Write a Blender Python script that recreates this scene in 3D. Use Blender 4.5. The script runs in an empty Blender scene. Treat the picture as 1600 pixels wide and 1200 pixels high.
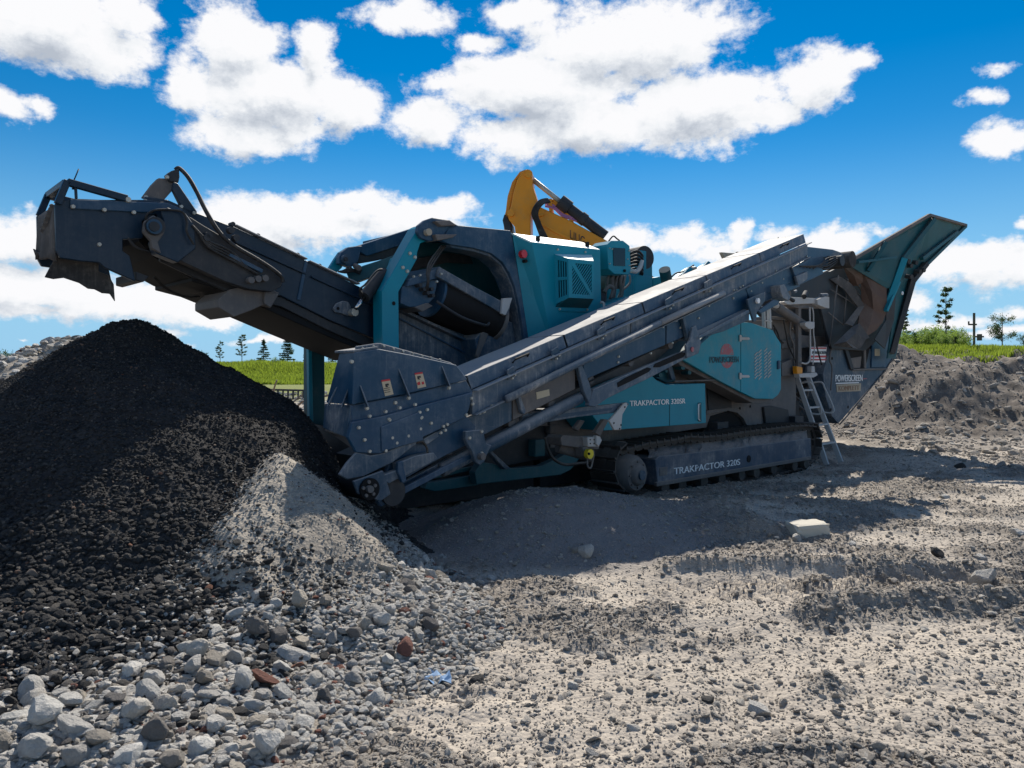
import bpy, bmesh, math, random
import numpy as np
from mathutils import Vector, Matrix, Quaternion
random.seed(7)
rng = np.random.default_rng(11)
SC = bpy.context.scene
COL = SC.collection

# ------------------------------------------------------------------ camera
F, HZ, EYE = 1202.0, 584.0, 1.5           # focal length in photo pixels, horizon row, eye height in metres
cam_d = bpy.data.cameras.new('camera')
cam_d.sensor_width = 36
cam_d.lens = 36 * F / 1600
cam_d.shift_y = (HZ - 600) / 1600
cam_d.clip_end = 5000
cam = bpy.data.objects.new('camera', cam_d)
COL.objects.link(cam)
cam.location = (0, 0, EYE)
cam.rotation_euler = (math.pi / 2, 0, 0)
SC.camera = cam

# ------------------------------------------------------------------ light and exposure
SUN_AZ, SUN_EL = math.radians(9), math.radians(43)     # behind the machine, a little right
sun_d = bpy.data.lights.new('sun', 'SUN')
sun_d.energy = 4.9
sun_d.angle = math.radians(0.5)
sun_d.color = (1.0, 0.93, 0.82)
sun = bpy.data.objects.new('sun', sun_d)
COL.objects.link(sun)
sd = Vector((math.sin(SUN_AZ) * math.cos(SUN_EL), math.cos(SUN_AZ) * math.cos(SUN_EL), math.sin(SUN_EL)))
sun.rotation_euler = sd.to_track_quat('Z', 'Y').to_euler()
sun.location = (0, 0, 30)
SC.view_settings.view_transform = 'Standard'
SC.view_settings.look = 'None'
SC.view_settings.exposure = 0.42
SC.view_settings.gamma = 1.0
SC.view_settings.use_curve_mapping = False


class NT:
    """small helper to write node trees"""
    def __init__(self, tree):
        self.t = tree
        self.n = tree.nodes
        self.l = tree.links

    def add(self, typ, ins=None, **kw):
        nd = self.n.new(typ)
        for k, v in kw.items():
            setattr(nd, k, v)
        if ins:
            for k, v in ins.items():
                self.put(nd.inputs[k], v)
        return nd

    def put(self, sock, v):
        if hasattr(v, 'is_linked') or isinstance(v, bpy.types.NodeSocket):
            self.l.new(v, sock)
        else:
            sock.default_value = v

    def math(self, op, a, b=None, c=None, clamp=False):
        nd = self.n.new('ShaderNodeMath')
        nd.operation = op
        nd.use_clamp = clamp
        self.put(nd.inputs[0], a)
        if b is not None:
            self.put(nd.inputs[1], b)
        if c is not None:
            self.put(nd.inputs[2], c)
        return nd.outputs[0]

    def vm(self, op, a, b=None, out=0):
        nd = self.n.new('ShaderNodeVectorMath')
        nd.operation = op
        self.put(nd.inputs[0], a)
        if b is not None:
            self.put(nd.inputs[1], b)
        return nd.outputs[out]

    def noise(self, vec, scale, detail=4, rough=0.55, dist=0.0, out='Fac'):
        nd = self.n.new('ShaderNodeTexNoise')
        self.put(nd.inputs['Vector'], vec)
        nd.inputs['Scale'].default_value = scale
        nd.inputs['Detail'].default_value = detail
        nd.inputs['Roughness'].default_value = rough
        nd.inputs['Distortion'].default_value = dist
        return nd.outputs[out]

    def ramp(self, fac, stops):
        nd = self.n.new('ShaderNodeValToRGB')
        cr = nd.color_ramp
        while len(cr.elements) < len(stops):
            cr.elements.new(0.5)
        for e, (p, c) in zip(cr.elements, stops):
            e.position = p
            e.color = (*c, 1) if len(c) == 3 else c
        self.put(nd.inputs[0], fac)
        return nd.outputs[0]

    def mix(self, fac, a, b, blend='MIX'):
        nd = self.n.new('ShaderNodeMix')
        nd.data_type = 'RGBA'
        nd.blend_type = blend
        self.put(nd.inputs[0], fac)
        self.put(nd.inputs[6], a if not isinstance(a, tuple) else (*a[:3], 1))
        self.put(nd.inputs[7], b if not isinstance(b, tuple) else (*b[:3], 1))
        return nd.outputs[2]

    def step(self, v, lo, hi):
        nd = self.n.new('ShaderNodeMapRange')
        nd.interpolation_type = 'SMOOTHSTEP'
        self.put(nd.inputs[0], v)
        nd.inputs[1].default_value = lo
        nd.inputs[2].default_value = hi
        return nd.outputs[0]


# ------------------------------------------------------------------ sky with clouds (world)
world = bpy.data.worlds.new('World')
SC.world = world
world.use_nodes = True
world.cycles.sampling_method = 'MANUAL'
world.cycles.sample_map_resolution = 1024


def azel(px, py):
    u = math.atan((px - 800) / F)
    return u, math.atan((HZ - py) / F * math.cos(u))


# cumulus masses: centre x, y and radii in degrees-like units, seen from the yard
CL = [(80, 45, 175, 85), (190, 20, 70, 60), (10, 165, 45, 38), (58, 165, 25, 18),
      (365, 55, 85, 75), (420, 150, 150, 85), (535, 165, 95, 55), (395, 205, 120, 55), (492, 80, 45, 65), (300, 130, 50, 60),
      (640, 25, 100, 38), (740, 62, 60, 22), (800, 15, 90, 30),
      (980, 60, 200, 85), (850, 140, 200, 80), (800, 215, 110, 52), (665, 190, 75, 50), (690, 130, 50, 30), (930, 190, 170, 65),
      (1090, 165, 170, 75), (1270, 120, 95, 62), (1210, 175, 60, 35), (1340, 100, 40, 26),
      (480, 345, 190, 48), (640, 345, 120, 42), (380, 370, 160, 48), (560, 325, 80, 35), (700, 330, 50, 30),
      (50, 375, 150, 52), (40, 440, 220, 50), (190, 470, 260, 42), (330, 490, 120, 20), (60, 490, 150, 20),
      (1060, 375, 80, 34), (1115, 385, 60, 28), (985, 375, 60, 32), (1155, 378, 28, 30), (1222, 372, 45, 22), (1310, 380, 75, 30), (1270, 395, 60, 20),
      (1380, 365, 40, 18), (1160, 350, 22, 16),
      (1530, 415, 150, 42), (1600, 440, 120, 34), (1430, 420, 70, 30), (1565, 218, 70, 38), (1530, 150, 46, 20), (1545, 108, 60, 18), 
      (1600, 352, 22, 14), (1480, 500, 130, 14), (1590, 490, 60, 18), (1430, 470, 40, 20), (1560, 520, 90, 12),
      (425, 530, 60, 8), (300, 532, 14, 5), (40, 530, 16, 4), (230, 515, 80, 10), (1415, 505, 40, 16)]
g = bpy.data.node_groups.new('cloud_density', 'ShaderNodeTree')
g.interface.new_socket('Vector', in_out='INPUT', socket_type='NodeSocketVector')
g.interface.new_socket('Density', in_out='OUTPUT', socket_type='NodeSocketFloat')
N = NT(g)
gi, go = N.add('NodeGroupInput'), N.add('NodeGroupOutput')
v0 = gi.outputs[0]
wn = N.noise(v0, 7, 2, 0.5, out='Color')
w1 = N.vm('SUBTRACT', wn, (0.5, 0.5, 0.5))
w1 = N.vm('MULTIPLY', w1, (0.05, 0.035, 0.0))
w2 = N.vm('MULTIPLY', N.vm('SUBTRACT', N.noise(v0, 32, 4, 0.6, out='Color'), (0.5, 0.5, 0.5)), (0.035, 0.03, 0.0))
v1 = N.vm('ADD', N.vm('ADD', v0, w1), w2)
cur = None
for (cx, cy, rx, ry) in CL:
    u0, e0 = azel(cx, cy)
    u1, _ = azel(cx + rx, cy)
    _, e1 = azel(cx, cy - ry)
    ru, re = abs(u1 - u0), abs(e1 - e0)
    d = N.vm('SUBTRACT', v1, (u0, e0, 0))
    d = N.vm('MULTIPLY', d, (1 / ru, 1 / re, 0))
    ln = N.vm('LENGTH', d, out=1)
    m = N.math('SUBTRACT', 1.0, ln)
    # small clouds must not read as strong as large ones
    m = N.math('MULTIPLY', m, min(1.55, 0.42 + re * 17))
    if cur is None:
        cur = m
    else:
        cur = N.math('SMOOTH_MAX', cur, m, 0.12)
# the sky outside the frame carries the same kind of cloud at random
sep = N.add('ShaderNodeSeparateXYZ', {0: v0})
bank = N.noise(v0, 2.6, 3, 0.5)
bank = N.math('SUBTRACT', bank, 0.53)
bank = N.math('MULTIPLY', bank, 5.0)
absu = N.math('ABSOLUTE', sep.outputs[0])
o1 = N.step(absu, 0.62, 0.85)
o2 = N.step(sep.outputs[1], 0.47, 0.62)
outm = N.math('MAXIMUM', o1, o2)
bank = N.math('SUBTRACT', bank, N.math('MULTIPLY', N.math('SUBTRACT', 1.0, outm), 3.0))
cur = N.math('MAXIMUM', cur, bank)
v2 = N.vm('MULTIPLY', v0, (1.0, 1.5, 1.0))
n1 = N.noise(v2, 12, 10, 0.66, 0.1)
n2 = N.noise(v2, 40, 7, 0.7)
nn = N.math('ADD', N.math('MULTIPLY', N.math('SUBTRACT', n1, 0.5), 2.0), N.math('MULTIPLY', N.math('SUBTRACT', n2, 0.5), 0.5))
den = N.math('ADD', cur, nn)
den = N.math('MINIMUM', den, N.math('ADD', N.math('MULTIPLY', cur, 2.5), 0.45))
g.links.new(den, go.inputs[0])

W = NT(world.node_tree)
W.n.clear()
tc = W.add('ShaderNodeTexCoord')
sp = W.add('ShaderNodeSeparateXYZ', {0: tc.outputs['Generated']})
uu = W.math('ARCTAN2', sp.outputs[0], sp.outputs[1])
vv = W.math('ARCSINE', sp.outputs[2])
uv = W.add('ShaderNodeCombineXYZ', {0: uu, 1: vv}).outputs[0]
d0 = W.add('ShaderNodeGroup', node_tree=g)
W.put(d0.inputs[0], uv)
d1 = W.add('ShaderNodeGroup', node_tree=g)
W.put(d1.inputs[0], W.vm('ADD', uv, (0.006, 0.028, 0)))
mask = W.step(d0.outputs[0], 0.0, 0.50)
mask = W.math('MULTIPLY', mask, W.step(vv, -0.01, 0.02))
thick = W.step(d1.outputs[0], 0.05, 2.1)
relief = W.math('MULTIPLY', W.math('SUBTRACT', d0.outputs[0], d1.outputs[0]), 0.42)
softn = W.noise(W.vm('MULTIPLY', uv, (1, 1.7, 1)), 9, 4, 0.5)
ccol = W.ramp(W.math('ADD', W.math('SUBTRACT', thick, relief), W.math('MULTIPLY', W.math('SUBTRACT', softn, 0.5), 0.5)),
              [(0.0, (0.98, 0.98, 1.0)), (0.30, (0.90, 0.92, 0.95)), (0.60, (0.70, 0.74, 0.80)), (1.0, (0.48, 0.53, 0.61))])
sky = W.add('ShaderNodeTexSky', sky_type='NISHITA')
sky.sun_disc = False
sky.sun_elevation = SUN_EL
sky.sun_rotation = SUN_AZ
sky.altitude = 300
sky.air_density = 1.0
sky.dust_density = 0.0
sky.ozone_density = 2.5
hs = W.add('ShaderNodeHueSaturation', {'Saturation': 1.5, 'Value': 1.0, 'Hue': 0.498, 'Color': sky.outputs[0]})
gm = W.add('ShaderNodeGamma', {0: hs.outputs[0], 1: 1.0})
lowf = W.math('MULTIPLY', W.math('SUBTRACT', 1.0, W.step(vv, 0.0, 0.30)), 0.9)
skyc = W.mix(lowf, gm.outputs[0], (2.9, 6.2, 9.4))
b1 = W.add('ShaderNodeBackground', {0: skyc, 1: 0.070})
b2 = W.add('ShaderNodeBackground', {0: ccol, 1: 0.74})
ms = W.add('ShaderNodeMixShader', {0: mask, 1: b1.outputs[0], 2: b2.outputs[0]})
W.add('ShaderNodeOutputWorld', {0: ms.outputs[0]})


# ------------------------------------------------------------------ materials
MATS = {}


def new_mat(name):
    m = bpy.data.materials.new(name)
    m.use_nodes = True
    m.node_tree.nodes.clear()
    return m, NT(m.node_tree)


def finish(T, color, rough, bump=None, bstr=0.3, bdist=0.01, metal=0.0, spec=0.5, trans=None):
    p = T.add('ShaderNodeBsdfPrincipled', {'Base Color': color, 'Roughness': rough, 'Metallic': metal, 'Specular IOR Level': spec})
    if bump is not None:
        b = T.add('ShaderNodeBump', {'Height': bump, 'Strength': bstr, 'Distance': bdist})
        T.l.new(b.outputs[0], p.inputs['Normal'])
    T.add('ShaderNodeOutputMaterial', {0: p.outputs[0]})
    return p


def paint(name, col, dust=0.35, dcol=(0.23, 0.21, 0.19), rough=0.38, streak=1.0, metal=0.0):
    """weathered machine paint: dust film, vertical run-off streaks, fine scratches"""
    m, T = new_mat(name)
    tc = T.add('ShaderNodeTexCoord')
    o = tc.outputs['Object']
    film = T.step(T.noise(o, 1.9, 8, 0.68), 0.42, 0.66)
    fine = T.step(T.noise(o, 13, 6, 0.75), 0.46, 0.66)
    sv = T.vm('MULTIPLY', o, (11, 11, 0.9))
    run = T.step(T.noise(sv, 1.6, 5, 0.7), 0.5, 0.78)
    scr = T.step(T.noise(T.vm('MULTIPLY', o, (2.2, 30, 40)), 2.0, 4, 0.7), 0.64, 0.72)
    geo = T.add('ShaderNodeNewGeometry')
    gz = T.add('ShaderNodeSeparateXYZ', {0: geo.outputs['Normal']})
    upf = T.step(gz.outputs[2], 0.1, 0.8)
    d = T.math('MULTIPLY', film, 0.55)
    d = T.math('ADD', d, T.math('MULTIPLY', T.math('MULTIPLY', fine, T.math('ADD', film, 0.35)), 0.5))
    run2 = T.step(T.noise(T.vm('MULTIPLY', o, (38, 38, 2.2)), 1.0, 4, 0.7), 0.50, 0.66)
    run = T.math('ADD', T.math('MULTIPLY', run, 0.6), T.math('MULTIPLY', T.math('MULTIPLY', run2, film), 0.9))
    d = T.math('ADD', d, T.math('MULTIPLY', run, 0.6 * streak))
    d = T.math('MULTIPLY', d, dust)
    d = T.math('ADD', d, T.math('MULTIPLY', upf, min(0.75, dust * 1.4)))
    d = T.math('ADD', d, T.math('MULTIPLY', scr, 0.16 * streak), clamp=True)
    base = T.mix(T.noise(o, 3, 3), tuple(c * 0.82 for c in col), tuple(c * 1.15 for c in col))
    c = T.mix(d, base, dcol)
    r = T.math('ADD', T.math('MULTIPLY', d, 0.45), rough, clamp=True)
    finish(T, c, r, T.noise(o, 45, 4, 0.6), 0.12, 0.004, metal=metal, spec=0.32)
    MATS[name] = m
    return m


paint('navy', (0.009, 0.052, 0.108), 0.30, dcol=(0.22, 0.25, 0.29), rough=0.33)
paint('navy_dusty', (0.024, 0.062, 0.105), 0.62, dcol=(0.28, 0.28, 0.285), rough=0.42, streak=1.7)
paint('steel_blue', (0.06, 0.10, 0.15), 0.70, dcol=(0.36, 0.355, 0.35), rough=0.40, streak=1.7)
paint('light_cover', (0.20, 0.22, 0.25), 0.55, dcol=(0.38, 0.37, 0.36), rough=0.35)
paint('teal', (0.0, 0.240, 0.335), 0.06, dcol=(0.10, 0.24, 0.27), rough=0.36, streak=0.6)
paint('teal_dusty', (0.0, 0.27, 0.37), 0.42, dcol=(0.24, 0.30, 0.29), rough=0.38, streak=1.3)
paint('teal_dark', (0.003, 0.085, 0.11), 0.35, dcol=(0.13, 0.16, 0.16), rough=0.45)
paint('teal_sunlit', (0.50, 0.72, 0.75), 0.2, dcol=(0.5, 0.55, 0.55), rough=0.35)  # pale copy of the teal paint, sunlight put into the colour
paint('grey_steel', (0.50, 0.50, 0.50), 0.6, dcol=(0.46, 0.43, 0.39), rough=0.5)
paint('dust_steel', (0.12, 0.115, 0.115), 0.7, dcol=(0.24, 0.21, 0.19), rough=0.6)
paint('track_frame', (0.045, 0.07, 0.11), 0.72, dcol=(0.27, 0.26, 0.26), rough=0.5)
paint('navy_deep', (0.005, 0.024, 0.050), 0.15, dcol=(0.16, 0.16, 0.16), rough=0.36)
paint('dark_steel', (0.026, 0.030, 0.036), 0.35, dcol=(0.12, 0.11, 0.105), rough=0.5)
paint('track_steel', (0.045, 0.04, 0.037), 0.75, dcol=(0.16, 0.14, 0.125), rough=0.55)
paint('yellow_paint', (0.80, 0.30, 0.008), 0.22, dcol=(0.45, 0.28, 0.12), rough=0.35)
paint('belt_rubber', (0.008, 0.008, 0.009), 0.16, dcol=(0.05, 0.05, 0.05), rough=0.75, streak=0.3)
paint('rubber', (0.020, 0.020, 0.021), 0.6, dcol=(0.13, 0.12, 0.11), rough=0.8)
paint('curtain', (0.065, 0.062, 0.062), 0.6, dcol=(0.20, 0.18, 0.165), rough=0.8)
paint('rust_plate', (0.115, 0.072, 0.056), 0.45, dcol=(0.17, 0.135, 0.115), rough=0.75, streak=1.6)
paint('hose', (0.012, 0.012, 0.013), 0.3, rough=0.5, streak=0)
paint('chrome', (0.55, 0.55, 0.55), 0.1, rough=0.2, metal=1.0, streak=0)
paint('zinc', (0.50, 0.48, 0.42), 0.3, rough=0.35, metal=0.3, streak=0)
paint('wood', (0.20, 0.15, 0.11), 0.3, rough=0.8)
paint('beige_board', (0.42, 0.36, 0.27), 0.3, dcol=(0.5, 0.47, 0.4), rough=0.7)


def flat(name, col, rough=0.5, worn=0.0, under=(0.03, 0.06, 0.1)):
    m, T = new_mat(name)
    o = T.add('ShaderNodeTexCoord').outputs['Object']
    n = T.noise(o, 14, 5, 0.7)
    c = T.mix(T.math('MULTIPLY', n, 0.3), col, tuple(x * 0.6 for x in col))
    if worn:
        c = T.mix(T.step(T.noise(o, 22, 5, 0.7), 0.62 - worn * 0.3, 0.72 - worn * 0.2), c, under)
    finish(T, c, rough)
    MATS[name] = m
    return m


flat('white_print', (0.92, 0.93, 0.93))
flat('white_worn', (0.80, 0.82, 0.84), worn=0.30)
flat('black_print', (0.02, 0.02, 0.025))
flat('dark_print', (0.02, 0.05, 0.07), worn=0.45, under=(0.02, 0.2, 0.24))
flat('red_print', (0.55, 0.03, 0.04))
flat('logo_red', (0.42, 0.10, 0.12), worn=0.42, under=(0.16, 0.22, 0.24))
flat('sticker', (0.55, 0.46, 0.32))
flat('yellow_plug', (0.80, 0.62, 0.03))
flat('red_lens', (0.62, 0.03, 0.04), 0.2)
flat('brown_print', (0.30, 0.17, 0.10))
flat('hole', (0.004, 0.004, 0.005), 0.9)
flat('glass_dark', (0.004, 0.010, 0.018), 0.1)
flat('blue_scrap', (0.35, 0.50, 0.70), 0.35)
flat('purple_hose', (0.45, 0.20, 0.42), 0.5)


def soil(name, lo, mid, hi, scale=1.0, bumps=1.0, attr=False):
    m, T = new_mat(name)
    o = T.add('ShaderNodeTexCoord').outputs['Object']
    big = T.noise(o, 0.55 * scale, 5, 0.6)
    med = T.noise(o, 7 * scale, 6, 0.65)
    fin = T.noise(o, 60 * scale, 4, 0.7)
    vo = T.add('ShaderNodeTexVoronoi', {'Vector': o, 'Scale': 42 * scale})
    sep = T.add('ShaderNodeSeparateColor', {0: vo.outputs['Color']})
    f = T.math('ADD', T.math('MULTIPLY', big, 0.55), T.math('MULTIPLY', med, 0.35))
    f = T.math('ADD', f, T.math('MULTIPLY', fin, 0.25))
    f = T.math('ADD', f, T.math('MULTIPLY', sep.outputs[0], 0.12))
    if attr:
        at = T.add('ShaderNodeAttribute', attribute_name='loose')
        f = T.math('SUBTRACT', f, T.math('MULTIPLY', at.outputs['Fac'], 0.25))
    c = T.ramp(f, [(0.36, lo), (0.62, mid), (0.88, hi)])
    h = T.math('ADD', T.math('MULTIPLY', fin, 0.5), T.math('MULTIPLY', vo.outputs['Distance'], -0.6))
    h = T.math('ADD', h, T.math('MULTIPLY', T.noise(o, 160 * scale, 3, 0.6), 0.25))
    finish(T, c, 0.95, h, 0.75 * bumps, 0.015, spec=0.2)
    MATS[name] = m
    return m


soil('ground_soil', (0.22, 0.195, 0.17), (0.40, 0.355, 0.305), (0.58, 0.51, 0.42), attr=True)
soil('black_soil', (0.012, 0.012, 0.013), (0.028, 0.027, 0.028), (0.07, 0.066, 0.064))
soil('grey_fines', (0.13, 0.12, 0.105), (0.27, 0.24, 0.205), (0.46, 0.41, 0.34))
soil('mound_fines', (0.15, 0.135, 0.13), (0.24, 0.215, 0.205), (0.36, 0.33, 0.31))
soil('bank_soil', (0.085, 0.078, 0.072), (0.17, 0.155, 0.145), (0.33, 0.30, 0.27), 0.5)


def stone_mat(name, stops, rough=0.9):
    m, T = new_mat(name)
    o = T.add('ShaderNodeTexCoord').outputs['Object']
    at = T.add('ShaderNodeAttribute', attribute_name='tone', attribute_type='INSTANCER')
    oi = T.add('ShaderNodeObjectInfo')
    t = T.math('FRACT', T.math('ADD', at.outputs['Fac'], oi.outputs['Random']))
    c = T.ramp(t, stops)
    n = T.noise(T.vm('ADD', o, T.add('ShaderNodeCombineXYZ', {0: t, 1: t}).outputs[0]), 2.6, 7, 0.7)
    c = T.mix(T.step(n, 0.3, 0.75), T.mix(0.28, c, (0.05, 0.045, 0.04)), c)
    finish(T, c, rough, T.noise(o, 6, 6, 0.7), 0.6, 0.15, spec=0.25)
    MATS[name] = m
    return m


stone_mat('pale_stone', [(0.0, (0.50, 0.475, 0.44)), (0.25, (0.68, 0.66, 0.62)), (0.4, (0.42, 0.40, 0.375)), (0.6, (0.76, 0.73, 0.68)), (0.8, (0.55, 0.49, 0.41)), (0.93, (0.16, 0.15, 0.145)), (0.975, (0.16, 0.15, 0.145)), (0.98, (0.26, 0.12, 0.09)), (1.0, (0.28, 0.13, 0.10))])
stone_mat('crumb_stone', [(0.0, (0.40, 0.36, 0.315)), (0.4, (0.56, 0.50, 0.43)), (0.7, (0.46, 0.42, 0.37)), (0.92, (0.70, 0.65, 0.58)), (1.0, (0.24, 0.225, 0.21))])
stone_mat('black_stone', [(0.0, (0.035, 0.034, 0.035)), (0.5, (0.075, 0.072, 0.07)), (0.8, (0.050, 0.049, 0.05)), (0.93, (0.17, 0.155, 0.14)), (0.985, (0.10, 0.095, 0.088)), (0.99, (0.26, 0.22, 0.18)), (1.0, (0.30, 0.14, 0.09))])
stone_mat('red_stone', [(0.0, (0.30, 0.075, 0.055)), (1.0, (0.36, 0.17, 0.12))])
stone_mat('brown_stone', [(0.0, (0.27, 0.22, 0.16)), (1.0, (0.33, 0.27, 0.20))])


def leaf_mat(name, a, b):
    m, T = new_mat(name)
    o = T.add('ShaderNodeTexCoord').outputs['Object']
    gi = T.add('ShaderNodeNewGeometry')
    c = T.mix(gi.outputs['Random Per Island'], a, b)
    p = T.add('ShaderNodeBsdfPrincipled', {'Base Color': c, 'Roughness': 0.6})
    tr = T.add('ShaderNodeBsdfTranslucent', {0: T.mix(0.5, c, tuple(x * 1.4 for x in b))})
    mx = T.add('ShaderNodeMixShader', {0: 0.45, 1: p.outputs[0], 2: tr.outputs[0]})
    T.add('ShaderNodeOutputMaterial', {0: mx.outputs[0]})
    MATS[name] = m


leaf_mat('needle', (0.018, 0.050, 0.018), (0.045, 0.095, 0.025))
leaf_mat('leaf_light', (0.10, 0.18, 0.03), (0.26, 0.36, 0.07))
leaf_mat('leaf_pine', (0.03, 0.06, 0.02), (0.07, 0.11, 0.03))
leaf_mat('grass_blade', (0.10, 0.16, 0.015), (0.28, 0.36, 0.04))
flat('bark', (0.10, 0.075, 0.055), 0.9)
flat('pole_wood', (0.10, 0.09, 0.08), 0.9)


def tag(o, label=None, cat=None, group=None, kind=None):
    if label:
        o['label'] = label
    if cat:
        o['category'] = cat
    if group:
        o['group'] = group
    if kind:
        o['kind'] = kind
    return o


def mesh_obj(name, verts, faces, mat, parent=None, smooth=False, bevel=0.0, recalc=True, angle=35):
    me = bpy.data.meshes.new(name)
    me.from_pydata([tuple(v) for v in verts], [], faces)
    if recalc:
        bm = bmesh.new()
        bm.from_mesh(me)
        bmesh.ops.recalc_face_normals(bm, faces=bm.faces)
        bm.to_mesh(me)
        bm.free()
    if smooth:
        me.polygons.foreach_set('use_smooth', [True] * len(me.polygons))
    me.materials.append(MATS[mat])
    o = bpy.data.objects.new(name, me)
    COL.objects.link(o)
    if parent is not None:
        o.parent = parent
    if bevel:
        b = o.modifiers.new('edge', 'BEVEL')
        b.width = bevel
        b.segments = 1
        b.limit_method = 'ANGLE'
        b.angle_limit = math.radians(angle)
    return o


# ------------------------------------------------------------------ numpy noise
_perm = np.random.default_rng(5).permutation(4096)


def _h(ix, iy, s):
    return _perm[(_perm[(ix + s * 131) & 4095] + iy) & 4095] / 4095.0


def vnoise(x, y, s=0):
    ix, iy = np.floor(x).astype(np.int64), np.floor(y).astype(np.int64)
    fx, fy = x - ix, y - iy
    fx, fy = fx * fx * (3 - 2 * fx), fy * fy * (3 - 2 * fy)
    a, b, c, d = _h(ix, iy, s), _h(ix + 1, iy, s), _h(ix, iy + 1, s), _h(ix + 1, iy + 1, s)
    return (a * (1 - fx) + b * fx) * (1 - fy) + (c * (1 - fx) + d * fx) * fy


def fbm(x, y, octaves=4, gain=0.5, s=0):
    v, a, t = 0.0, 1.0, 0.0
    for k in range(octaves):
        v = v + a * (vnoise(x * 2 ** k + 17.3 * k, y * 2 ** k - 9.1 * k, s + k) - 0.5)
        t += a
        a *= gain
    return v / t * 2


def lumps(x, y, s=0):
    """rounded pebble-like cells, 0..1"""
    ix, iy = np.floor(x).astype(np.int64), np.floor(y).astype(np.int64)
    best = np.full(np.shape(x), 9.0)
    for di in (-1, 0, 1):
        for dj in (-1, 0, 1):
            jx, jy = ix + di, iy + dj
            px = jx + _h(jx, jy, s)
            py = jy + _h(jx, jy, s + 7)
            rr = 0.45 + 0.75 * _h(jx, jy, s + 13)
            dd = ((x - px) ** 2 + (y - py) ** 2) / (rr * rr)
            best = np.minimum(best, dd)
    return np.sqrt(np.clip(1 - best, 0, 1))


def sstep(v, a, b):
    t = np.clip((v - a) / (b - a), 0, 1)
    return t * t * (3 - 2 * t)


# ------------------------------------------------------------------ the shape of the yard
def seg_dist(X, Y, pts):
    """distance to a polyline and the parameter along it"""
    best = np.full(np.shape(X), 1e9)
    for (x0, y0), (x1, y1) in zip(pts[:-1], pts[1:]):
        dx, dy = x1 - x0, y1 - y0
        t = np.clip(((X - x0) * dx + (Y - y0) * dy) / (dx * dx + dy * dy), 0, 1)
        best = np.minimum(best, np.hypot(X - x0 - t * dx, Y - y0 - t * dy))
    return best


def ground_loose(X, Y):
    """0 where the ground is packed and pale, 1 where it is loose and crumbly"""
    a = fbm(X * 0.9, Y * 1.5, 4, 0.55, 40)
    b = sstep(a, -0.05, 0.16)
    b = np.maximum(b, 1 - sstep(seg_dist(X, Y, [(1.3, 5.95), (2.6, 5.85), (4.2, 5.6)]), 0.10, 0.28))
    b = np.maximum(b, 1 - sstep(seg_dist(X, Y, [(1.9, 4.72), (2.9, 4.85), (4.0, 5.05)]), 0.10, 0.25))
    return b


def bank_height(X, Y):
    """spoil bank behind and right of the machine, with the grassed terrace behind it"""
    crest = 1.66 + 0.25 * fbm(X * 0.35, Y * 0.1, 3, 0.5, 3) + 0.38 * np.exp(-((X - 11.3) / 0.75) ** 2) + 0.30 * sstep(X, 13.0, 17.0)
    foot = 16.8 + 1.2 * fbm(X * 0.3, X * 0 + 2.0, 3, 0.5, 9)
    rise = sstep(Y, foot, foot + 5.4)
    side = sstep(X, 8.6, 11.6)
    z = crest * rise * side
    z = z + rise * side * (0.45 * fbm(X * 0.7, Y * 0.7, 4, 0.6, 21) + 0.2 * np.abs(fbm(X * 2.0, Y * 2.0, 3, 0.55, 22)))
    return z


def far_height(X, Y):
    z = 0.0 * X
    # grassed berm far left behind the rubble
    t = sstep(Y, 46, 54) * (1 - 0.0 * X)
    zl = 0.85 * sstep(Y, 26, 38) + 1.2 * t + 0.12 * fbm(X * 0.2, Y * 0.2, 3, 0.5, 31) * t
    # terrace on the right
    zr = 2.55 * sstep(Y, 24, 31) + 0.15 * fbm(X * 0.15, Y * 0.15, 3, 0.5, 33) * sstep(Y, 22, 30)
    w = sstep(X, 3, 9)
    return zl * (1 - w) + zr * w


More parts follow.
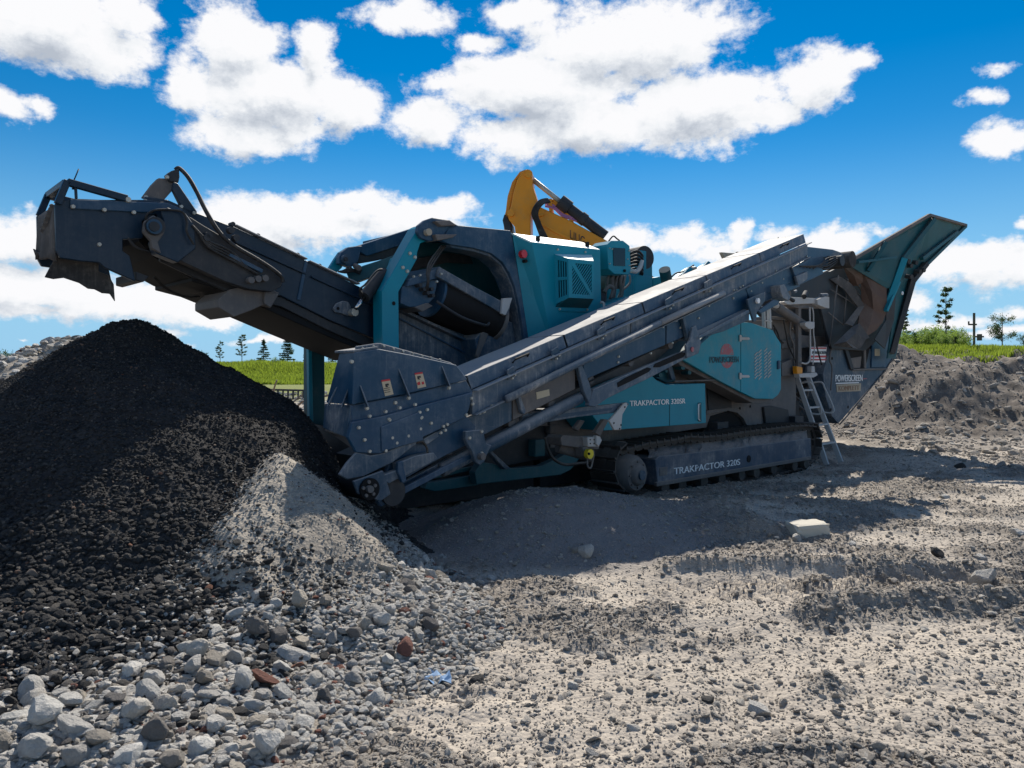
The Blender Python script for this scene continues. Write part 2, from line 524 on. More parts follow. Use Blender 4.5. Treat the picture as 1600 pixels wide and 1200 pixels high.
def ground_h(X, Y, fine=True):
    z = 0.030 * fbm(X * 0.45, Y * 0.45, 3, 0.5, 1)
    z = z + 0.55 * np.exp(-(((X + 1.0) / 3.4) ** 2 + ((Y - 21) / 4.5) ** 2)) * 0.7
    # mound of fines in front of the machine
    q = np.sqrt(((X - 0.35) / 1.55) ** 2 + ((Y - 7.25) / 1.45) ** 2)
    m = 0.38 * (1 - sstep(q, 0.10, 1.12)) - 0.05 * np.exp(-(((X - 0.5) / 0.28) ** 2 + ((Y - 7.35) / 0.22) ** 2)) - 0.05 * np.exp(-(((X + 0.35) / 0.30) ** 2 + ((Y - 7.3) / 0.2) ** 2))
    z = z + m
    z = z + 0.17 * np.exp(-(((X - 2.1) / 1.1) ** 2 + ((Y - 7.8) / 0.55) ** 2))
    z = z + 0.10 * np.exp(-(((X - 3.3) / 0.9) ** 2 + ((Y - 8.2) / 0.35) ** 2))
    # pit under the machine, between the tracks
    z = z - 0.22 * np.exp(-(((X + 0.1) / 1.1) ** 2 + ((Y - 9.6) / 0.8) ** 2))
    # loose windrows and the track print
    z = z + 0.13 * np.exp(-(seg_dist(X, Y, [(1.75, 6.9), (2.35, 7.0)]) / 0.16) ** 2) * (0.7 + 0.5 * fbm(X * 4, Y * 4, 2, 0.5, 8))
    z = z + 0.085 * np.exp(-(seg_dist(X, Y, [(1.2, 5.78), (2.6, 5.75), (3.4, 5.65)]) / 0.11) ** 2)
    z = z + 0.105 * np.exp(-(seg_dist(X, Y, [(1.95, 4.78), (2.9, 4.92), (4.6, 5.2)]) / 0.13) ** 2)
    band = (1 - sstep(np.abs(Y - (5.25 + 0.05 * X)), 0.16, 0.30)) * sstep(X, 0.7, 1.2)
    ph = (X + 0.55 * Y) / 0.155
    z = z - band * 0.045 + band * 0.040 * (np.cos(ph * 2 * np.pi) > 0.55) * (vnoise(X * 5, Y * 5, 77) > 0.3)
    band2 = (1 - sstep(np.abs(X - (1.15 + 0.12 * (Y - 4))), 0.10, 0.20)) * (1 - sstep(np.abs(Y - 3.9), 0.5, 0.9))
    z = z - band2 * 0.035
    band3 = (1 - sstep(np.abs(X - (1.75 + 0.1 * (Y - 4))), 0.10, 0.20)) * (1 - sstep(np.abs(Y - 4.1), 0.4, 0.7))
    z = z - band3 * 0.032
    z = z + np.maximum(bank_height(X, Y), far_height(X, Y))
    # the machine has pressed its track lane flat
    ls = (X - 1.41) * 0.734 + (Y - 9.44) * 0.679
    lt = -(X - 1.41) * 0.679 + (Y - 9.44) * 0.734
    w = np.exp(-((lt - 0.15) / 0.42) ** 2) * sstep(ls, -0.9, -0.3) * (1 - sstep(ls, 6.2, 7.0))
    z = z * (1 - w) - (0.05 + 0.024 * np.clip(ls, 0, 7)) * w
    if fine:
        lo = ground_loose(X, Y)
        near = 1 - sstep(Y, 14, 30)
        mnd = 1 - 0.75 * (1 - sstep(q, 0.9, 1.1))
        z = z + near * mnd * (0.026 + 0.030 * lo) * fbm(X * 5, Y * 5, 6, 0.72, 50)
        z = z + near * mnd * 0.03 * np.clip(fbm(X * 2.2, Y * 4.4, 4, 0.6, 51), -0.5, 1) 
        z = z + near * mnd * (0.004 + 0.026 * lo) * lumps(X * 14, Y * 14, 60)
        z = z + near * mnd * (0.007 + 0.013 * lo) * lumps(X * 29, Y * 29, 61)
        z = z + (1 - mnd) * (0.012 * lumps(X * 26, Y * 26, 62) + 0.03 * fbm(X * 3, Y * 3, 4, 0.6, 67))
        bk = sstep(Y, 16, 18) * sstep(X, 8.5, 10.5) * (1 - sstep(Y, 23, 26))
        z = z + bk * (0.22 * fbm(X * 1.3 + 3, Y * 1.3, 6, 0.62, 63) + 0.05 * lumps(X * 4.2, Y * 4.2, 64) * (vnoise(X * 1.5, Y * 1.5, 66) > 0.55) + 0.03 * fbm(X * 9, Y * 9, 3, 0.6, 65))
    return z


BP = (-3.42, 6.90, 1.93)        # top of the black heap
GP = (-1.66, 5.52, 0.90)        # top of the grey heap


def black_h(X, Y, fine=True):
    x, y = X - BP[0], Y - BP[1]
    r = np.hypot(x, y)
    ang = np.arctan2(y, x)
    rr = r * (1 + 0.05 * np.sin(ang * 3 + 1) + 0.03 * np.sin(ang * 7)) * (1 + 0.24 * sstep(-x, 0.1, 1.0) * sstep(y, -1.6, -0.4))
    z = BP[2] + 0.02 - (np.sqrt(rr * rr + 0.022) - 0.15) * 0.61
    # shoulder running back and left
    x2, y2 = X + 5.6, Y - 8.0
    z = np.maximum(z, 0.50 - (np.sqrt((x2 * 0.75) ** 2 + y2 ** 2 + 0.2) - 0.45) * 0.6)
    # small second crest part way down the face
    z = z + 0.10 * np.exp(-(((X + 2.45) / 0.5) ** 2 + ((Y - 5.85) / 0.35) ** 2))
    z = z + 0.06 * fbm(X * 1.1, Y * 1.1, 3, 0.5, 70)
    z = z - 0.95 * sstep(X + 0.25 * (Y - 5), -1.55, -0.4)
    # toe flares out
    z = np.where(z < 0.36, 0.36 - (0.36 - z) * 0.42, z)
    if fine:
        z = z + 0.07 * fbm(X * 3, Y * 3, 5, 0.65, 71) + 0.030 * lumps(X * 9, Y * 9, 72) + 0.020 * lumps(X * 21, Y * 21, 73) + 0.012 * lumps(X * 40, Y * 40, 74)
    return z


def grey_h(X, Y, fine=True):
    x, y = X - GP[0], Y - GP[1]
    x = x + 0.10 * np.sin(y * 2.3)
    r = np.hypot(np.where(x > 0, x * (1.45 - 0.35 * sstep(-y, 0.0, 1.0)), x * (1.35 - 0.45 * sstep(-y, 0.2, 1.4))), y * 0.70)
    z = GP[2] - (np.sqrt(r * r + 0.02) - 0.14) * 0.69
    z = np.where(z < 0.22, 0.22 - (0.22 - z) * 0.42, z)
    # fan of stones running out front left
    d = seg_dist(X, Y, [(-1.35, 4.4), (-1.45, 3.5), (-1.9, 2.7)])
    z = np.maximum(z, 0.19 - d * 0.17 - 0.05 * np.clip(3.6 - Y, 0, 1))
    z = z - 0.6 * sstep(X + 0.5 * (Y - 5), -0.35, 0.35)
    ang = np.arctan2(y, x)
    z = z + 0.045 * np.sin(ang * 7 + 5 * fbm(X * 1.5, Y * 1.5, 3, 0.5, 80)) * np.clip(r, 0, 1) * sstep(z, 0.1, 0.35)
    z = z + 0.07 * fbm(X * 1.7, Y * 1.7, 4, 0.55, 81)
    if fine:
        z = z + 0.018 * fbm(X * 8, Y * 8, 4, 0.6, 82) + 0.014 * lumps(X * 16, Y * 16, 83) + 0.010 * lumps(X * 38, Y * 38, 84)
    return z


def surf(X, Y):
    X, Y = np.asarray(X, float), np.asarray(Y, float)
    return np.maximum(np.maximum(ground_h(X, Y, False), black_h(X, Y, False)), grey_h(X, Y, False))


def grid_mesh(name, xs, ys, hf, mat, keep=None, attr=None):
    X, Y = np.meshgrid(xs, ys)
    Z = hf(X, Y)
    nx, ny = len(xs), len(ys)
    co = np.stack([X.ravel(), Y.ravel(), Z.ravel()], 1)
    i = np.arange(nx - 1)[None, :] + np.arange(ny - 1)[:, None] * nx
    q = np.stack([i, i + 1, i + 1 + nx, i + nx], -1).reshape(-1, 4)
    if keep is not None:
        k = keep(X, Y, Z).ravel()
        fk = k[q].any(1)
        q = q[fk]
        used = np.zeros(len(co), bool)
        used[q.ravel()] = True
        remap = np.cumsum(used) - 1
        co = co[used]
        q = remap[q]
    me = bpy.data.meshes.new(name)
    me.vertices.add(len(co))
    me.vertices.foreach_set('co', co.astype(np.float32).ravel())
    me.loops.add(len(q) * 4)
    me.loops.foreach_set('vertex_index', q.astype(np.int32).ravel())
    me.polygons.add(len(q))
    me.polygons.foreach_set('loop_start', (np.arange(len(q)) * 4).astype(np.int32))
    me.polygons.foreach_set('loop_total', np.full(len(q), 4, np.int32))
    me.polygons.foreach_set('use_smooth', np.ones(len(q), bool))
    me.update(calc_edges=True)
    if attr is not None:
        a = me.attributes.new('loose', 'FLOAT', 'POINT')
        a.data.foreach_set('value', attr(co[:, 0], co[:, 1]).astype(np.float32))
    me.materials.append(MATS[mat])
    o = bpy.data.objects.new(name, me)
    COL.objects.link(o)
    return o


# ground: one sheet, fine near the camera and coarser to the horizon
ys = [1.2]
while ys[-1] < 1600:
    ys.append(ys[-1] + max(0.018, 0.0062 * ys[-1]) if ys[-1] < 30 else ys[-1] * 1.045)
xr = list(np.arange(-4.2, 7.6, 0.024))
st = 0.03
while xr[-1] < 20:
    xr.append(xr[-1] + st)
    st = min(st * 1.04, 0.09)
while xr[-1] < 1500:
    st *= 1.10
    xr.append(xr[-1] + st)
st, xl = 0.03, []
x = -4.2
while x > -1500:
    st = min(st * 1.05, 0.3) if x > -9 else st * 1.12
    x -= st
    xl.append(x)
xs = np.array(xl[::-1] + xr)
yneg = -np.geomspace(0.3, 900, 24)[::-1]
ys = np.concatenate([yneg, np.array([0.2, 0.6, 0.9]), np.array(ys)])
ground = grid_mesh('ground', xs, ys, ground_h, 'ground_soil', attr=ground_loose)
# the bank and the packed yard share the sheet; the bank soil is darker
m, T = MATS['ground_soil'], NT(MATS['ground_soil'].node_tree)
pr = [n for n in T.n if n.type == 'BSDF_PRINCIPLED'][0]
src = pr.inputs['Base Color'].links[0].from_socket
gp = T.add('ShaderNodeNewGeometry').outputs['Position']
gx = T.add('ShaderNodeSeparateXYZ', {0: gp})
bn = T.noise(gp, 2.2, 6, 0.7)
bankc = T.ramp(bn, [(0.3, (0.085, 0.072, 0.062)), (0.52, (0.165, 0.142, 0.122)), (0.76, (0.38, 0.33, 0.275))])
bm_ = T.math('MULTIPLY', T.step(T.math('ADD', gx.outputs[1], T.math('MULTIPLY', bn, 3.0)), 18.2, 19.6), T.step(gx.outputs[0], 4.0, 6.0))
c1 = T.mix(bm_, src, bankc)
mx_ = T.vm('DIVIDE', T.vm('SUBTRACT', gp, (0.35, 7.25, 0.0)), (1.75, 1.65, 1000.0))
ml = T.vm('LENGTH', mx_, out=1)
mm = T.math('SUBTRACT', 1.0, T.step(T.math('ADD', ml, T.math('MULTIPLY', bn, 0.25)), 0.85, 1.15))
c2 = T.mix(mm, c1, T.mix(T.noise(gp, 9, 5), (0.17, 0.155, 0.15), (0.27, 0.25, 0.24)))  # fines on the mound, darkened so its shade is partly in the colour
farg = T.step(gx.outputs[1], 30, 34)
c3 = T.mix(farg, c2, T.mix(T.noise(gp, 0.8, 5), (0.13, 0.16, 0.05), (0.22, 0.24, 0.07)))
T.l.new(c3, pr.inputs['Base Color'])
tag(ground, kind='structure')

black = grid_mesh('black_heap', np.arange(-8.2, 0.6, 0.022), np.arange(2.6, 11.4, 0.022), black_h, 'black_soil',
                  keep=lambda X, Y, Z: (Z > ground_h(X, Y, False) - 0.10) & (Z > grey_h(X, Y, False) - 0.12))
tag(black, 'tall cone shaped heap of black screened material under the raised conveyor', 'heap', kind='stuff')
grey = grid_mesh('grey_heap', np.arange(-4.6, 0.6, 0.018), np.arange(2.1, 8.2, 0.018), grey_h, 'grey_fines',
                 keep=lambda X, Y, Z: (Z > ground_h(X, Y, False) - 0.08) & (Z > black_h(X, Y, False) - 0.12))
tag(grey, 'heap of pale grey fines and stones below the tail of the side conveyor', 'heap', kind='stuff')
# ------------------------------------------------------------------ stones
def rock_mesh(name, sub, seed, mat, sharp=0.5, smooth=False):
    r = random.Random(seed)
    bm = bmesh.new()
    bmesh.ops.create_icosphere(bm, subdivisions=sub, radius=1.0)
    cuts = []
    for k in range(int(9 * sharp) + 5):
        n = Vector((r.gauss(0, 1), r.gauss(0, 1), r.gauss(0, 1))).normalized()
        cuts.append((n, r.uniform(0.50, 0.80)))
    for v in bm.verts:
        for n, d in cuts:
            p = v.co.dot(n)
            if p > d:
                v.co -= n * (p - d) * 0.92
        v.co *= 1 + r.uniform(-0.035, 0.035)
    sx, sy, sz = r.uniform(0.9, 1.35), r.uniform(0.75, 1.1), r.uniform(0.62, 0.95)
    for v in bm.verts:
        v.co = Vector((v.co.x * sx, v.co.y * sy, v.co.z * sz))
    me = bpy.data.meshes.new(name)
    bm.to_mesh(me)
    bm.free()
    if smooth:
        me.polygons.foreach_set('use_smooth', [True] * len(me.polygons))
    me.materials.append(MATS[mat])
    return me


ROCKS = [rock_mesh('rock', 3, 100 + k, 'pale_stone', random.uniform(0.5, 2.2)) for k in range(12)]
ROCK_RED = [rock_mesh('rock', 2, 200 + k, 'red_stone', 1.0) for k in range(3)]
ROCK_BROWN = [rock_mesh('rock', 3, 220 + k, 'brown_stone', 0.8) for k in range(2)]
ROCK_DARK = [rock_mesh('rock', 3, 230 + k, 'black_stone', 0.6) for k in range(3)]


def pool(name, n, sub, seed, mat):
    c = bpy.data.collections.new(name)
    for k in range(n):
        o = bpy.data.objects.new(name + '_source', rock_mesh(name, sub, seed + k, mat, random.uniform(0.4, 1.0)))
        c.objects.link(o)
    return c


POOL_BLACK = pool('black_lump', 6, 2, 300, 'black_stone')
POOL_PALE = pool('pale_stone', 8, 2, 330, 'pale_stone')
POOL_CRUMB = pool('crumb', 6, 2, 360, 'crumb_stone')


def scatter(name, pts, scl, tone, coll, parent=None, mat=None, flatten=0.85):
    """many loose lumps as ONE stuff object: points carrying size, turn and tone, instanced by geometry nodes"""
    n = len(pts)
    me = bpy.data.meshes.new(name)
    me.vertices.add(n)
    me.vertices.foreach_set('co', np.asarray(pts, np.float32).ravel())
    a = me.attributes.new('size', 'FLOAT_VECTOR', 'POINT')
    s3 = np.stack([scl * rng.uniform(0.8, 1.25, n), scl * rng.uniform(0.8, 1.2, n), scl * flatten * rng.uniform(0.75, 1.2, n)], 1)
    a.data.foreach_set('vector', s3.astype(np.float32).ravel())
    a = me.attributes.new('turn', 'FLOAT_VECTOR', 'POINT')
    a.data.foreach_set('vector', np.stack([rng.uniform(-0.5, 0.5, n), rng.uniform(-0.5, 0.5, n), rng.uniform(0, 6.28, n)], 1).astype(np.float32).ravel())
    a = me.attributes.new('tone', 'FLOAT', 'POINT')
    a.data.foreach_set('value', np.asarray(tone, np.float32))
    a = me.attributes.new('pick', 'INT', 'POINT')
    a.data.foreach_set('value', rng.integers(0, len(coll.objects), n).astype(np.int32))
    o = bpy.data.objects.new(name, me)
    COL.objects.link(o)
    gn = bpy.data.node_groups.new(name + '_scatter', 'GeometryNodeTree')
    gn.interface.new_socket('Geometry', in_out='INPUT', socket_type='NodeSocketGeometry')
    gn.interface.new_socket('Geometry', in_out='OUTPUT', socket_type='NodeSocketGeometry')
    T = NT(gn)
    i, u = T.add('NodeGroupInput'), T.add('NodeGroupOutput')
    ci = T.add('GeometryNodeCollectionInfo')
    ci.inputs['Collection'].default_value = coll
    ci.inputs['Separate Children'].default_value = True
    ci.inputs['Reset Children'].default_value = True
    ip = T.add('GeometryNodeInstanceOnPoints')
    ip.inputs['Pick Instance'].default_value = True

    def named(nm, ty):
        nd = T.add('GeometryNodeInputNamedAttribute', data_type=ty)
        nd.inputs['Name'].default_value = nm
        return nd.outputs[0]
    T.l.new(i.outputs[0], ip.inputs['Points'])
    T.l.new(ci.outputs[0], ip.inputs['Instance'])
    T.l.new(named('pick', 'INT'), ip.inputs['Instance Index'])
    T.l.new(named('size', 'FLOAT_VECTOR'), ip.inputs['Scale'])
    er = T.add('FunctionNodeEulerToRotation')
    T.l.new(named('turn', 'FLOAT_VECTOR'), er.inputs[0])
    T.l.new(er.outputs[0], ip.inputs['Rotation'])
    T.l.new(ip.outputs[0], u.inputs[0])
    md = o.modifiers.new('scatter', 'NODES')
    md.node_group = gn
    o['kind'] = 'stuff'
    if parent is not None:
        o.parent = parent
    return o


def gpoint(px, py):
    """where the sight line through a photo pixel first meets the yard"""
    k, kz = (px - 800) / F, (HZ - py) / F
    Y = np.arange(1.6, 40, 0.02)
    z = EYE + kz * Y
    h = surf(k * Y, Y)
    hit = np.nonzero(h >= z)[0]
    y = Y[hit[0]] if len(hit) else EYE / -kz
    return float(k * y), float(y), float(surf(k * y, y))


def inside(X, Y, poly):
    r = np.zeros(np.shape(X), bool)
    n = len(poly)
    for a in range(n):
        x0, y0 = poly[a]
        x1, y1 = poly[(a + 1) % n]
        c = ((y0 > Y) != (y1 > Y)) & (X < (x1 - x0) * (Y - y0) / (y1 - y0 + 1e-12) + x0)
        r ^= c
    return r


# black lumps over the whole black heap, coarser towards the toe
n = 130000
X = rng.uniform(-6.5, 0.3, n)
Y = rng.uniform(2.9, 8.3, n)
k = (black_h(X, Y, False) > ground_h(X, Y, False) - 0.03) & (black_h(X, Y, False) > grey_h(X, Y, False) - 0.02 - 0.26 * rng.random(n) ** 3) & (X > -0.76 * Y)
X, Y = X[k], Y[k]
Z = np.maximum(black_h(X, Y, False), grey_h(X, Y, False))
low = 1 - sstep(Z, 0.1, 1.3)
s = 0.006 + 0.008 * rng.random(len(X)) ** 2 + (0.003 + 0.024 * rng.random(len(X)) ** 7) * low
Z = np.maximum(black_h(X, Y, True), grey_h(X, Y, True)) + s * 0.25
scatter('black_lump', np.stack([X, Y, Z], 1), s, rng.random(len(X)), POOL_BLACK, black)

# fine stones over the grey heap
n = 90000
X = rng.uniform(-4.2, 0.5, n)
Y = rng.uniform(2.3, 7.3, n)
k = (grey_h(X, Y, False) > ground_h(X, Y, False) - 0.02) & (grey_h(X, Y, False) > black_h(X, Y, False) - 0.02 - 0.16 * rng.random(n) ** 3)
X, Y = X[k], Y[k]
Z = np.maximum(grey_h(X, Y, False), black_h(X, Y, False))
low = 1 - sstep(Z, 0.08, 0.5)
k = rng.random(len(X)) < 0.45 + 0.55 * low
X, Y, low = X[k], Y[k], low[k]
s = 0.0045 + 0.006 * rng.random(len(X)) ** 2 + 0.018 * rng.random(len(X)) ** 1.8 * low
Z = np.maximum(grey_h(X, Y, True), black_h(X, Y, True)) + s * 0.3
scatter('pale_gravel', np.stack([X, Y, Z], 1), s, rng.random(len(X)) * 0.97, POOL_PALE, grey)

# crumbs over the open ground
n = 420000
Y = 2.2 + 13 * rng.random(n) ** 1.7
X = rng.uniform(-0.75, 1.10, n) * Y
lo = ground_loose(X, Y)
k = (ground_h(X, Y, False) > np.maximum(black_h(X, Y, False), grey_h(X, Y, False)) - 0.02) & (rng.random(n) < 0.30 + 0.70 * lo)
qm = np.sqrt(((X - 0.35) / 1.55) ** 2 + ((Y - 7.25) / 1.45) ** 2)
k &= (qm > 1.05) | (rng.random(n) < 0.5)
X, Y, lo = X[k], Y[k], lo[k]
s = 0.0026 + 0.0042 * rng.random(len(X)) ** 2 + 0.020 * rng.random(len(X)) ** 18 + 0.001 * Y / 3
Z = ground_h(X, Y, True) + s * 0.2
cr = scatter('gravel', np.stack([X, Y, Z], 1), s, rng.random(len(X)), POOL_CRUMB)
tag(cr, 'loose gravel and crumbs strewn over the open yard floor', 'gravel', kind='stuff')
# crumbs on the far yard and the bank
n = 11000
X = rng.uniform(7.5, 19, n)
Y = rng.uniform(12, 22.5, n)
k = (X / Y > 0.38)
X, Y = X[k], Y[k]
s = 0.014 + 0.02 * rng.random(len(X)) ** 2 + 0.11 * rng.random(len(X)) ** 22
Z = ground_h(X, Y, True) + s * 0.2
bkc = scatter('bank_rubble', np.stack([X, Y, Z], 1), s, rng.random(len(X)), POOL_CRUMB)
tag(bkc, 'broken rubble lying over the spoil bank behind the machine', 'rubble', kind='stuff')

# the stone fan at the foot of the heaps: larger stones one by one, the rest as stuff
fan = [gpoint(*p)[:2] for p in [(-40, 1230), (-40, 1120), (60, 1085), (150, 1050), (250, 1010), (330, 960), (450, 945), (560, 945), (640, 890), (690, 870), (770, 925), (720, 985), (650, 1020), (600, 1060), (520, 1100), (470, 1150), (420, 1235)]]
fx, fy = [p[0] for p in fan], [p[1] for p in fan]
n = 17000
X = rng.uniform(min(fx), max(fx), n)
Y = rng.uniform(min(fy), max(fy), n)
k = inside(X, Y, fan)
X, Y = X[k], Y[k]
dep = sstep(Y, 5.6, 3.0)
dep = 1 - sstep(Y, 3.0, 5.6)
s = (0.010 + 0.020 * rng.random(len(X))) * (0.7 + 0.6 * dep)
Z = surf(X, Y) + rng.uniform(0.0, 0.02, len(X))
sf = scatter('stone_bed', np.stack([X, Y, Z], 1), s, rng.random(len(X)) * 0.97, POOL_PALE, grey)

BIG = []       # (x, y, size)


def free(x, y, s):
    return all((x - a) ** 2 + (y - b) ** 2 > ((s + c) * 0.78) ** 2 for a, b, c in BIG)


WHERE = [((-9, -1.75), 'near the bottom left corner of the yard'), ((-1.75, -1.2), 'in the middle of the stone fan'), ((-1.2, 9), 'at the right end of the stone fan')]


def place_rock(x, y, s, me, name, label, cat, group=None, z=None, sink=0.12, flat_=1.0, rz=None):
    o = bpy.data.objects.new(name, me)
    COL.objects.link(o)
    zz = float(surf(x, y)) if z is None else z
    o.location = (x, y, zz + s * (0.62 - sink) * flat_)
    o.scale = (s * random.uniform(0.9, 1.25), s * random.uniform(0.8, 1.05), s * random.uniform(0.75, 1.2) * flat_)
    o.rotation_euler = (random.uniform(-0.5, 0.5), random.uniform(-0.5, 0.5), random.uniform(0, 6.28) if rz is None else rz)
    return tag(o, label, cat, group)


# stones that stand out, one by one (photo position, radius in metres, kind, label)
SPECIAL = [
    (52, 1180, 0.115, 'p', 'large slab like grey stone lying at the bottom left corner'),
    (205, 1192, 0.095, 'p', 'large round grey stone cut by the bottom edge of the photo'),
    (257, 1112, 0.085, 'p', 'big angular pale stone high in the stone fan left'),
    (120, 1150, 0.085, 'p', 'big rounded grey stone right of the corner slab'),
    (335, 1145, 0.078, 'p', 'long tilted pale stone on the near edge of the fan'),
    (355, 1128, 0.062, 'p', 'broad pale broken stone behind the long tilted one'),
    (455, 1030, 0.110, 'p', 'big flat white concrete lump upright in the stone fan'),
    (487, 1120, 0.072, 'p', 'grey faceted stone alone on sand right of the fan'),
    (585, 1102, 0.080, 'p', 'pale cracked stone alone on the sand below the fan tip'),
    (133, 1075, 0.085, 'b', 'brown earthy flat stone on the edge of the black heap'),
    (448, 1072, 0.060, 'r', 'pinkish brick like stone in the middle of the stone fan'),
    (230, 1146, 0.040, 'r', 'small dark red brick piece among the large pale stones'),
    (343, 990, 0.045, 'r', 'dark red brick piece on the slope above the stone fan'),
    (572, 1048, 0.036, 'r', 'orange brick crumb near the right side of the fan'),
    (683, 884, 0.040, 'r', 'bright red brick piece at the shaded toe of the grey heap'),
    (657, 962, 0.030, 'r', 'small red brick crumb among the stones at the fan end'),
    (150, 968, 0.045, 'r', 'reddish stone lying on the face of the black heap'),
    (451, 1008, 0.026, 'r', 'tiny orange brick crumb beside the white concrete lump'),
    (782, 960, 0.072, 'p', 'blue grey speckled stone alone on pale sand right of the fan'),
    (748, 930, 0.080, 'd', 'dark grey boulder leaning in the last stones of the fan'),
    (762, 944, 0.066, 'p', 'grey rounded stone touching the dark boulder'),
    (690, 905, 0.085, 'p', 'oblong whitish stone at the edge of the shadow'),
    (768, 905, 0.050, 'p', 'small pale block lying inside the machine shadow edge'),
    (915, 862, 0.095, 'p', 'grey slab of stone half in the shadow on the fines mound'),
    (898, 862, 0.060, 'p', 'small grey stone left of the slab on the mound'),
    (940, 1027, 0.052, 'p', 'oval pale stone in the middle of the open yard'),
    (918, 1040, 0.036, 'd', 'small dark stone just left of the oval pale one'),
    (1183, 1113, 0.078, 'p', 'pale blocky stone standing alone at the lower right'),
    (1285, 1094, 0.032, 'p', 'small blue grey stone right of the blocky pale one'),
    (1535, 912, 0.135, 'p', 'large pale boulder in the windrow at the right edge'),
    (1330, 852, 0.070, 'p', 'grey stone right of the square concrete block'),
    (1310, 873, 0.060, 'p', 'flat grey stone in front of the concrete block'),
    (1465, 865, 0.080, 'd', 'flat dark slab of stone left of the large boulder'),
    (1590, 835, 0.130, 'p', 'pale broken slab cut by the right edge of the photo'),
    (1535, 872, 0.075, 'p', 'flat bluish stone behind the large boulder'),
    (1475, 775, 0.085, 'p', 'white stone on the crest right of the shadow lobe'),
    (1535, 777, 0.060, 'p', 'small white stone near the right edge crest'),
    (1500, 725, 0.120, 'd', 'low dark lump in the shade beside the bank foot'),
    (1301, 990, 0.036, 'p', 'little pale stone in the right half of the open yard'),
    (745, 1068, 0.060, 'd', 'dark clod left of the middle of the lower yard'),
    (895, 1075, 0.040, 'p', 'pale chip of stone below the oval pale stone'),
    (1105, 1098, 0.055, 'd', 'black clod left of the blocky pale stone'),
    (924, 1182, 0.036, 'p', 'small pale stone close to the bottom edge centre'),
    (1068, 976, 0.028, 'p', 'tiny pale pebble in the sandy middle patch'),
    (640, 1075, 0.030, 'p', 'small whitish stone right of the cracked pale stone'),
    (605, 1030, 0.062, 'p', 'round pale stone at the right foot of the fan'),
    (630, 1000, 0.070, 'p', 'tan flat stone capping the right foot of the fan'),
]
for i, (px, py, s, kd, lab) in enumerate(SPECIAL):
    s *= 0.55 if kd == 'r' else 0.74
    x, y, z = gpoint(px, py + s * 250 / 3)
    me = {'p': ROCKS[i % 12], 'b': ROCK_BROWN[i % 2], 'r': ROCK_RED[i % 3], 'd': ROCK_DARK[i % 3]}[kd]
    place_rock(x, y, s, me, 'stone' if kd != 'r' else 'brick_piece', lab, 'stone' if kd != 'r' else 'brick piece', z=z)
    BIG.append((x, y, s))

MARKS = [(52, 1180, 'the corner slab'), (205, 1192, 'the round stone at the bottom edge'), (257, 1112, 'the big angular stone'), (335, 1145, 'the long tilted stone'), (455, 1030, 'the white concrete lump'), (487, 1120, 'the lone faceted stone'), (585, 1102, 'the cracked lone stone'), (133, 1075, 'the brown flat stone'), (448, 1072, 'the pinkish brick stone'), (230, 1146, 'the dark red brick piece'), (343, 990, 'the upper red brick piece'), (572, 1048, 'the orange brick crumb'), (683, 884, 'the bright red brick piece'), (657, 962, 'the small red brick crumb'), (748, 930, 'the dark boulder'), (690, 905, 'the oblong whitish stone'), (630, 1000, 'the tan flat stone')]
NTH = ['nearest', 'second', 'third', 'fourth', 'fifth', 'sixth', 'seventh', 'eighth', 'ninth', 'tenth', 'eleventh', 'twelfth'] + ['next %d-th' % k for k in range(13, 60)]
FAN = []
cnt = 0
tries = 0
while cnt < 250 and tries < 20000:
    tries += 1
    x, y = random.uniform(min(fx), max(fx)), random.uniform(min(fy), max(fy))
    if not inside(np.array(x), np.array(y), fan):
        continue
    big = max(0.0, min(1.0, (5.4 - y) / 2.4))
    s = (0.027 + 0.034 * random.random() ** 1.4) * (0.75 + 0.50 * big) if cnt > 60 else random.uniform(0.040, 0.058) * (0.68 + 0.45 * big)
    if not free(x, y, s):
        continue
    BIG.append((x, y, s))
    side = [w for (a, b), w in WHERE if a <= x < b][0]
    size = 'large' if s > 0.042 else 'small'
    FAN.append((place_rock(x, y, s, ROCKS[cnt % 12], 'stone', 'pale stone', 'stone', 'pale stones of the stone fan', sink=random.uniform(-0.45, 0.15)), size))
    cnt += 1
rows = {}
for o, size in FAN:
    qx, qy = 800 + F * o.location.x / o.location.y, HZ + F * (EYE - o.location.z) / o.location.y
    mx, my, nm = min(MARKS, key=lambda q: (q[0] - qx) ** 2 + (q[1] - qy) ** 2)
    if abs(qx - mx) > abs(qy - my):
        way = 'left of' if qx < mx else 'right of'
    else:
        way = 'behind' if qy < my else 'in front of'
    rows.setdefault((size, way, nm), []).append(((mx - qx) ** 2 + (my - qy) ** 2, o))
for (size, way, nm), lst in rows.items():
    for k, (_, o) in enumerate(sorted(lst, key=lambda q: q[0])):
        o['label'] = f'{NTH[k]} {size} pale stone {way} {nm}'

# the square concrete block with a chip leaning on it
x, y, z = gpoint(1262, 843)


def block_mesh(name, a, b, c, mat, seed):
    r = random.Random(seed)
    bm = bmesh.new()
    bmesh.ops.create_cube(bm, size=1)
    bmesh.ops.subdivide_edges(bm, edges=bm.edges, cuts=5, use_grid_fill=True)
    for v in bm.verts:
        e = sum(abs(abs(q) - 0.5) < 0.01 for q in v.co)
        v.co *= 1 - (0.13 * r.random() if e >= 2 else 0.035 * r.random())
        v.co = Vector((v.co.x * a, v.co.y * b, v.co.z * c))
    me = bpy.data.meshes.new(name)
    bm.to_mesh(me)
    bm.free()
    me.materials.append(MATS[mat])
    return me


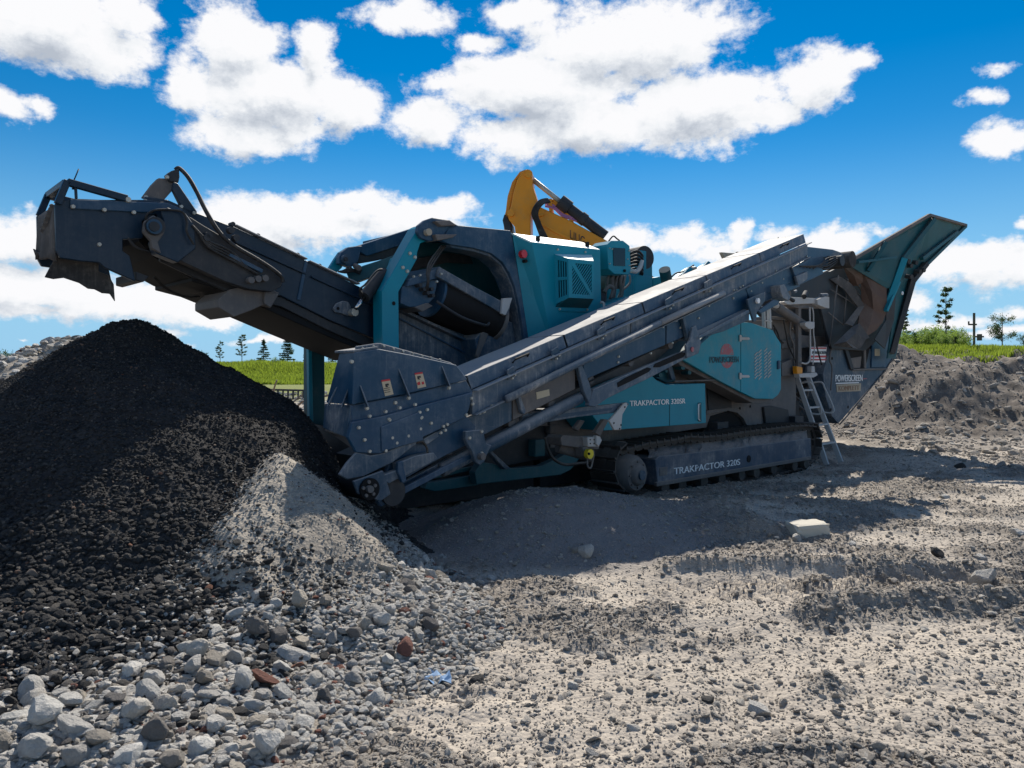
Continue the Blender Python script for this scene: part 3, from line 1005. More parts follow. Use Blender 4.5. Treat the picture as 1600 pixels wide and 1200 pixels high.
flat('concrete_pale', (0.56, 0.52, 0.44), 0.9)
o = bpy.data.objects.new('concrete_block', block_mesh('concrete_block', 0.32, 0.24, 0.165, 'concrete_pale', 1))
COL.objects.link(o)
o.location = (x, y, z + 0.075)
o.rotation_euler = (0.03, -0.05, 0.12)
tag(o, 'pale square cut concrete block at the edge of the machine shadow', 'concrete block')
x, y, z = gpoint(1246, 850)
place_rock(x, y, 0.07, ROCKS[5], 'stone', 'pale chipped stone leaning on the square concrete block', 'stone', z=z)

# light plastic scraps blown on the ground
for (px, py, w, mt, lab) in [(683, 1070, 0.07, 'blue_scrap', 'crumpled pale blue plastic scrap on the lower yard'), (655, 778, 0.06, 'white_print', 'torn white scrap lying below the conveyor tail')]:
    x, y, z = gpoint(px, py)
    bm = bmesh.new()
    bmesh.ops.create_grid(bm, x_segments=6, y_segments=5, size=w)
    r = random.Random(px)
    for v in bm.verts:
        v.co.z += r.uniform(0, 0.6) * w
        v.co.x += r.uniform(-.2, .2) * w
    me = bpy.data.meshes.new('plastic_scrap')
    bm.to_mesh(me)
    bm.free()
    me.materials.append(MATS[mt])
    o = bpy.data.objects.new('plastic_scrap', me)
    COL.objects.link(o)
    o.location = (x, y, z + 0.01)
    so = o.modifiers.new('s', 'SOLIDIFY')
    so.thickness = 0.002
    tag(o, lab, 'scrap')
# ------------------------------------------------------------------ the crusher
# machine frame: local x runs along the machine (towards the hopper), local y across it (away from the camera side), z up
AX = Vector((0.734, 0.679)).normalized()
AN = Vector((-AX.y, AX.x))
MO = Vector((1.41, 9.44))
root = bpy.data.objects.new('rock_crusher', None)
COL.objects.link(root)
root.location = (MO.x, MO.y, 0)
root.rotation_euler = (0, 0, math.atan2(AX.y, AX.x))
tag(root, 'large tracked rock crusher in navy and teal with raised conveyor and side conveyor', 'rock crusher')


def U(px, py, t):
    """point of the machine at photo position px, py on the plane t metres behind its near face"""
    k = (px - 800) / F
    s = (k * (MO.y + t * AN.y) - (MO.x + t * AN.x)) / (AX.x - k * AX.y)
    Y = MO.y + s * AX.y + t * AN.y
    return Vector((s, t, EYE + (HZ - py) / F * Y))


def emp(name, parent=None, label=None):
    o = bpy.data.objects.new(name, None)
    COL.objects.link(o)
    o.parent = root if parent is None else parent
    if label:
        o['label'] = label
    return o


def poly_extrude(name, front, dvec, mat, parent, bevel=0.006, smooth=False):
    n = len(front)
    back = [p + dvec for p in front]
    faces = [list(range(n)), list(range(2 * n - 1, n - 1, -1))] + [[i, (i + 1) % n, n + (i + 1) % n, n + i] for i in range(n)]
    return mesh_obj(name, front + back, faces, mat, parent, bevel=bevel, smooth=smooth)


def plate(name, pts, t, th, mat, parent, bevel=0.006):
    """flat steel part lying along the machine: outline, distance, thickness"""
    return poly_extrude(name, [U(x, y, t) for x, y in pts], Vector((0, th, 0)), mat, parent, bevel)


def panel(name, pts3, th, mat, parent, bevel=0.004):
    """flat part in any plane: corners with their own distances"""
    P = [U(*p) for p in pts3]
    nrm = Vector((0, 0, 0))
    for i in range(len(P)):
        nrm += P[i].cross(P[(i + 1) % len(P)])
    nrm.normalize()
    if nrm.y < 0:
        nrm = -nrm
    return poly_extrude(name, P, nrm * th, mat, parent, bevel)


def lpanel(name, P, th, mat, parent, bevel=0.004):
    P = [Vector(p) for p in P]
    nrm = Vector((0, 0, 0))
    for i in range(len(P)):
        nrm += P[i].cross(P[(i + 1) % len(P)])
    nrm.normalize()
    if nrm.y < 0:
        nrm = -nrm
    return poly_extrude(name, P, nrm * th, mat, parent, bevel)


def box(name, s0, s1, t0, t1, z0, z1, mat, parent, bevel=0.006):
    v = [(a, b, c) for a in (s0, s1) for b in (t0, t1) for c in (z0, z1)]
    f = [(0, 1, 3, 2), (4, 6, 7, 5), (0, 4, 5, 1), (2, 3, 7, 6), (0, 2, 6, 4), (1, 5, 7, 3)]
    return mesh_obj(name, v, f, mat, parent, bevel=bevel)


def bar(name, p, q, w, h, mat, parent, bevel=0.004, up=Vector((0, 0, 1))):
    p, q = Vector(p), Vector(q)
    d = (q - p).normalized()
    sx = d.cross(up)
    if sx.length < 1e-4:
        sx = Vector((1, 0, 0))
    sx.normalize()
    uz = sx.cross(d).normalized()
    v = []
    for c in (p, q):
        for a, b in ((-1, -1), (1, -1), (1, 1), (-1, 1)):
            v.append(c + sx * a * w / 2 + uz * b * h / 2)
    f = [(0, 1, 2, 3), (7, 6, 5, 4), (0, 4, 5, 1), (1, 5, 6, 2), (2, 6, 7, 3), (3, 7, 4, 0)]
    return mesh_obj(name, v, f, mat, parent, bevel=bevel)


def ring_verts(c, d, r, n):
    d = d.normalized()
    a = d.cross(Vector((0, 0, 1)))
    if a.length < 1e-3:
        a = d.cross(Vector((0, 1, 0)))
    a.normalize()
    b = d.cross(a).normalized()
    return [c + a * r * math.cos(2 * math.pi * k / n) + b * r * math.sin(2 * math.pi * k / n) for k in range(n)]


def cyl(name, c, axis, r, ln, mat, parent, n=28, bevel=0.004, profile=None):
    """turned part: profile = [(distance along the axis, radius)]"""
    c, d = Vector(c), Vector(axis).normalized()
    prof = profile or [(-ln / 2, r), (ln / 2, r)]
    v, f = [], []
    for (x, rr) in prof:
        v += ring_verts(c + d * x, d, rr, n)
    m = len(prof)
    for i in range(m - 1):
        for k in range(n):
            f.append((i * n + k, i * n + (k + 1) % n, (i + 1) * n + (k + 1) % n, (i + 1) * n + k))
    f.append(tuple(range(n)))
    f.append(tuple(range((m - 1) * n, m * n)))
    o = mesh_obj(name, v, f, mat, parent)
    for p in o.data.polygons:
        p.use_smooth = len(p.vertices) == 4
    try:
        o.data.set_sharp_from_angle(angle=math.radians(40))
    except Exception:
        pass
    return o


def smooth_path(pts, k=6):
    P = [Vector(p) for p in pts]
    if len(P) < 3:
        return P
    out = []
    for i in range(len(P) - 1):
        a, b, c, d = P[max(i - 1, 0)], P[i], P[i + 1], P[min(i + 2, len(P) - 1)]
        for j in range(k):
            t = j / k
            out.append(0.5 * ((2 * b) + (c - a) * t + (2 * a - 5 * b + 4 * c - d) * t * t + (3 * b - a - 3 * c + d) * t ** 3))
    out.append(P[-1])
    return out


def tube(name, pts, r, mat, parent, n=8, smooth=True, k=6):
    P = smooth_path(pts, k) if smooth else [Vector(p) for p in pts]
    v, f = [], []
    for i, p in enumerate(P):
        d = P[min(i + 1, len(P) - 1)] - P[max(i - 1, 0)]
        v += ring_verts(p, d, r, n)
    for i in range(len(P) - 1):
        # keep rings matched by taking the nearest start vertex
        a0, b0 = v[i * n], v[(i + 1) * n:(i + 2) * n]
        sh = min(range(n), key=lambda q: (b0[q] - a0).length)
        if sh:
            v[(i + 1) * n:(i + 2) * n] = b0[sh:] + b0[:sh]
        for q in range(n):
            f.append((i * n + q, i * n + (q + 1) % n, (i + 1) * n + (q + 1) % n, (i + 1) * n + q))
    f.append(tuple(range(n)))
    f.append(tuple(range((len(P) - 1) * n, len(P) * n)))
    return mesh_obj(name, v, f, mat, parent, smooth=True)


def bolts(pts, parent, r=0.012, mat='zinc', axis=(0, 1, 0), ln=0.016):
    """bolt heads of one panel, too small to pick out one by one"""
    v, f = [], []
    ax = Vector(axis)
    r *= 0.82
    for p in pts:
        c = U(*p) if not isinstance(p, Vector) else p
        b = len(v)
        v += ring_verts(c - ax * ln, ax, r, 8)
        v += ring_verts(c + ax * 0.002, ax, r * 1.25, 8)
        f.append(tuple(range(b, b + 8)))
        for q in range(8):
            f.append((b + q, b + (q + 1) % 8, b + 8 + (q + 1) % 8, b + 8 + q))
    o = mesh_obj('bolt', v, f, mat, parent)
    o['kind'] = 'stuff'
    return o


def hole(px, py, t, r, parent, depth=0.004, mat='hole'):  # nothing is cut: a proud near-black disc paints the shade of a hole
    return cyl('bolt_hole', U(px, py, t) - Vector((0, depth * 0.75, 0)), (0, 1, 0), r, depth, mat, parent, n=16)


def text(s, pL, pR, ypx_h, t, mat, parent, name='lettering', bold=0.012, off=0.006):
    """flat print on a panel: left and right baseline ends in the photo and letter height in pixels"""
    a, b = U(pL[0], pL[1], t), U(pR[0], pR[1], t)
    top = U(pL[0], pL[1] - ypx_h, t)
    hgt = (top - a).length
    cu = bpy.data.curves.new(name, 'FONT')
    cu.body = s
    cu.size = 1.0
    cu.extrude = 0.001
    o = bpy.data.objects.new(name, cu)
    COL.objects.link(o)
    bpy.context.view_layer.update()
    dg = bpy.context.evaluated_depsgraph_get()
    me = bpy.data.meshes.new_from_object(o.evaluated_get(dg))
    bpy.data.objects.remove(o)
    vs = [v.co.copy() for v in me.vertices]
    fs = [tuple(p.vertices) for p in me.polygons]
    w = max(q.x for q in vs) - min(q.x for q in vs)
    x0 = min(q.x for q in vs)
    hh = max(q.y for q in vs)
    ex = (b - a) / w
    ez = Vector((0, 0, hgt / hh))
    allv, allf = [], []
    # heavy face: the letter is laid three times with a small shift, each a hair prouder
    for k, sh in enumerate((0.0, 0.032, -0.032)):
        n0 = len(allv)
        allv += [a + ex * (q.x - x0 + sh) + ez * q.y - Vector((0, off + q.z + 0.0012 * k, 0)) for q in vs]
        allf += [tuple(n0 + i_ for i_ in f_) for f_ in fs]
    me = bpy.data.meshes.new(name)
    me.from_pydata([tuple(q) for q in allv], [], allf)
    me.materials.clear()
    me.materials.append(MATS[mat])
    o = bpy.data.objects.new(name, me)
    COL.objects.link(o)
    o.parent = parent
    return o


def lerp(a, b, k):
    return tuple(x + (y - x) * k for x, y in zip(a, b))


# ---- main (product) conveyor, rising to the left over the black heap
mc = emp('main_conveyor')
TN, TF = 0.80, 1.82
side = [(262, 312), (307, 332), (367, 355), (480, 408), (560, 447), (640, 487), (745, 540), (745, 600), (640, 552), (597, 534), (517, 501), (439, 462), (382, 452), (300, 415), (250, 395)]
plate('side_plate', side, TN, 0.05, 'navy_deep', mc)
# the same plate on the far side, built in machine coordinates
far_pts = [U(x, y, TN) for x, y in side]
poly_extrude('side_plate', [p + Vector((0, TF - TN, 0)) for p in far_pts], Vector((0, 0.05, 0)), 'navy_deep', mc, 0.006)
# lower channel that carries the return belt, and the belt as one closed loop
low = [(200, 372), (262, 398), (300, 417), (382, 454), (439, 464), (517, 503), (597, 536), (640, 556), (640, 584), (597, 564), (545, 538), (480, 512), (439, 494), (395, 474), (343, 456), (300, 444), (236, 420), (206, 408)]
plate('lower_channel', [(250, 392), (300, 417), (382, 454), (439, 464), (517, 503), (597, 536), (680, 576), (680, 590), (597, 552), (517, 518), (439, 479), (382, 467), (300, 432), (250, 408)], TN + 0.03, 0.04, 'dark_steel', mc)


def strip(name, path, t0, t1, th, mat, parent, closed=True):
    n = len(path)
    v = []
    for p in path:
        v += [Vector((p[0], t0, p[1])), Vector((p[0], t1, p[1]))]
    f = []
    for i in range(n if closed else n - 1):
        j = (i + 1) % n
        f.append((2 * i, 2 * j, 2 * j + 1, 2 * i + 1))
    o = mesh_obj(name, v, f, mat, parent, recalc=True)
    sm = o.modifiers.new('thick', 'SOLIDIFY')
    sm.thickness = th
    return o


def zx(px, py, t=TN):
    p = U(px, py, t)
    return (p.x, p.z)


bl = [zx(222, 340), zx(300, 362), zx(480, 440), zx(700, 545), zx(735, 575), zx(700, 600), zx(597, 549), zx(480, 497), zx(395, 462), zx(300, 432), zx(245, 400), zx(222, 375)]
strip('belt', bl, TN + 0.08, TF - 0.03, 0.012, 'belt_rubber', mc)
# belly guard hanging below the return belt (what is seen from below)
bg = [U(300, 440, TN + 0.06), U(343, 452, TN + 0.06), U(395, 474, TN + 0.06), U(480, 512, TN + 0.06), U(597, 562, TN + 0.06), U(597, 549, TN + 0.06), U(480, 499, TN + 0.06), U(395, 464, TN + 0.06), U(300, 432, TN + 0.06)]
poly_extrude('belly_guard', bg, Vector((0, TF - TN - 0.06, 0)), 'belt_rubber', mc)
# top skirt with bright rim
for a, b in (((367, 352), (478, 405)), ((482, 408), (560, 444))):
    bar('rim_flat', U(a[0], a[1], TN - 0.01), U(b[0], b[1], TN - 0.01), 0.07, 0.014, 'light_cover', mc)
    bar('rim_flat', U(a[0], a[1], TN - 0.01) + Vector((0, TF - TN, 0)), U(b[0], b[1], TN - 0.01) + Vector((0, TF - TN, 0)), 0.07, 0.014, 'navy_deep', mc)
bar('stiffener', U(310, 352, TN - 0.01), U(478, 428, TN - 0.01), 0.03, 0.02, 'navy_deep', mc)
bar('stiffener', U(486, 432, TN - 0.01), U(600, 484, TN - 0.01), 0.03, 0.02, 'navy_deep', mc)
plate('splice_plate', [(477, 406), (482, 408), (470, 470), (464, 468)], TN - 0.012, 0.012, 'navy', mc)
for (x, y) in ((362, 353), (401, 371), (463, 401), (497, 418)):
    b_ = cyl('lamp_lug', U(x, y - 2, TN + 0.02), (0, 1, 0), 0.022, 0.07, 'dark_steel', mc, n=10)
    bar('lug_arm', U(x - 2, y + 2, TN + 0.02), U(x + 3, y - 5, TN + 0.02), 0.02, 0.02, 'dark_steel', mc)
for (a, b) in (((350, 360), (0, 0)),):
    pass
# outboard gear carrier plate and hydraulic lines
plate('drive_carrier', [(296, 338), (318, 352), (352, 372), (398, 398), (432, 420), (444, 432), (440, 448), (424, 456), (390, 452), (352, 440), (300, 416), (262, 398), (268, 372)], TN - 0.14, 0.10, 'dark_steel', mc)
bar('guard_bar', U(358, 398, TN - 0.17), U(410, 424, TN - 0.17), 0.02, 0.035, 'navy', mc)
for i, (x, y) in enumerate(((391, 438), (402, 436), (413, 435), (360, 360), (368, 372), (322, 372), (325, 368))):
    cyl('clamp', U(x, y, TN - 0.17), (0, 1, 0), 0.03, 0.06, 'dust_steel' if i < 3 else 'dark_steel', mc, n=12)
for k in range(4):
    o_ = k * 3.2
    tube('hydraulic_line', [U(300 + o_, 352 + o_, TN - 0.17), U(325, 376 + o_, TN - 0.18), U(352, 388 + o_ * 1.4, TN - 0.17), U(372, 402 + o_, TN - 0.17), U(385 + o_ * 2, 420 + o_, TN - 0.17)], 0.011, 'hose', mc)
tube('hydraulic_hose', [U(274, 266, TN + 0.1), U(280, 263, TN + 0.08), U(294, 277, TN), U(309, 303, TN - 0.06), U(322, 330, TN - 0.14), U(342, 362, TN - 0.18), U(366, 384, TN - 0.2), U(400, 404, TN - 0.2), U(425, 420, TN - 0.2), U(440, 433, TN - 0.19), U(442, 441, TN - 0.19)], 0.019, 'hose', mc)
tube('hydraulic_hose', [U(238, 352, TN - 0.15), U(228, 340, TN - 0.16), U(240, 329, TN - 0.18), U(268, 328, TN - 0.2), U(286, 332, TN - 0.2), U(292, 346, TN - 0.2), U(292, 362, TN - 0.2), U(303, 382, TN - 0.2)], 0.010, 'hose', mc)
tube('hydraulic_hose', [U(240, 433, TN + 0.5), U(262, 452, TN + 0.5), U(290, 463, TN + 0.5), U(312, 463, TN + 0.5)], 0.012, 'hose', mc)
tube('hydraulic_hose', [U(200, 372, TN - 0.02), U(212, 386, TN - 0.04), U(232, 394, TN - 0.04), U(246, 394, TN - 0.04)], 0.012, 'hose', mc)
# scraper box hanging under the belt
sb = [(341, 468), (360, 452), (393, 446), (421, 450), (437, 458), (424, 480), (410, 477), (395, 484), (366, 495), (341, 480)]
plate('belt_cleaner_box', sb, TN - 0.02, 0.55, 'dust_steel', mc)
plate('cleaner_lug', [(414, 454), (436, 460), (423, 481), (413, 474)], TN - 0.06, 0.04, 'dust_steel', mc)
# head gearbox and drum
gb = emp('drive_head', None)
plate('gearbox_plate', [(250, 326), (262, 324), (290, 333), (304, 352), (306, 388), (278, 410), (244, 396), (238, 377), (254, 364), (256, 346)], TN - 0.16, 0.12, 'navy_deep', gb)
plate('bearing_carrier', [(226, 346), (240, 336), (256, 346), (257, 364), (247, 378), (252, 396), (238, 388), (236, 376), (224, 362)], TN - 0.19, 0.05, 'dust_steel', gb)
cyl('bearing_hub', U(241, 354, TN - 0.2), (0, 1, 0), 0.072, 0.10, 'dark_steel', gb)
cyl('hub_ring', U(241, 354, TN - 0.245), (0, 1, 0), 0.060, 0.02, 'navy', gb)
cyl('hub_cap', U(241, 354, TN - 0.26), (0, 1, 0), 0.040, 0.02, 'dark_steel', gb)
cyl('head_drum', U(238, 358, (TN + TF) / 2), (0, 1, 0), 0.15, TF - TN - 0.06, 'belt_rubber', gb, n=36)
# discharge hood
dh = emp('discharge_hood', None)
hp = [(86, 318), (112, 310), (158, 312), (225, 312), (262, 316), (285, 326), (283, 334), (232, 336), (222, 346), (224, 372), (192, 374), (192, 392), (203, 400), (206, 412), (212, 440), (190, 430), (164, 418), (155, 410), (128, 408), (94, 403), (88, 392)]
plate('side_plate', hp, TN - 0.03, 0.04, 'navy_deep', dh)
poly_extrude('side_plate', [U(x, y, TN - 0.03) + Vector((0, 0.58 + 0.04, 0)) for x, y in hp], Vector((0, 0.04, 0)), 'navy_deep', dh)
plate('flange', [(110, 311), (262, 317), (286, 327), (285, 331), (225, 332), (110, 326)], TN - 0.05, 0.02, 'navy', dh)
for t_ in (TN - 0.04, TN + 0.58):
    bar('hood_brace', U(103, 286, TN) + Vector((0, t_ - TN, 0)), U(196, 312, TN) + Vector((0, t_ - TN, 0)), 0.05, 0.055, 'navy_deep', dh)
    bar('hood_upright', U(103, 284, TN) + Vector((0, t_ - TN, 0)), U(88, 320, TN) + Vector((0, t_ - TN, 0)), 0.05, 0.05, 'navy_deep', dh)
    bar('hood_upright', U(116, 295, TN) + Vector((0, t_ - TN, 0)), U(117, 312, TN) + Vector((0, t_ - TN, 0)), 0.02, 0.02, 'navy_deep', dh)
bar('cross_bar', U(103, 286, TN), U(103, 286, TN) + Vector((0, 0.58, 0)), 0.05, 0.05, 'navy_deep', dh)
c0 = U(86, 320, TN)
c1_ = c0 + Vector((0, 0.58 + 0.02, 0))
c2_ = U(92, 404, TN)
c3_ = c2_ + Vector((0, 0.58 + 0.02, 0))
# worn rubber curtain on the end: a sheet with ragged foot
v, f = [], []
nc, nr = 10, 8
r_ = random.Random(3)
for j in range(nr + 1):
    for i in range(nc + 1):
        p = c0.lerp(c1_, i / nc).lerp(c2_.lerp(c3_, i / nc), j / nr * 1.0)
        p = p + Vector((-0.035 * math.sin(i * 1.3) * j / nr - 0.03 * j / nr, 0, 0))
        if j == nr:
            p += Vector((0, 0, -0.01 + 0.12 * i / nc + r_.uniform(-0.03, 0.03)))
        v.append(p)
for j in range(nr):
    for i in range(nc):
        a = j * (nc + 1) + i
        f.append((a, a + 1, a + nc + 2, a + nc + 1))
o = mesh_obj('rubber_curtain', v, f, 'curtain', dh, smooth=True)
o.modifiers.new('thick', 'SOLIDIFY').thickness = 0.02
# black rubber skirt under the near side plate, torn
sk = [(90, 398), (155, 404), (154, 424), (170, 430), (178, 444), (180, 471), (172, 459), (160, 458), (148, 452), (138, 451), (124, 442), (112, 438), (100, 434), (84, 436), (70, 433), (80, 414)]
panel('rubber_skirt', [(x, y, TN + 0.10) for x, y in sk], 0.02, 'rubber', dh)
plate('lip_wedge', [(212, 424), (233, 432), (224, 441), (212, 438)], TN - 0.0, 0.55, 'dark_steel', dh)
ch = []
for k in range(9):
    p = U(81, 322, TN + 0.05).lerp(U(66, 360, TN + 0.35), k / 8)
    cyl('chain_link', p, (0.3 * (k % 2), 1, 0.4), 0.018, 0.012, 'dust_steel', dh, n=8)
bolts([(114, 323, TN - 0.055), (163, 328, TN - 0.055), (209, 332, TN - 0.055), (155, 382, TN - 0.03)], dh, 0.018)
bolts([(200, 312, TN - 0.052)], dh, 0.026)
tube('aerial', [U(115, 283, TN), U(123, 264, TN)], 0.005, 'hose', dh, n=6, smooth=False)
tube('aerial_base', [U(114, 296, TN), U(115, 283, TN)], 0.009, 'hose', dh, n=6, smooth=False)
# folding brace on top of the head
fb = emp('folding_bracket', None)
plate('hinge_plate', [(223, 308), (238, 288), (248, 278), (264, 279), (272, 286), (271, 296), (256, 313), (240, 314)], TN + 0.1, 0.06, 'dust_steel', fb)
plate('strut', [(272, 284), (278, 286), (308, 330), (308, 337), (299, 336), (285, 326), (270, 296)], TN + 0.0, 0.05, 'navy_deep', fb)
plate('base_plate', [(226, 307), (262, 312), (300, 330), (300, 345), (268, 333), (226, 328)], TN + 0.03, 0.04, 'navy_deep', fb)
plate('hose_head', [(262, 272), (268, 267), (280, 263), (281, 276), (279, 286), (266, 283)], TN + 0.05, 0.10, 'dark_steel', fb)
bolts([(228, 308, TN + .08), (261, 277, TN + .05), (283, 323, TN - .01), (303, 333, TN - .01), (227, 314, TN + .02)], fb, 0.017)

# ---- arms and posts that carry the conveyor
ln = emp('lift_linkage', None)
TP = 0.42
post = [(666, 350), (654, 356), (640, 378), (626, 404), (597, 454), (598, 538), (600, 560), (624, 560), (623, 456), (640, 426), (652, 404), (652, 396), (657, 380), (668, 376)]
plate('link_post', post, TP, 0.05, 'teal', ln)
plate('link_post', [(x - 0, y) for x, y in post], TP + 0.22, 0.03, 'teal', ln)
plate('post_web', [(658, 352), (652, 356), (597, 454), (598, 545), (602, 545), (603, 456), (656, 362)], TP + 0.05, 0.17, 'teal', ln)
bolts([(640, 396, TP), (648, 402, TP), (629, 418, TP), (636, 424, TP)], ln, 0.020)
hole(615, 474, TP, 0.02, ln)
plate('pivot_plate', [(654, 352), (664, 344), (676, 340), (702, 344), (714, 351), (713, 356), (700, 358), (690, 372), (672, 377), (658, 372), (652, 362)], TP - 0.06, 0.05, 'navy', ln)
cyl('pivot_pin', U(668, 363, TP - 0.08), (0, 1, 0), 0.036, 0.06, 'beige_board', ln)
plate('pivot_bracket', [(680, 345), (703, 344), (714, 352), (690, 353)], TP - 0.12, 0.2, 'dust_steel', ln)
plate('pivot_bracket', [(680, 366), (715, 366), (708, 371), (684, 376)], TP - 0.12, 0.2, 'dust_steel', ln)
TU = 1.0
plate('upper_arm', [(545, 388), (560, 384), (650, 355), (656, 352), (652, 366), (636, 380), (574, 400), (560, 392)], TU, 0.12, 'navy', ln)
plate('upper_arm_underside', [(555, 396), (574, 400), (636, 380), (640, 386), (612, 402), (590, 407), (560, 412), (550, 408)], TU + 0.03, 0.10, 'dark_steel', ln)
plate('arm_head', [(530, 402), (534, 394), (545, 386), (560, 384), (566, 384), (560, 408), (554, 414), (548, 418), (530, 412)], TU - 0.04, 0.07, 'navy', ln)
plate('arm_foot', [(514, 420), (524, 404), (531, 394), (541, 388), (533, 402), (536, 410), (535, 418), (524, 428), (515, 424)], TU + 0.06, 0.05, 'teal', ln)
cyl('arm_pin', U(540, 405, TU - 0.06), (0, 1, 0), 0.048, 0.05, 'navy_dusty', ln)
cyl('arm_pin_cap', U(540, 405, TU - 0.09), (0, 1, 0), 0.022, 0.03, 'dark_steel', ln)
bar('lower_arm', U(545, 436, TU + 0.1), U(627, 406, TU - 0.2), 0.12, 0.13, 'teal_dark', ln)
bar('lower_arm_top', U(566, 420, TU), U(622, 402, TU - 0.2), 0.06, 0.05, 'teal', ln)
for x in (604, 610):
    plate('arm_lug', [(x, 424), (x + 8, 403), (x + 13, 405), (x + 5, 430)], TU - 0.3, 0.03, 'teal', ln)
for k in range(4):
    tube('hydraulic_hose', [U(528 + k * 3, 424, TU - 0.05), U(540 + k * 2, 426 - k * 3, TU - 0.08), U(552, 424 - k, TU - 0.08), U(562 + k, 428 - k * 2, TU - 0.08)], 0.010, 'hose', ln)
cyl('valve', U(558, 417, TU - 0.1), (0, 1, 0.4), 0.03, 0.08, 'dust_steel', ln, n=12)
cy = emp('lift_cylinder', None)
a, b = U(601, 426, TU - 0.34), U(569, 464, TU - 0.42)
cyl('cylinder_barrel', (a + b) / 2, b - a, 0.062, (b - a).length, 'dark_steel', cy)
tube('cylinder_line', [U(597, 421, TU - 0.42), U(588, 424, TU - 0.44), U(571, 444, TU - 0.5), U(562, 452, TU - 0.5), U(566, 459, TU - 0.46)], 0.010, 'hose', cy)
tube('cylinder_rod', [U(569, 464, TU - 0.42), U(556, 482, TU - 0.46)], 0.022, 'chrome', cy, smooth=False)
cyl('rod_eye', U(552, 488, TN - 0.07), (0, 1, 0), 0.04, 0.07, 'zinc', cy)
plate('cylinder_lug', [(521, 482), (526, 474), (536, 470), (545, 472), (549, 480), (548, 486), (546, 494), (534, 490), (524, 488)], TN - 0.03, 0.03, 'navy_dusty', cy)
hole(528, 482, TN - 0.03, 0.016, cy)
# far support leg
plate('support_leg', [(482, 524), (507, 524), (508, 640), (508, 665), (486, 662), (482, 640)], 2.0, 0.12, 'teal_dark', ln)
plate('support_leg_flange', [(482, 524), (487, 524), (490, 660), (484, 660)], 1.94, 0.06, 'teal', ln)

# ---- overband magnet
mg = emp('overband_magnet', None)
A, B = U(674, 461, 0.62), U(768, 500, 0.62)
ax = (B - A).normalized()
cyl('magnet_drum', (A + B) / 2, ax, 0.235, (B - A).length, 'belt_rubber', mg, n=40)
cyl('drum_end_ring', B + ax * 0.02, ax, 0.245, 0.05, 'dust_steel', mg, n=40)
cyl('drum_end_ring', A, ax, 0.245, 0.03, 'navy', mg, n=40)
A2, B2 = A + Vector((0, 0.75, 0)), B + Vector((0, 0.75, 0))
cyl('magnet_drum', (A2 + B2) / 2, ax, 0.235, (B - A).length, 'belt_rubber', mg, n=40)
dn = ax.cross(Vector((0, 1, 0))).normalized()
if dn.z > 0:
    dn = -dn
lpanel('magnet_belt', [A - dn * 0.235, B - dn * 0.235, B2 - dn * 0.235, A2 - dn * 0.235], 0.012, 'belt_rubber', mg)
lpanel('magnet_belt', [A + dn * 0.235, B + dn * 0.235, B2 + dn * 0.235, A2 + dn * 0.235], 0.012, 'belt_rubber', mg)
plate('frame_rail', [(683, 432), (687, 417), (738, 446), (798, 478), (794, 492), (788, 492), (736, 462)], 0.36, 0.05, 'navy_dusty', mg)
plate('frame_rail', [(640, 436), (683, 420), (688, 416), (686, 434), (660, 442), (636, 448)], 0.40, 0.6, 'navy', mg)
plate('frame_end_lug', [(786, 466), (801, 465), (796, 481), (790, 493), (784, 490)], 0.33, 0.04, 'grey_steel', mg)
plate('motor_cover', [(628, 448), (645, 444), (684, 436), (682, 450), (678, 466), (666, 478), (640, 480), (626, 474)], 0.44, 0.30, 'navy', mg)
plate('motor_bracket', [(648, 480), (668, 473), (677, 478), (660, 487)], 0.42, 0.3, 'dust_steel', mg)
for (x, y) in ((660, 452), (666, 458), (672, 452), (674, 462), (654, 446)):
    cyl('hose_fitting', U(x, y, 0.40), (0, 1, 0), 0.020, 0.08, 'dark_steel', mg, n=10)
for k in range(3):
    tube('hydraulic_hose', [U(664 + 2 * k, 456, 0.38), U(668 + k, 440, 0.34), U(667 + k * 2, 425, 0.36), U(672 + 4 * k, 408, 0.4), U(690 + 3 * k, 384, 0.5)], 0.009, 'hose', mg)
bolts([(689, 428, 0.35), (682, 440, 0.37), (656, 430, 0.39), (646, 432, 0.39)], mg, 0.014)
tube('guard_rail_bar', [U(682, 471, 0.34), U(720, 495, 0.30), U(757, 508, 0.32), U(764, 505, 0.4)], 0.016, 'dark_steel', mg)

# ---- hood over the power pack
hd = emp('power_pack_hood', None)
# dark arch plate on the left
arch = [(702, 345), (716, 352), (798, 360), (801, 372), (829, 542), (822, 545), (812, 480), (805, 448), (797, 428), (786, 410), (768, 396), (742, 388), (704, 382), (690, 376), (700, 358)]
plate('arch_plate', arch, 0.36, 0.05, 'navy', hd)
plate('arch_rim', [(704, 382), (742, 388), (768, 396), (786, 410), (797, 428), (805, 448), (812, 480), (822, 545), (818, 545), (808, 482), (801, 452), (793, 432), (783, 415), (766, 401), (741, 393), (706, 387)], 0.40, 0.22, 'navy_dusty', hd)
lid = [U(702, 345, 0.41), U(716, 352, 0.41), U(798, 360, 0.41)]
poly_extrude('roof_panel', lid + [p + Vector((0, 0, -0.05)) for p in reversed(lid)], Vector((0, 1.7, 0)), 'navy', hd)
plate('inner_wall', [(640, 372), (700, 372), (810, 380), (840, 545), (760, 560), (640, 480)], 1.35, 0.05, 'teal_dark', hd)
plate('inner_frame', [(622, 420), (650, 404), (700, 395), (735, 400), (740, 412), (700, 410), (655, 420), (640, 470), (622, 480)], 1.28, 0.05, 'dark_steel', hd)
plate('arch_inner_post', [(790, 440), (797, 436), (800, 470), (795, 480)], 1.1, 0.1, 'navy_dusty', hd)
plate('crusher_shroud', [(745, 545), (742, 530), (770, 500), (782, 498), (805, 505), (818, 540), (830, 570), (760, 582)], 0.52, 0.3, 'navy_dusty', hd)
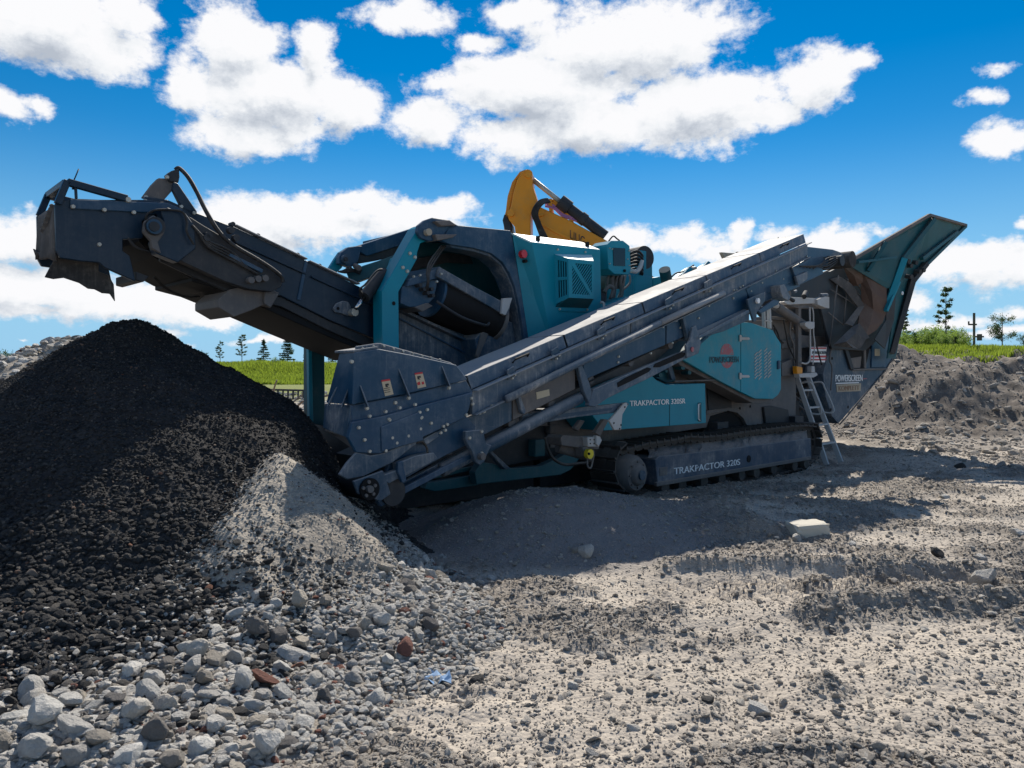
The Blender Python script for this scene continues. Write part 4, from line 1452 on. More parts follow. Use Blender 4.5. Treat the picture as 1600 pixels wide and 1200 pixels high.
plate('crusher_shroud_rib', [(752, 522), (762, 510), (768, 512), (756, 540), (748, 560), (744, 556)], 0.5, 0.03, 'dust_steel', hd)
plate('rear_shroud', [(624, 486), (690, 500), (745, 528), (748, 582), (624, 552)], 0.78, 0.05, 'navy_dusty', hd)
bar('shroud_rib', U(624, 497, 0.76), U(744, 560, 0.76), 0.02, 0.02, 'navy', hd)
bar('shroud_lip', U(624, 484, 0.74), U(744, 540, 0.74), 0.10, 0.03, 'navy_dusty', hd)
# chamfered corner panel, main face, upper chamfer in pale teal with sunlight painted in
tL, tM = 0.36, 0.18
P_tl, P_bl = U(800, 364, tL), U(829, 552, tL)
P_tm, P_bm = U(831, 378, tM), U(866, 552, tM)
P_tr, P_br = U(938, 390, tM), U(941, 552, tM)
lpanel('corner_panel', [P_tl, P_tm, P_bm, P_bl], 0.03, 'teal', hd)
lpanel('main_face', [P_tm, P_tr, P_br, P_bm], 0.03, 'teal', hd)
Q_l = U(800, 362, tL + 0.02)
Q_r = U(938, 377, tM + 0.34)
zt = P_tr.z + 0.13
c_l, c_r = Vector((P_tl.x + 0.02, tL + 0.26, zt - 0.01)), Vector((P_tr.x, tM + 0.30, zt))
lpanel('top_chamfer', [P_tl, P_tm, P_tr, c_r, c_l], 0.02, 'teal_sunlit', hd)
lpanel('roof', [c_l, c_r, c_r + Vector((0, 1.5, 0)), c_l + Vector((0, 1.5, 0))], -0.03, 'teal', hd)
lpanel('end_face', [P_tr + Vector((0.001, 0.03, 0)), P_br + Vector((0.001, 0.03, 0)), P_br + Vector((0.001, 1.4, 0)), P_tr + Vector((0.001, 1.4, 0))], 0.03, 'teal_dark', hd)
bolts([(871, 390, tM), (914, 394, tM), (874, 483, tM), (917, 484, tM)], hd, 0.014)
tube('face_rail', [U(873, 486, tM - 0.01), U(918, 487, tM - 0.01)], 0.006, 'teal', hd, n=6, smooth=False)
for x in (840, 917):
    y = 368 + (x - 831) * 0.118 + 4
    p = U(x, y, tM + 0.10)
    box('latch_slot', p.x - 0.012, p.x + 0.012, p.y - 0.03, p.y + 0.02, p.z - 0.03, p.z + 0.03, 'hole', hd, 0)
cyl('red_beacon', U(817, 397, 0.25), (0, 1, 0), 0.045, 0.05, 'red_lens', hd)
cyl('beacon_rim', U(817, 397, 0.275), (0, 1, 0), 0.050, 0.03, 'dark_steel', hd)
cyl('key_switch', U(820, 408, 0.25), (0, 1, 0), 0.02, 0.05, 'hole', hd, n=12)
# louvred air intake box
lv = emp('louvre_box', None)
tb = tM - 0.17
f_tl, f_tr, f_bl, f_br = U(888, 404, tb), U(928, 408, tb), U(889, 465, tb), U(928, 467, tb)
g_tl, g_bl = U(866, 397, tM), U(868, 480, tM)
g_tr, g_br = U(925, 398, tM), U(919, 482, tM)
def inset_slats(c00, c10, c01, c11, parent, mode):
    """frame, dark backing and slats on one face; c00 top left, c10 top right, c01 bottom left, c11 bottom right"""
    nrm = (c10 - c00).cross(c01 - c00).normalized()
    if nrm.y > 0:
        nrm = -nrm
    def at(u, v, d=0.0):
        return c00.lerp(c10, u).lerp(c01.lerp(c11, u), v) + nrm * d
    def strip_(name, u0, v0, u1, v1, w, mat, d):
        a, b = at(u0, v0, d), at(u1, v1, d)
        return bar(name, a, b, w, 0.016, mat, parent, 0, up=nrm)
    poly_extrude('backing', [at(0.03, 0.02, -0.035), at(0.97, 0.02, -0.035), at(0.97, 0.98, -0.035), at(0.03, 0.98, -0.035)], nrm * -0.006, 'hole', parent, 0)
    W, H = (c10 - c00).length, (c01 - c00).length
    poly_extrude('frame_rail', [at(0, 0), at(1, 0), at(1, 0.1), at(0, 0.1)], nrm * -0.02, 'teal', parent, 0)
    poly_extrude('frame_rail', [at(0, 0.9), at(1, 0.9), at(1, 1), at(0, 1)], nrm * -0.02, 'teal', parent, 0)
    e = 0.14 if mode == 'diag' else 0.2
    poly_extrude('frame_rail', [at(0, 0.1), at(e, 0.1), at(e, 0.9), at(0, 0.9)], nrm * -0.02, 'teal', parent, 0)
    poly_extrude('frame_rail', [at(1 - e * 0.6, 0.1), at(1, 0.1), at(1, 0.9), at(1 - e * 0.6, 0.9)], nrm * -0.02, 'teal', parent, 0)
    if mode == 'diag':
        u0, u1, v0, v1 = e, 1 - e * 0.6, 0.1, 0.9
        poly_extrude('cross_rail', [at(u0, v0), at(u0 + 0.10, v0), at(u1, v1 - 0.06), at(u1, v1), at(u1 - 0.08, v1), at(u0, v0 + 0.07)], nrm * -0.018, 'teal', parent, 0)
        for k in range(17):
            c = -0.05 + k * 0.125      # lines (u-u0)/(u1-u0) + (v-v0)/(v1-v0) = c
            ua, ub = max(0, c - 1), min(1, c)
            if ub - ua < 0.03:
                continue
            U0, V0 = u0 + ua * (u1 - u0), v0 + (c - ua) * (v1 - v0)
            U1, V1 = u0 + ub * (u1 - u0), v0 + (c - ub) * (v1 - v0)
            strip_('slat', U0, V0, U1, V1, 0.013, 'teal', -0.012)
    else:
        for k in range(5):
            u = 0.2 + k * 0.68 / 4
            strip_('slat', u, 0.1, u, 0.9, 0.013, 'teal', -0.012)
        poly_extrude('cross_rail', [at(0.1, 0.46), at(0.95, 0.46), at(0.95, 0.53), at(0.1, 0.53)], nrm * -0.018, 'teal', parent, 0)


inset_slats(f_tl, f_tr, f_bl, f_br, lv, 'diag')
gl = g_bl.copy()
inset_slats(g_tl, f_tl, g_bl.lerp(g_tl, 0.05), f_bl, lv, 'vert')
lpanel('box_top', [g_tl, g_tr, f_tr, f_tl], 0.012, 'teal_sunlit', lv)  # same teal paint, its lit tone painted on the top
lpanel('box_bottom', [g_bl, g_br, f_br, f_bl], 0.012, 'teal_dark', lv)  # same teal paint, its shade painted on the underside
lpanel('box_side', [f_tr, g_tr, g_br, f_br], 0.012, 'teal', lv)

# ---- engine bay right of the hood: filter housing, pipes, tank
eb = emp('engine_bay', None)
plate('filter_housing', [(949, 382), (956, 376), (974, 376), (984, 384), (986, 424), (981, 429), (960, 428), (951, 420)], 0.20, 0.28, 'teal', eb)
plate('filter_window', [(958, 387), (977, 388), (977, 416), (959, 415)], 0.193, 0.01, 'glass_dark', eb, 0)
cyl('drain_plug', U(976, 423, 0.19), (0, 1, 0), 0.018, 0.02, 'hole', eb, n=12)
bolts([(952, 388, .2), (982, 392, .2), (952, 412, .2), (983, 415, .2), (956, 389, .2), (980, 405, .2)], eb, 0.009)
plate('tank', [(1000, 391), (1019, 393), (1020, 466), (994, 468), (994, 430), (1000, 428)], 0.55, 0.7, 'teal', eb)
plate('tank_lower', [(994, 429), (1019, 432), (1019, 470), (994, 468)], 0.50, 0.05, 'teal', eb)
plate('bay_back', [(938, 380), (1000, 395), (1002, 470), (938, 498)], 1.1, 0.05, 'dark_steel', eb)
tube('handrail', [U(951, 377, .5), U(958, 369, .5), U(964, 373, .5), U(968, 376, .5)], 0.010, 'hose', eb)
for k in range(6):
    x = 987 + k * 2.6
    tube('muffler_coil', [U(985, 396 + k * 5, 0.5), U(996, 392 + k * 5.5, 0.45), U(1004, 400 + k * 5.3, 0.48), U(1000, 408 + k * 5, 0.55)], 0.016, 'hose', eb)
cyl('air_cleaner', U(993, 405, 0.75), (0.2, 1, 0), 0.16, 0.4, 'dark_steel', eb)
tube('exhaust_pipe', [U(986, 423, 0.40), U(994, 424, 0.40), U(1000, 418, 0.40), U(1003, 408, 0.42)], 0.030, 'grey_steel', eb)
for i, x in enumerate((948, 955, 962, 968, 974)):
    tube('coolant_pipe', [U(x + 4, 428, 0.4), U(x + 1, 440, 0.36), U(x + (i % 2) * 4 - 1, 455, 0.38), U(x - 2, 472, 0.42), U(x + 4, 490, 0.45)], 0.016 + 0.01 * (i % 2), 'dust_steel', eb)
tube('coolant_pipe', [U(944, 456, 0.34), U(952, 447, 0.32), U(958, 452, 0.34), U(954, 466, 0.36)], 0.024, 'dust_steel', eb)
tube('coolant_pipe', [U(984, 430, 0.4), U(984, 442, 0.36), U(974, 452, 0.36), U(968, 448, 0.4)], 0.014, 'dust_steel', eb)
cyl('turbo_housing', U(952, 436, 0.55), (0.1, 1, 0.1), 0.13, 0.3, 'dust_steel', eb)
cyl('oil_filter', U(940, 468, 0.40), (0, 0.2, 1), 0.05, 0.22, 'dark_steel', eb, n=16)
tube('coolant_pipe', [U(938, 472, 0.15), U(943, 474, 0.12), U(944, 484, 0.12), U(947, 488, 0.15)], 0.016, 'grey_steel', eb)
plate('bay_sill', [(938, 480), (975, 464), (1024, 461), (1022, 470), (985, 486), (948, 506), (938, 508)], 0.22, 0.3, 'teal', eb)
bolts([(971, 471, .22), (984, 467, .22), (948, 485, .22)], eb, 0.011)
# hydraulic arms of the crusher box further right
ha = emp('hydraulic_arm', None)
plate('arm_plate', [(1021, 434), (1032, 432), (1040, 440), (1052, 445), (1052, 456), (1036, 458), (1022, 460)], 0.8, 0.10, 'teal', ha)
plate('arm_plate', [(1050, 440), (1062, 430), (1076, 420), (1084, 416), (1088, 424), (1078, 436), (1066, 444), (1054, 448)], 0.7, 0.10, 'teal', ha)
plate('arm_plate', [(1084, 428), (1102, 414), (1108, 412), (1111, 420), (1104, 432), (1088, 438)], 0.75, 0.10, 'teal', ha)
cyl('arm_cylinder', U(1042, 440, 0.6), (0.5, 0.2, -0.6), 0.08, 0.42, 'teal_dark', ha)
cyl('arm_cylinder', U(1095, 426, 0.6), (1, 0.0, 0.75), 0.05, 0.5, 'teal', ha)
cyl('arm_cylinder', U(1068, 432, 0.55), (1, 0.0, 0.75), 0.045, 0.4, 'teal', ha)
tube('arm_line', [U(1048, 434, .6), U(1056, 427, .6), U(1068, 424, .6), U(1084, 414, .6)], 0.012, 'hose', ha)
tube('arm_line', [U(1110, 415, .6), U(1124, 412, .6), U(1140, 410, .6)], 0.014, 'teal_dark', ha)
cyl('arm_pin', U(1083, 420, 0.64), (0, 1, 0), 0.03, 0.1, 'zinc', ha, n=14)
cyl('arm_pin', U(1106, 416, 0.70), (0, 1, 0), 0.03, 0.1, 'teal_dark', ha, n=14)
plate('rubber_block', [(1070, 440), (1098, 434), (1100, 438), (1074, 446)], 0.1, 0.2, 'rubber', ha)
plate('light_board', [(1128, 394), (1152, 396), (1166, 400), (1172, 408), (1142, 414), (1136, 411)], 0.9, 0.06, 'beige_board', ha)
plate('dark_stop', [(1151, 394), (1154, 393), (1161, 401), (1158, 403)], 0.85, 0.03, 'hole', ha)
# ---- side (return) conveyor
rc = emp('side_conveyor', None)
TA, TB = -0.78, -0.12
def line_y(x, x0, y0, x1, y1):
    return y0 + (x - x0) * (y1 - y0) / (x1 - x0)
# top edges in the photo: far side skirt top (730,590)-(1246,376), near skirt lip (735,612)-(1250,384)
yt = lambda x: line_y(x, 728, 590, 1246, 375)
yl = lambda x: line_y(x, 735, 612, 1250, 385)
yb = lambda x: line_y(x, 735, 650, 1262, 402)
# near side channel in two lengths
xs_ = [735, 868, 985, 1107]
segs = [(738, 985), (987, 1262)]
for (xa, xb) in segs:
    plate('side_channel', [(xa, yl(xa)), (xb, yl(xb)), (xb, yb(xb)), (xa, yb(xa))], TA, 0.04, 'steel_blue', rc)
plate('side_channel', [(1250, 384), (1302, 390), (1313, 394), (1290, 402), (1262, 404), (1250, 408)], TA + 0.002, 0.04, 'navy', rc)
# far side channel, from machine coordinates of the near one
p0, p1 = U(738, yl(738), TA), U(1262, yl(1262), TA)
p2, p3 = U(1262, yb(1262), TA), U(738, yb(738), TA)
off = Vector((0, TB - TA, 0))
poly_extrude('side_channel', [p + off for p in (p0, p1, p2, p3)], Vector((0, 0.04, 0)), 'steel_blue', rc)
# hinged dust covers lying over the belt: each its own plate
dirv = (p1 - p0).normalized()
L = (p1 - p0).length
upv = Vector((0, 1, 0)).cross(dirv).normalized()
if upv.z < 0:
    upv = -upv
ncov = 5
for k in range(ncov):
    a = p0 + dirv * (L * k / ncov + 0.012)
    b = p0 + dirv * (L * (k + 1) / ncov - 0.012)
    hgt = 0.085
    w0, w1 = 0.035, TB - TA - 0.10
    # sloping near face of the cover and its flat top
    lpanel('cover_face', [a + Vector((0, 0.02, 0)) + upv * 0.01, b + Vector((0, 0.02, 0)) + upv * 0.01, b + Vector((0, w0, 0)) + upv * hgt * 1.6, a + Vector((0, w0, 0)) + upv * hgt * 1.6], 0.006, 'steel_blue', rc)
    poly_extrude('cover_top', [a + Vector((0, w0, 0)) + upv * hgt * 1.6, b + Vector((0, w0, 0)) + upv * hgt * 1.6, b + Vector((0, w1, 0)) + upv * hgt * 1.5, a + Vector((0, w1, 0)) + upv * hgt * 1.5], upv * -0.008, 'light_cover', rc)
    m_ = a.lerp(b, 0.5) + Vector((0, 0.02, 0)) + upv * 0.085
    tube('cover_handle', [m_ - dirv * 0.10, m_ - dirv * 0.09 + Vector((0, -0.03, 0.03)), m_ + dirv * 0.09 + Vector((0, -0.03, 0.03)), m_ + dirv * 0.10], 0.010, 'hole', rc, n=6, smooth=False)
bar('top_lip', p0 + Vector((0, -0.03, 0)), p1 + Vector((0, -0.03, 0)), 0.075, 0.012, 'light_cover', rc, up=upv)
bar('bottom_lip', p3 + Vector((0, -0.025, 0)), p2 + Vector((0, -0.025, 0)), 0.05, 0.012, 'steel_blue', rc, up=upv)
for x in (799, 868, 940, 1046, 1107):
    p = U(x, yl(x) + 2, TA)
    plate('cover_hinge', [(x - 6, yl(x) - 6), (x + 4, yl(x) - 12), (x + 8, yl(x) - 2), (x + 7, yl(x) + 6), (x - 5, yl(x) + 10)], TA - 0.035, 0.02, 'navy_dusty', rc)
    bolts([(x - 4, yl(x) + 3, TA - .04), (x + 1, yl(x) + 7, TA - .04), (x + 5, yl(x) + 2, TA - .04)], rc, 0.012)
# handrail pipe, the lower half dusty blue, the upper half pale
tube('cable_pipe', [U(791, 624, TA - 0.07), U(1030, 505, TA - 0.07)], 0.036, 'steel_blue', rc, n=14, smooth=False)
tube('cable_pipe', [U(1032, 504, TA - 0.07), U(1130, 458, TA - 0.07)], 0.037, 'light_cover', rc, n=14, smooth=False)
# lower side housing in lengths, and the return belt below
yh0 = lambda x: yb(x) + 1
yh1 = lambda x: line_y(x, 735, 690, 899, 608) if x < 900 else line_y(x, 899, 600, 1240, 452)
for i, (xa, xb, col) in enumerate(((728, 800, 'navy_dusty'), (802, 899, 'dust_steel'), (912, 1040, 'navy'), (1042, 1168, 'navy'), (1170, 1250, 'navy'))):
    plate('lower_housing', [(xa, yh0(xa)), (xb, yh0(xb)), (xb, yh1(xb)), (xa, yh1(xa))], TA + 0.05, 0.03, col, rc)
box_ = [(850, 618, TA + 0.045)]
plate('maker_plate', [(838, 613), (858, 608), (859, 618), (839, 624)], TA + 0.044, 0.005, 'sticker', rc, 0)
for (a, b) in (((906, 560), (926, 634)),):
    plate('gusset', [(903, 572), (910, 570), (922, 600), (929, 632), (922, 634), (912, 610)], TA - 0.01, 0.05, 'steel_blue', rc)
plate('gusset', [(808, 615), (813, 616), (822, 642), (820, 648), (816, 645)], TA - 0.01, 0.05, 'steel_blue', rc)
plate('gusset', [(1066, 494), (1070, 494), (1082, 530), (1088, 552), (1080, 548)], TA - 0.01, 0.05, 'navy_dusty', rc)
# return belt under the conveyor (loop)
e0, e1 = U(596, 770, TA + 0.10), U(1290, 420, TA + 0.10)
du = (e1 - e0).normalized()
un = Vector((0, 1, 0)).cross(du).normalized()
if un.z < 0:
    un = -un
lp = [e0 + un * 0.06, e1 + un * 0.06, e1 + un * 0.30, e0 + un * 0.30]
strip('belt', [(p.x, p.z) for p in lp], TA + 0.08, TB, 0.014, 'rubber', rc)
plate('return_trough', [(611, 763), (740, 697), (916, 608), (918, 622), (800, 683), (745, 712), (690, 742), (612, 782)], TA + 0.10, 0.05, 'navy_dusty', rc)
tube('return_roller_guard', [U(690, 735, TA + 0.06), U(905, 622, TA + 0.06)], 0.06, 'navy_dusty', rc, n=12, smooth=False)
for x in range(800, 1240, 62):
    p = U(x, yh1(x) + 4, TA + 0.1)
    cyl('return_roller', p + Vector((0, 0.25, 0)), (0, 1, 0), 0.045, 0.5, 'dust_steel', rc, n=14)
# channel bolts
bb = []
for x in (755, 768, 778, 871, 924, 929, 966, 1005, 1010, 1035, 1038, 1056, 1064, 1072, 1090, 1118, 1132, 1146, 1150, 1156, 1160, 1180, 1198, 1204, 1212, 1230, 1248, 1252, 1260):
    bb.append((x, yb(x) + random.uniform(-4, 3), TA))
bb2 = [(x, y, TA + 0.05) for x, y in ((965, 566), (966, 557), (1016, 552), (1050, 536), (1062, 512), (1091, 497), (1107, 478), (1145, 466), (1173, 455), (1190, 442), (1223, 436), (752, 634), (757, 630), (749, 646), (756, 643), (761, 632), (777, 590))]
bolts(bb, rc, 0.014)
bolts(bb2, rc, 0.014)
# under-frame rail from mid conveyor to the right with lit upper faces
plate('outer_rail', [(920, 634), (928, 608), (1015, 570), (1080, 545), (1096, 534), (1088, 552), (1020, 588), (950, 622), (930, 636)], TA - 0.02, 0.06, 'steel_blue', rc)
plate('rail_slot', [(965, 598), (978, 590), (1012, 574), (1018, 576), (1014, 581), (985, 596), (966, 605)], TA - 0.028, 0.01, 'hole', rc, 0)
plate('rail_slot', [(1024, 568), (1066, 550), (1072, 552), (1068, 558), (1030, 574), (1021, 574)], TA - 0.028, 0.01, 'hole', rc, 0)
lpanel('catch_tray', [U(1086, 528, TA - 0.05), U(1170, 484, TA - 0.05), U(1172, 488, TA - 0.05), U(1088, 532, TA - 0.05)], 0.35, 'steel_blue', rc)
pa, pb = U(1086, 526, TA - 0.02), U(1171, 486, TA - 0.02)
poly_extrude('catch_tray_lip', [pa, pb, pb + Vector((0, 0.22, 0.10)), pa + Vector((0, 0.22, 0.10))], Vector((0, 0, -0.012)), 'light_cover', rc)
plate('tray_front', [(1086, 527), (1171, 487), (1171, 500), (1130, 518), (1088, 530)], TA - 0.03, 0.02, 'navy_dusty', rc)
plate('rail_bracket', [(1082, 512), (1088, 508), (1096, 536), (1092, 552), (1074, 560), (1072, 540), (1078, 532)], TA - 0.05, 0.03, 'steel_blue', rc)
cyl('marker_disc', U(1082, 546, TA - 0.06), (0, 1, 0), 0.03, 0.01, 'logo_red', rc, n=14)
# head end machinery of the side conveyor, upper right
plate('head_housing', [(1166, 452), (1200, 425), (1250, 408), (1300, 394), (1312, 396), (1306, 404), (1292, 415), (1262, 428), (1238, 440), (1215, 452), (1190, 462), (1172, 468)], TA + 0.04, 0.06, 'navy', rc)
plate('head_panel', [(1238, 418), (1268, 402), (1286, 402), (1286, 428), (1248, 446), (1242, 430)], TA + 0.0, 0.04, 'navy', rc)
plate('mount_bracket', [(1244, 432), (1262, 424), (1262, 436), (1248, 446)], TA - 0.03, 0.04, 'steel_blue', rc)
plate('guard_plate', [(1168, 468), (1196, 456), (1196, 470), (1183, 488), (1182, 502), (1178, 503), (1170, 478)], TA - 0.06, 0.03, 'navy_dusty', rc)
plate('gusset', [(1184, 486), (1210, 468), (1218, 470), (1216, 476), (1190, 490)], TA - 0.05, 0.03, 'navy', rc)
plate('gusset', [(1219, 446), (1226, 444), (1236, 464), (1233, 470), (1224, 466), (1220, 456)], TA - 0.10, 0.20, 'steel_blue', rc)
cyl('white_lamp', U(1184, 470, TA - 0.08), (0, 1, 0), 0.035, 0.03, 'white_print', rc, n=14)
hd_ = emp('head_pulley', None)
plate('pulley_guard', [(1296, 400), (1300, 396), (1308, 392), (1316, 395), (1319, 404), (1312, 404), (1304, 410)], TA + 0.0, 0.5, 'navy_dusty', hd_)
cyl('pulley', U(1305, 408, (TA + TB) / 2), (0, 1, 0), 0.13, TB - TA - 0.1, 'rubber', hd_)
cyl('pulley_motor', U(1308, 408, TA - 0.06), (0, 1, 0), 0.08, 0.16, 'dark_steel', hd_)
for k in range(5):
    tube('hydraulic_hose', [U(1306 + k, 400 + 2 * k, TA - .1), U(1292, 404 + 4 * k, TA - .12), U(1284 - 2 * k, 412 + k, TA - .1), U(1270 - 5 * k, 420 - k, TA - .05)], 0.009, 'hose', hd_)

# ---- transfer chute with warning stickers, bottom left of the side conveyor
tc_ = emp('transfer_chute', None)
TC = TA - 0.06
plate('chute_face', [(554, 551), (592, 545), (640, 554), (713, 570), (730, 592), (730, 594), (640, 614), (551, 632)], TC, 0.03, 'navy', tc_)
plate('chute_leak_block', [(560, 556), (592, 552), (712, 576), (728, 600), (730, 640), (655, 680), (594, 702), (560, 700), (556, 640)], TC + 0.06, 0.14, 'navy', tc_)  # added filler behind the chute faces, stops sunlight leaking through
nl0, nl1 = U(554, 551, TC), U(551, 632, TC)
lpanel('chute_end', [nl0 + Vector((0, 0.002, 0)), nl1 + Vector((0, 0.002, 0)), nl1 + Vector((0.02, 0.44, 0)), nl0 + Vector((0.02, 0.26, 0))], -0.03, 'navy', tc_)
lpanel('chute_lid', [nl0 + Vector((0, 0.01, 0.0)), U(592, 545, TC) + Vector((0, 0.01, 0)), U(592, 545, TC) + Vector((0, 0.3, 0.0)), nl0 + Vector((0, 0.3, 0.0))], 0.02, 'navy_dusty', tc_)
plate('top_flange', [(556, 541), (590, 536), (594, 536), (704, 566), (712, 571), (592, 546), (557, 550)], TC + 0.05, 0.02, 'navy_dusty', tc_)
bolts([(566, 544, TC + .05), (583, 541, TC + .05), (599, 541, TC + .05), (614, 545, TC + .05), (629, 549, TC + .05), (644, 552, TC + .05), (659, 556, TC + .05), (673, 559, TC + .05), (687, 562, TC + .05)], tc_, 0.010)
plate('sticker_plate', [(596, 594), (609, 592), (615, 616), (602, 619)], TC - 0.004, 0.006, 'sticker', tc_, 0)
plate('sticker_plate', [(648, 583), (660, 581), (666, 604), (653, 607)], TC - 0.004, 0.006, 'sticker', tc_, 0)
plate('sticker_header', [(596, 594), (609, 592), (609.6, 594.6), (596.6, 596.6)], TC - 0.007, 0.004, 'red_print', tc_, 0)
plate('sticker_header', [(648, 583), (660, 581), (660.6, 583.6), (648.6, 585.6)], TC - 0.007, 0.004, 'red_print', tc_, 0)
for (x, y) in ((605, 601), (655, 589)):
    plate('pictogram', [(x - 3, y - 1), (x + 2, y - 2), (x + 3, y + 1), (x, y + 1.5), (x + 2, y + 4), (x - 2, y + 4)], TC - 0.007, 0.004, 'black_print', tc_, 0)
plate('pictogram', [(652, 598), (656, 596), (657, 601), (653, 602)], TC - 0.007, 0.004, 'red_print', tc_, 0)
plate('pictogram', [(659, 597), (662, 596), (663, 600), (660, 601)], TC - 0.007, 0.004, 'red_print', tc_, 0)
for (x, y) in ((604, 607), (604, 610), (605, 613)):
    plate('print_line', [(x - 4, y), (x + 5, y - 1.6), (x + 5.2, y - 0.8), (x - 3.8, y + 0.9)], TC - 0.007, 0.004, 'black_print', tc_, 0)
for (xa, ya, xb, yb_) in ((562, 602, 572, 636), (622, 576, 637, 620), (690, 572, 700, 604)):
    P = [U(xa, ya, TC), U(xb, yb_, TC), U(xb + 3, yb_, TC - 0.09)]
    poly_extrude('rib', P, Vector((0.012, 0, 0)), 'navy_dusty', tc_, 0)
    bolts([(xb + 1, yb_ + 2, TC - 0.02)], tc_, 0.016)
for (xa, ya, xb, yb_) in ((545, 602, 535, 636), (525, 605, 513, 634)):
    P = [U(xa, ya, TC + 0.1), U(xb, yb_, TC + 0.1), U(xb - 3, yb_, TC + 0.04)]
    poly_extrude('rib', P, Vector((0.012, 0, 0)), 'navy_dusty', tc_, 0)
plate('chute_middle', [(549, 634), (640, 616), (728, 594), (739, 612), (735, 618), (640, 640), (550, 661)], TC + 0.02, 0.03, 'navy', tc_)
plate('lower_skirt', [(550, 660), (600, 650), (650, 636), (739, 613), (733, 640), (728, 652), (655, 686), (620, 700), (594, 709), (557, 707), (544, 684)], TC - 0.02, 0.04, 'navy', tc_)
plate('lower_overlap', [(596, 667), (660, 642), (662, 688), (640, 694), (597, 706)], TC - 0.035, 0.015, 'navy', tc_)
el0, el1, el2 = U(551, 633, TC), U(550, 660, TC), U(544, 684, TC)
lpanel('end_skirt', [el0 + Vector((0, .03, 0)), el2 + Vector((0, .03, 0)), el2 + Vector((0.04, 0.46, 0.05)), el0 + Vector((0.02, 0.46, 0))], -0.03, 'navy_dusty', tc_)
lpanel('end_flap', [el2 + Vector((0.02, .03, 0)), U(557, 707, TC) + Vector((0.02, .03, 0)), U(557, 707, TC) + Vector((0.05, 0.42, 0.1)), el2 + Vector((0.05, 0.46, 0.03))], -0.02, 'dust_steel', tc_)
plate('nose_plate', [(557, 707), (580, 712), (600, 708), (655, 686), (650, 694), (615, 722), (569, 744), (543, 749), (530, 742), (542, 724)], TC - 0.01, 0.03, 'navy_dusty', tc_)
bolts([(x, y, TC - .02) for x, y in ((560, 668), (569, 687), (577, 705), (608, 656), (607, 655), (612, 684), (619, 692), (637, 681), (602, 704), (655, 644), (667, 640), (657, 653), (673, 661), (658, 652), (577, 650), (602, 643), (624, 637), (648, 632), (692, 666), (698, 663), (688, 676), (695, 672), (656, 670), (736, 622), (738, 631), (728, 648))], tc_, 0.015)
bolts([(549, 565, TC), (617, 629, TC + .02)], tc_, 0.017)
# tail end: bearing plate, star pulley, take-up
te = emp('conveyor_tail', None)
plate('bearing_plate', [(552, 752), (580, 742), (599, 735), (604, 750), (611, 772), (594, 784), (582, 778), (560, 772)], TC - 0.01, 0.03, 'navy_dusty', te)
cyl('pulley_recess', U(577, 764, TC - 0.02), (0, 1, 0), 0.085, 0.03, 'hole', te, n=32)
cyl('pulley_shaft', U(577, 764, TC - 0.045), (0, 1, 0), 0.028, 0.05, 'dust_steel', te, n=14)
for k in range(5):
    a_ = k * 2 * math.pi / 5 + 0.4
    cyl('pulley_bolt', U(577, 764, TC - 0.04) + Vector((0.055 * math.cos(a_), 0, 0.055 * math.sin(a_))), (0, 1, 0), 0.014, 0.02, 'dust_steel', te, n=8)
cyl('tail_pulley', U(580, 762, (TC + TB) / 2), (0, 1, 0), 0.11, TB - TC - 0.05, 'dark_steel', te)
plate('take_up_box', [(622, 724), (650, 712), (678, 707), (685, 717), (660, 730), (632, 745), (624, 738)], TC - 0.02, 0.09, 'navy_dusty', te)
plate('take_up_box', [(600, 742), (622, 734), (626, 746), (608, 756), (602, 752)], TC - 0.01, 0.07, 'navy_dusty', te)
plate('take_up_end', [(623, 722), (630, 720), (636, 752), (629, 755), (622, 738)], TC - 0.04, 0.04, 'navy', te)
plate('housing', [(612, 716), (655, 690), (728, 650), (744, 666), (740, 690), (690, 715), (640, 744), (610, 758), (604, 738)], TC + 0.09, 0.05, 'navy', te)
plate('inspection_lid', [(662, 686), (684, 674), (686, 682), (672, 692), (664, 696)], TC + 0.03, 0.05, 'steel_blue', te)
tube('tension_hose', [U(650, 692, TC), U(660, 690, TC - .02), U(667, 700, TC), U(668, 708, TC)], 0.010, 'hose', te)
plate('drip_guard', [(590, 784), (611, 772), (640, 757), (740, 706), (746, 712), (640, 768), (596, 792)], TC + 0.06, 0.05, 'navy', te)
plate('hanger', [(728, 674), (741, 672), (755, 672), (760, 693), (769, 696), (764, 704), (757, 722), (750, 727), (744, 722), (738, 706), (731, 694), (728, 686)], TC - 0.03, 0.05, 'navy_dusty', te)
cyl('hanger_pin', U(752, 713, TC - 0.05), (0, 1, 0), 0.030, 0.06, 'dust_steel', te, n=18)
bolts([(733, 684, TC - .03), (752, 674, TC - .03), (752, 708, TC - .03)], te, 0.016)

# ---- folding landing strut, jack and hydraulic ram under the side conveyor
st_ = emp('support_strut', None)
TS = -0.62
plate('strut_channel', [(816, 650), (822, 648), (870, 641), (980, 629), (984, 632), (960, 645), (900, 652), (820, 666), (816, 662)], TS, 0.05, 'steel_blue', st_)
plate('strut_web', [(822, 653), (958, 637), (955, 641), (822, 661)], TS - 0.004, 0.006, 'navy', st_, 0)
plate('strut_end', [(952, 657), (962, 646), (975, 630), (980, 629), (981, 634), (973, 648), (972, 658), (971, 672), (966, 672), (960, 672), (956, 664)], TS - 0.05, 0.03, 'grey_steel', st_)
for (x, y) in ((976, 636), (959, 661), (970, 664), (968, 670)):
    hole(x, y, TS - 0.05, 0.010, st_)
plate('knuckle', [(814, 642), (824, 640), (827, 650), (816, 652)], TS - 0.03, 0.05, 'steel_blue', st_)
plate('jack_body', [(876, 684), (880, 680), (920, 683), (938, 690), (936, 702), (915, 701), (878, 696)], -0.35, 0.22, 'dust_steel', st_)
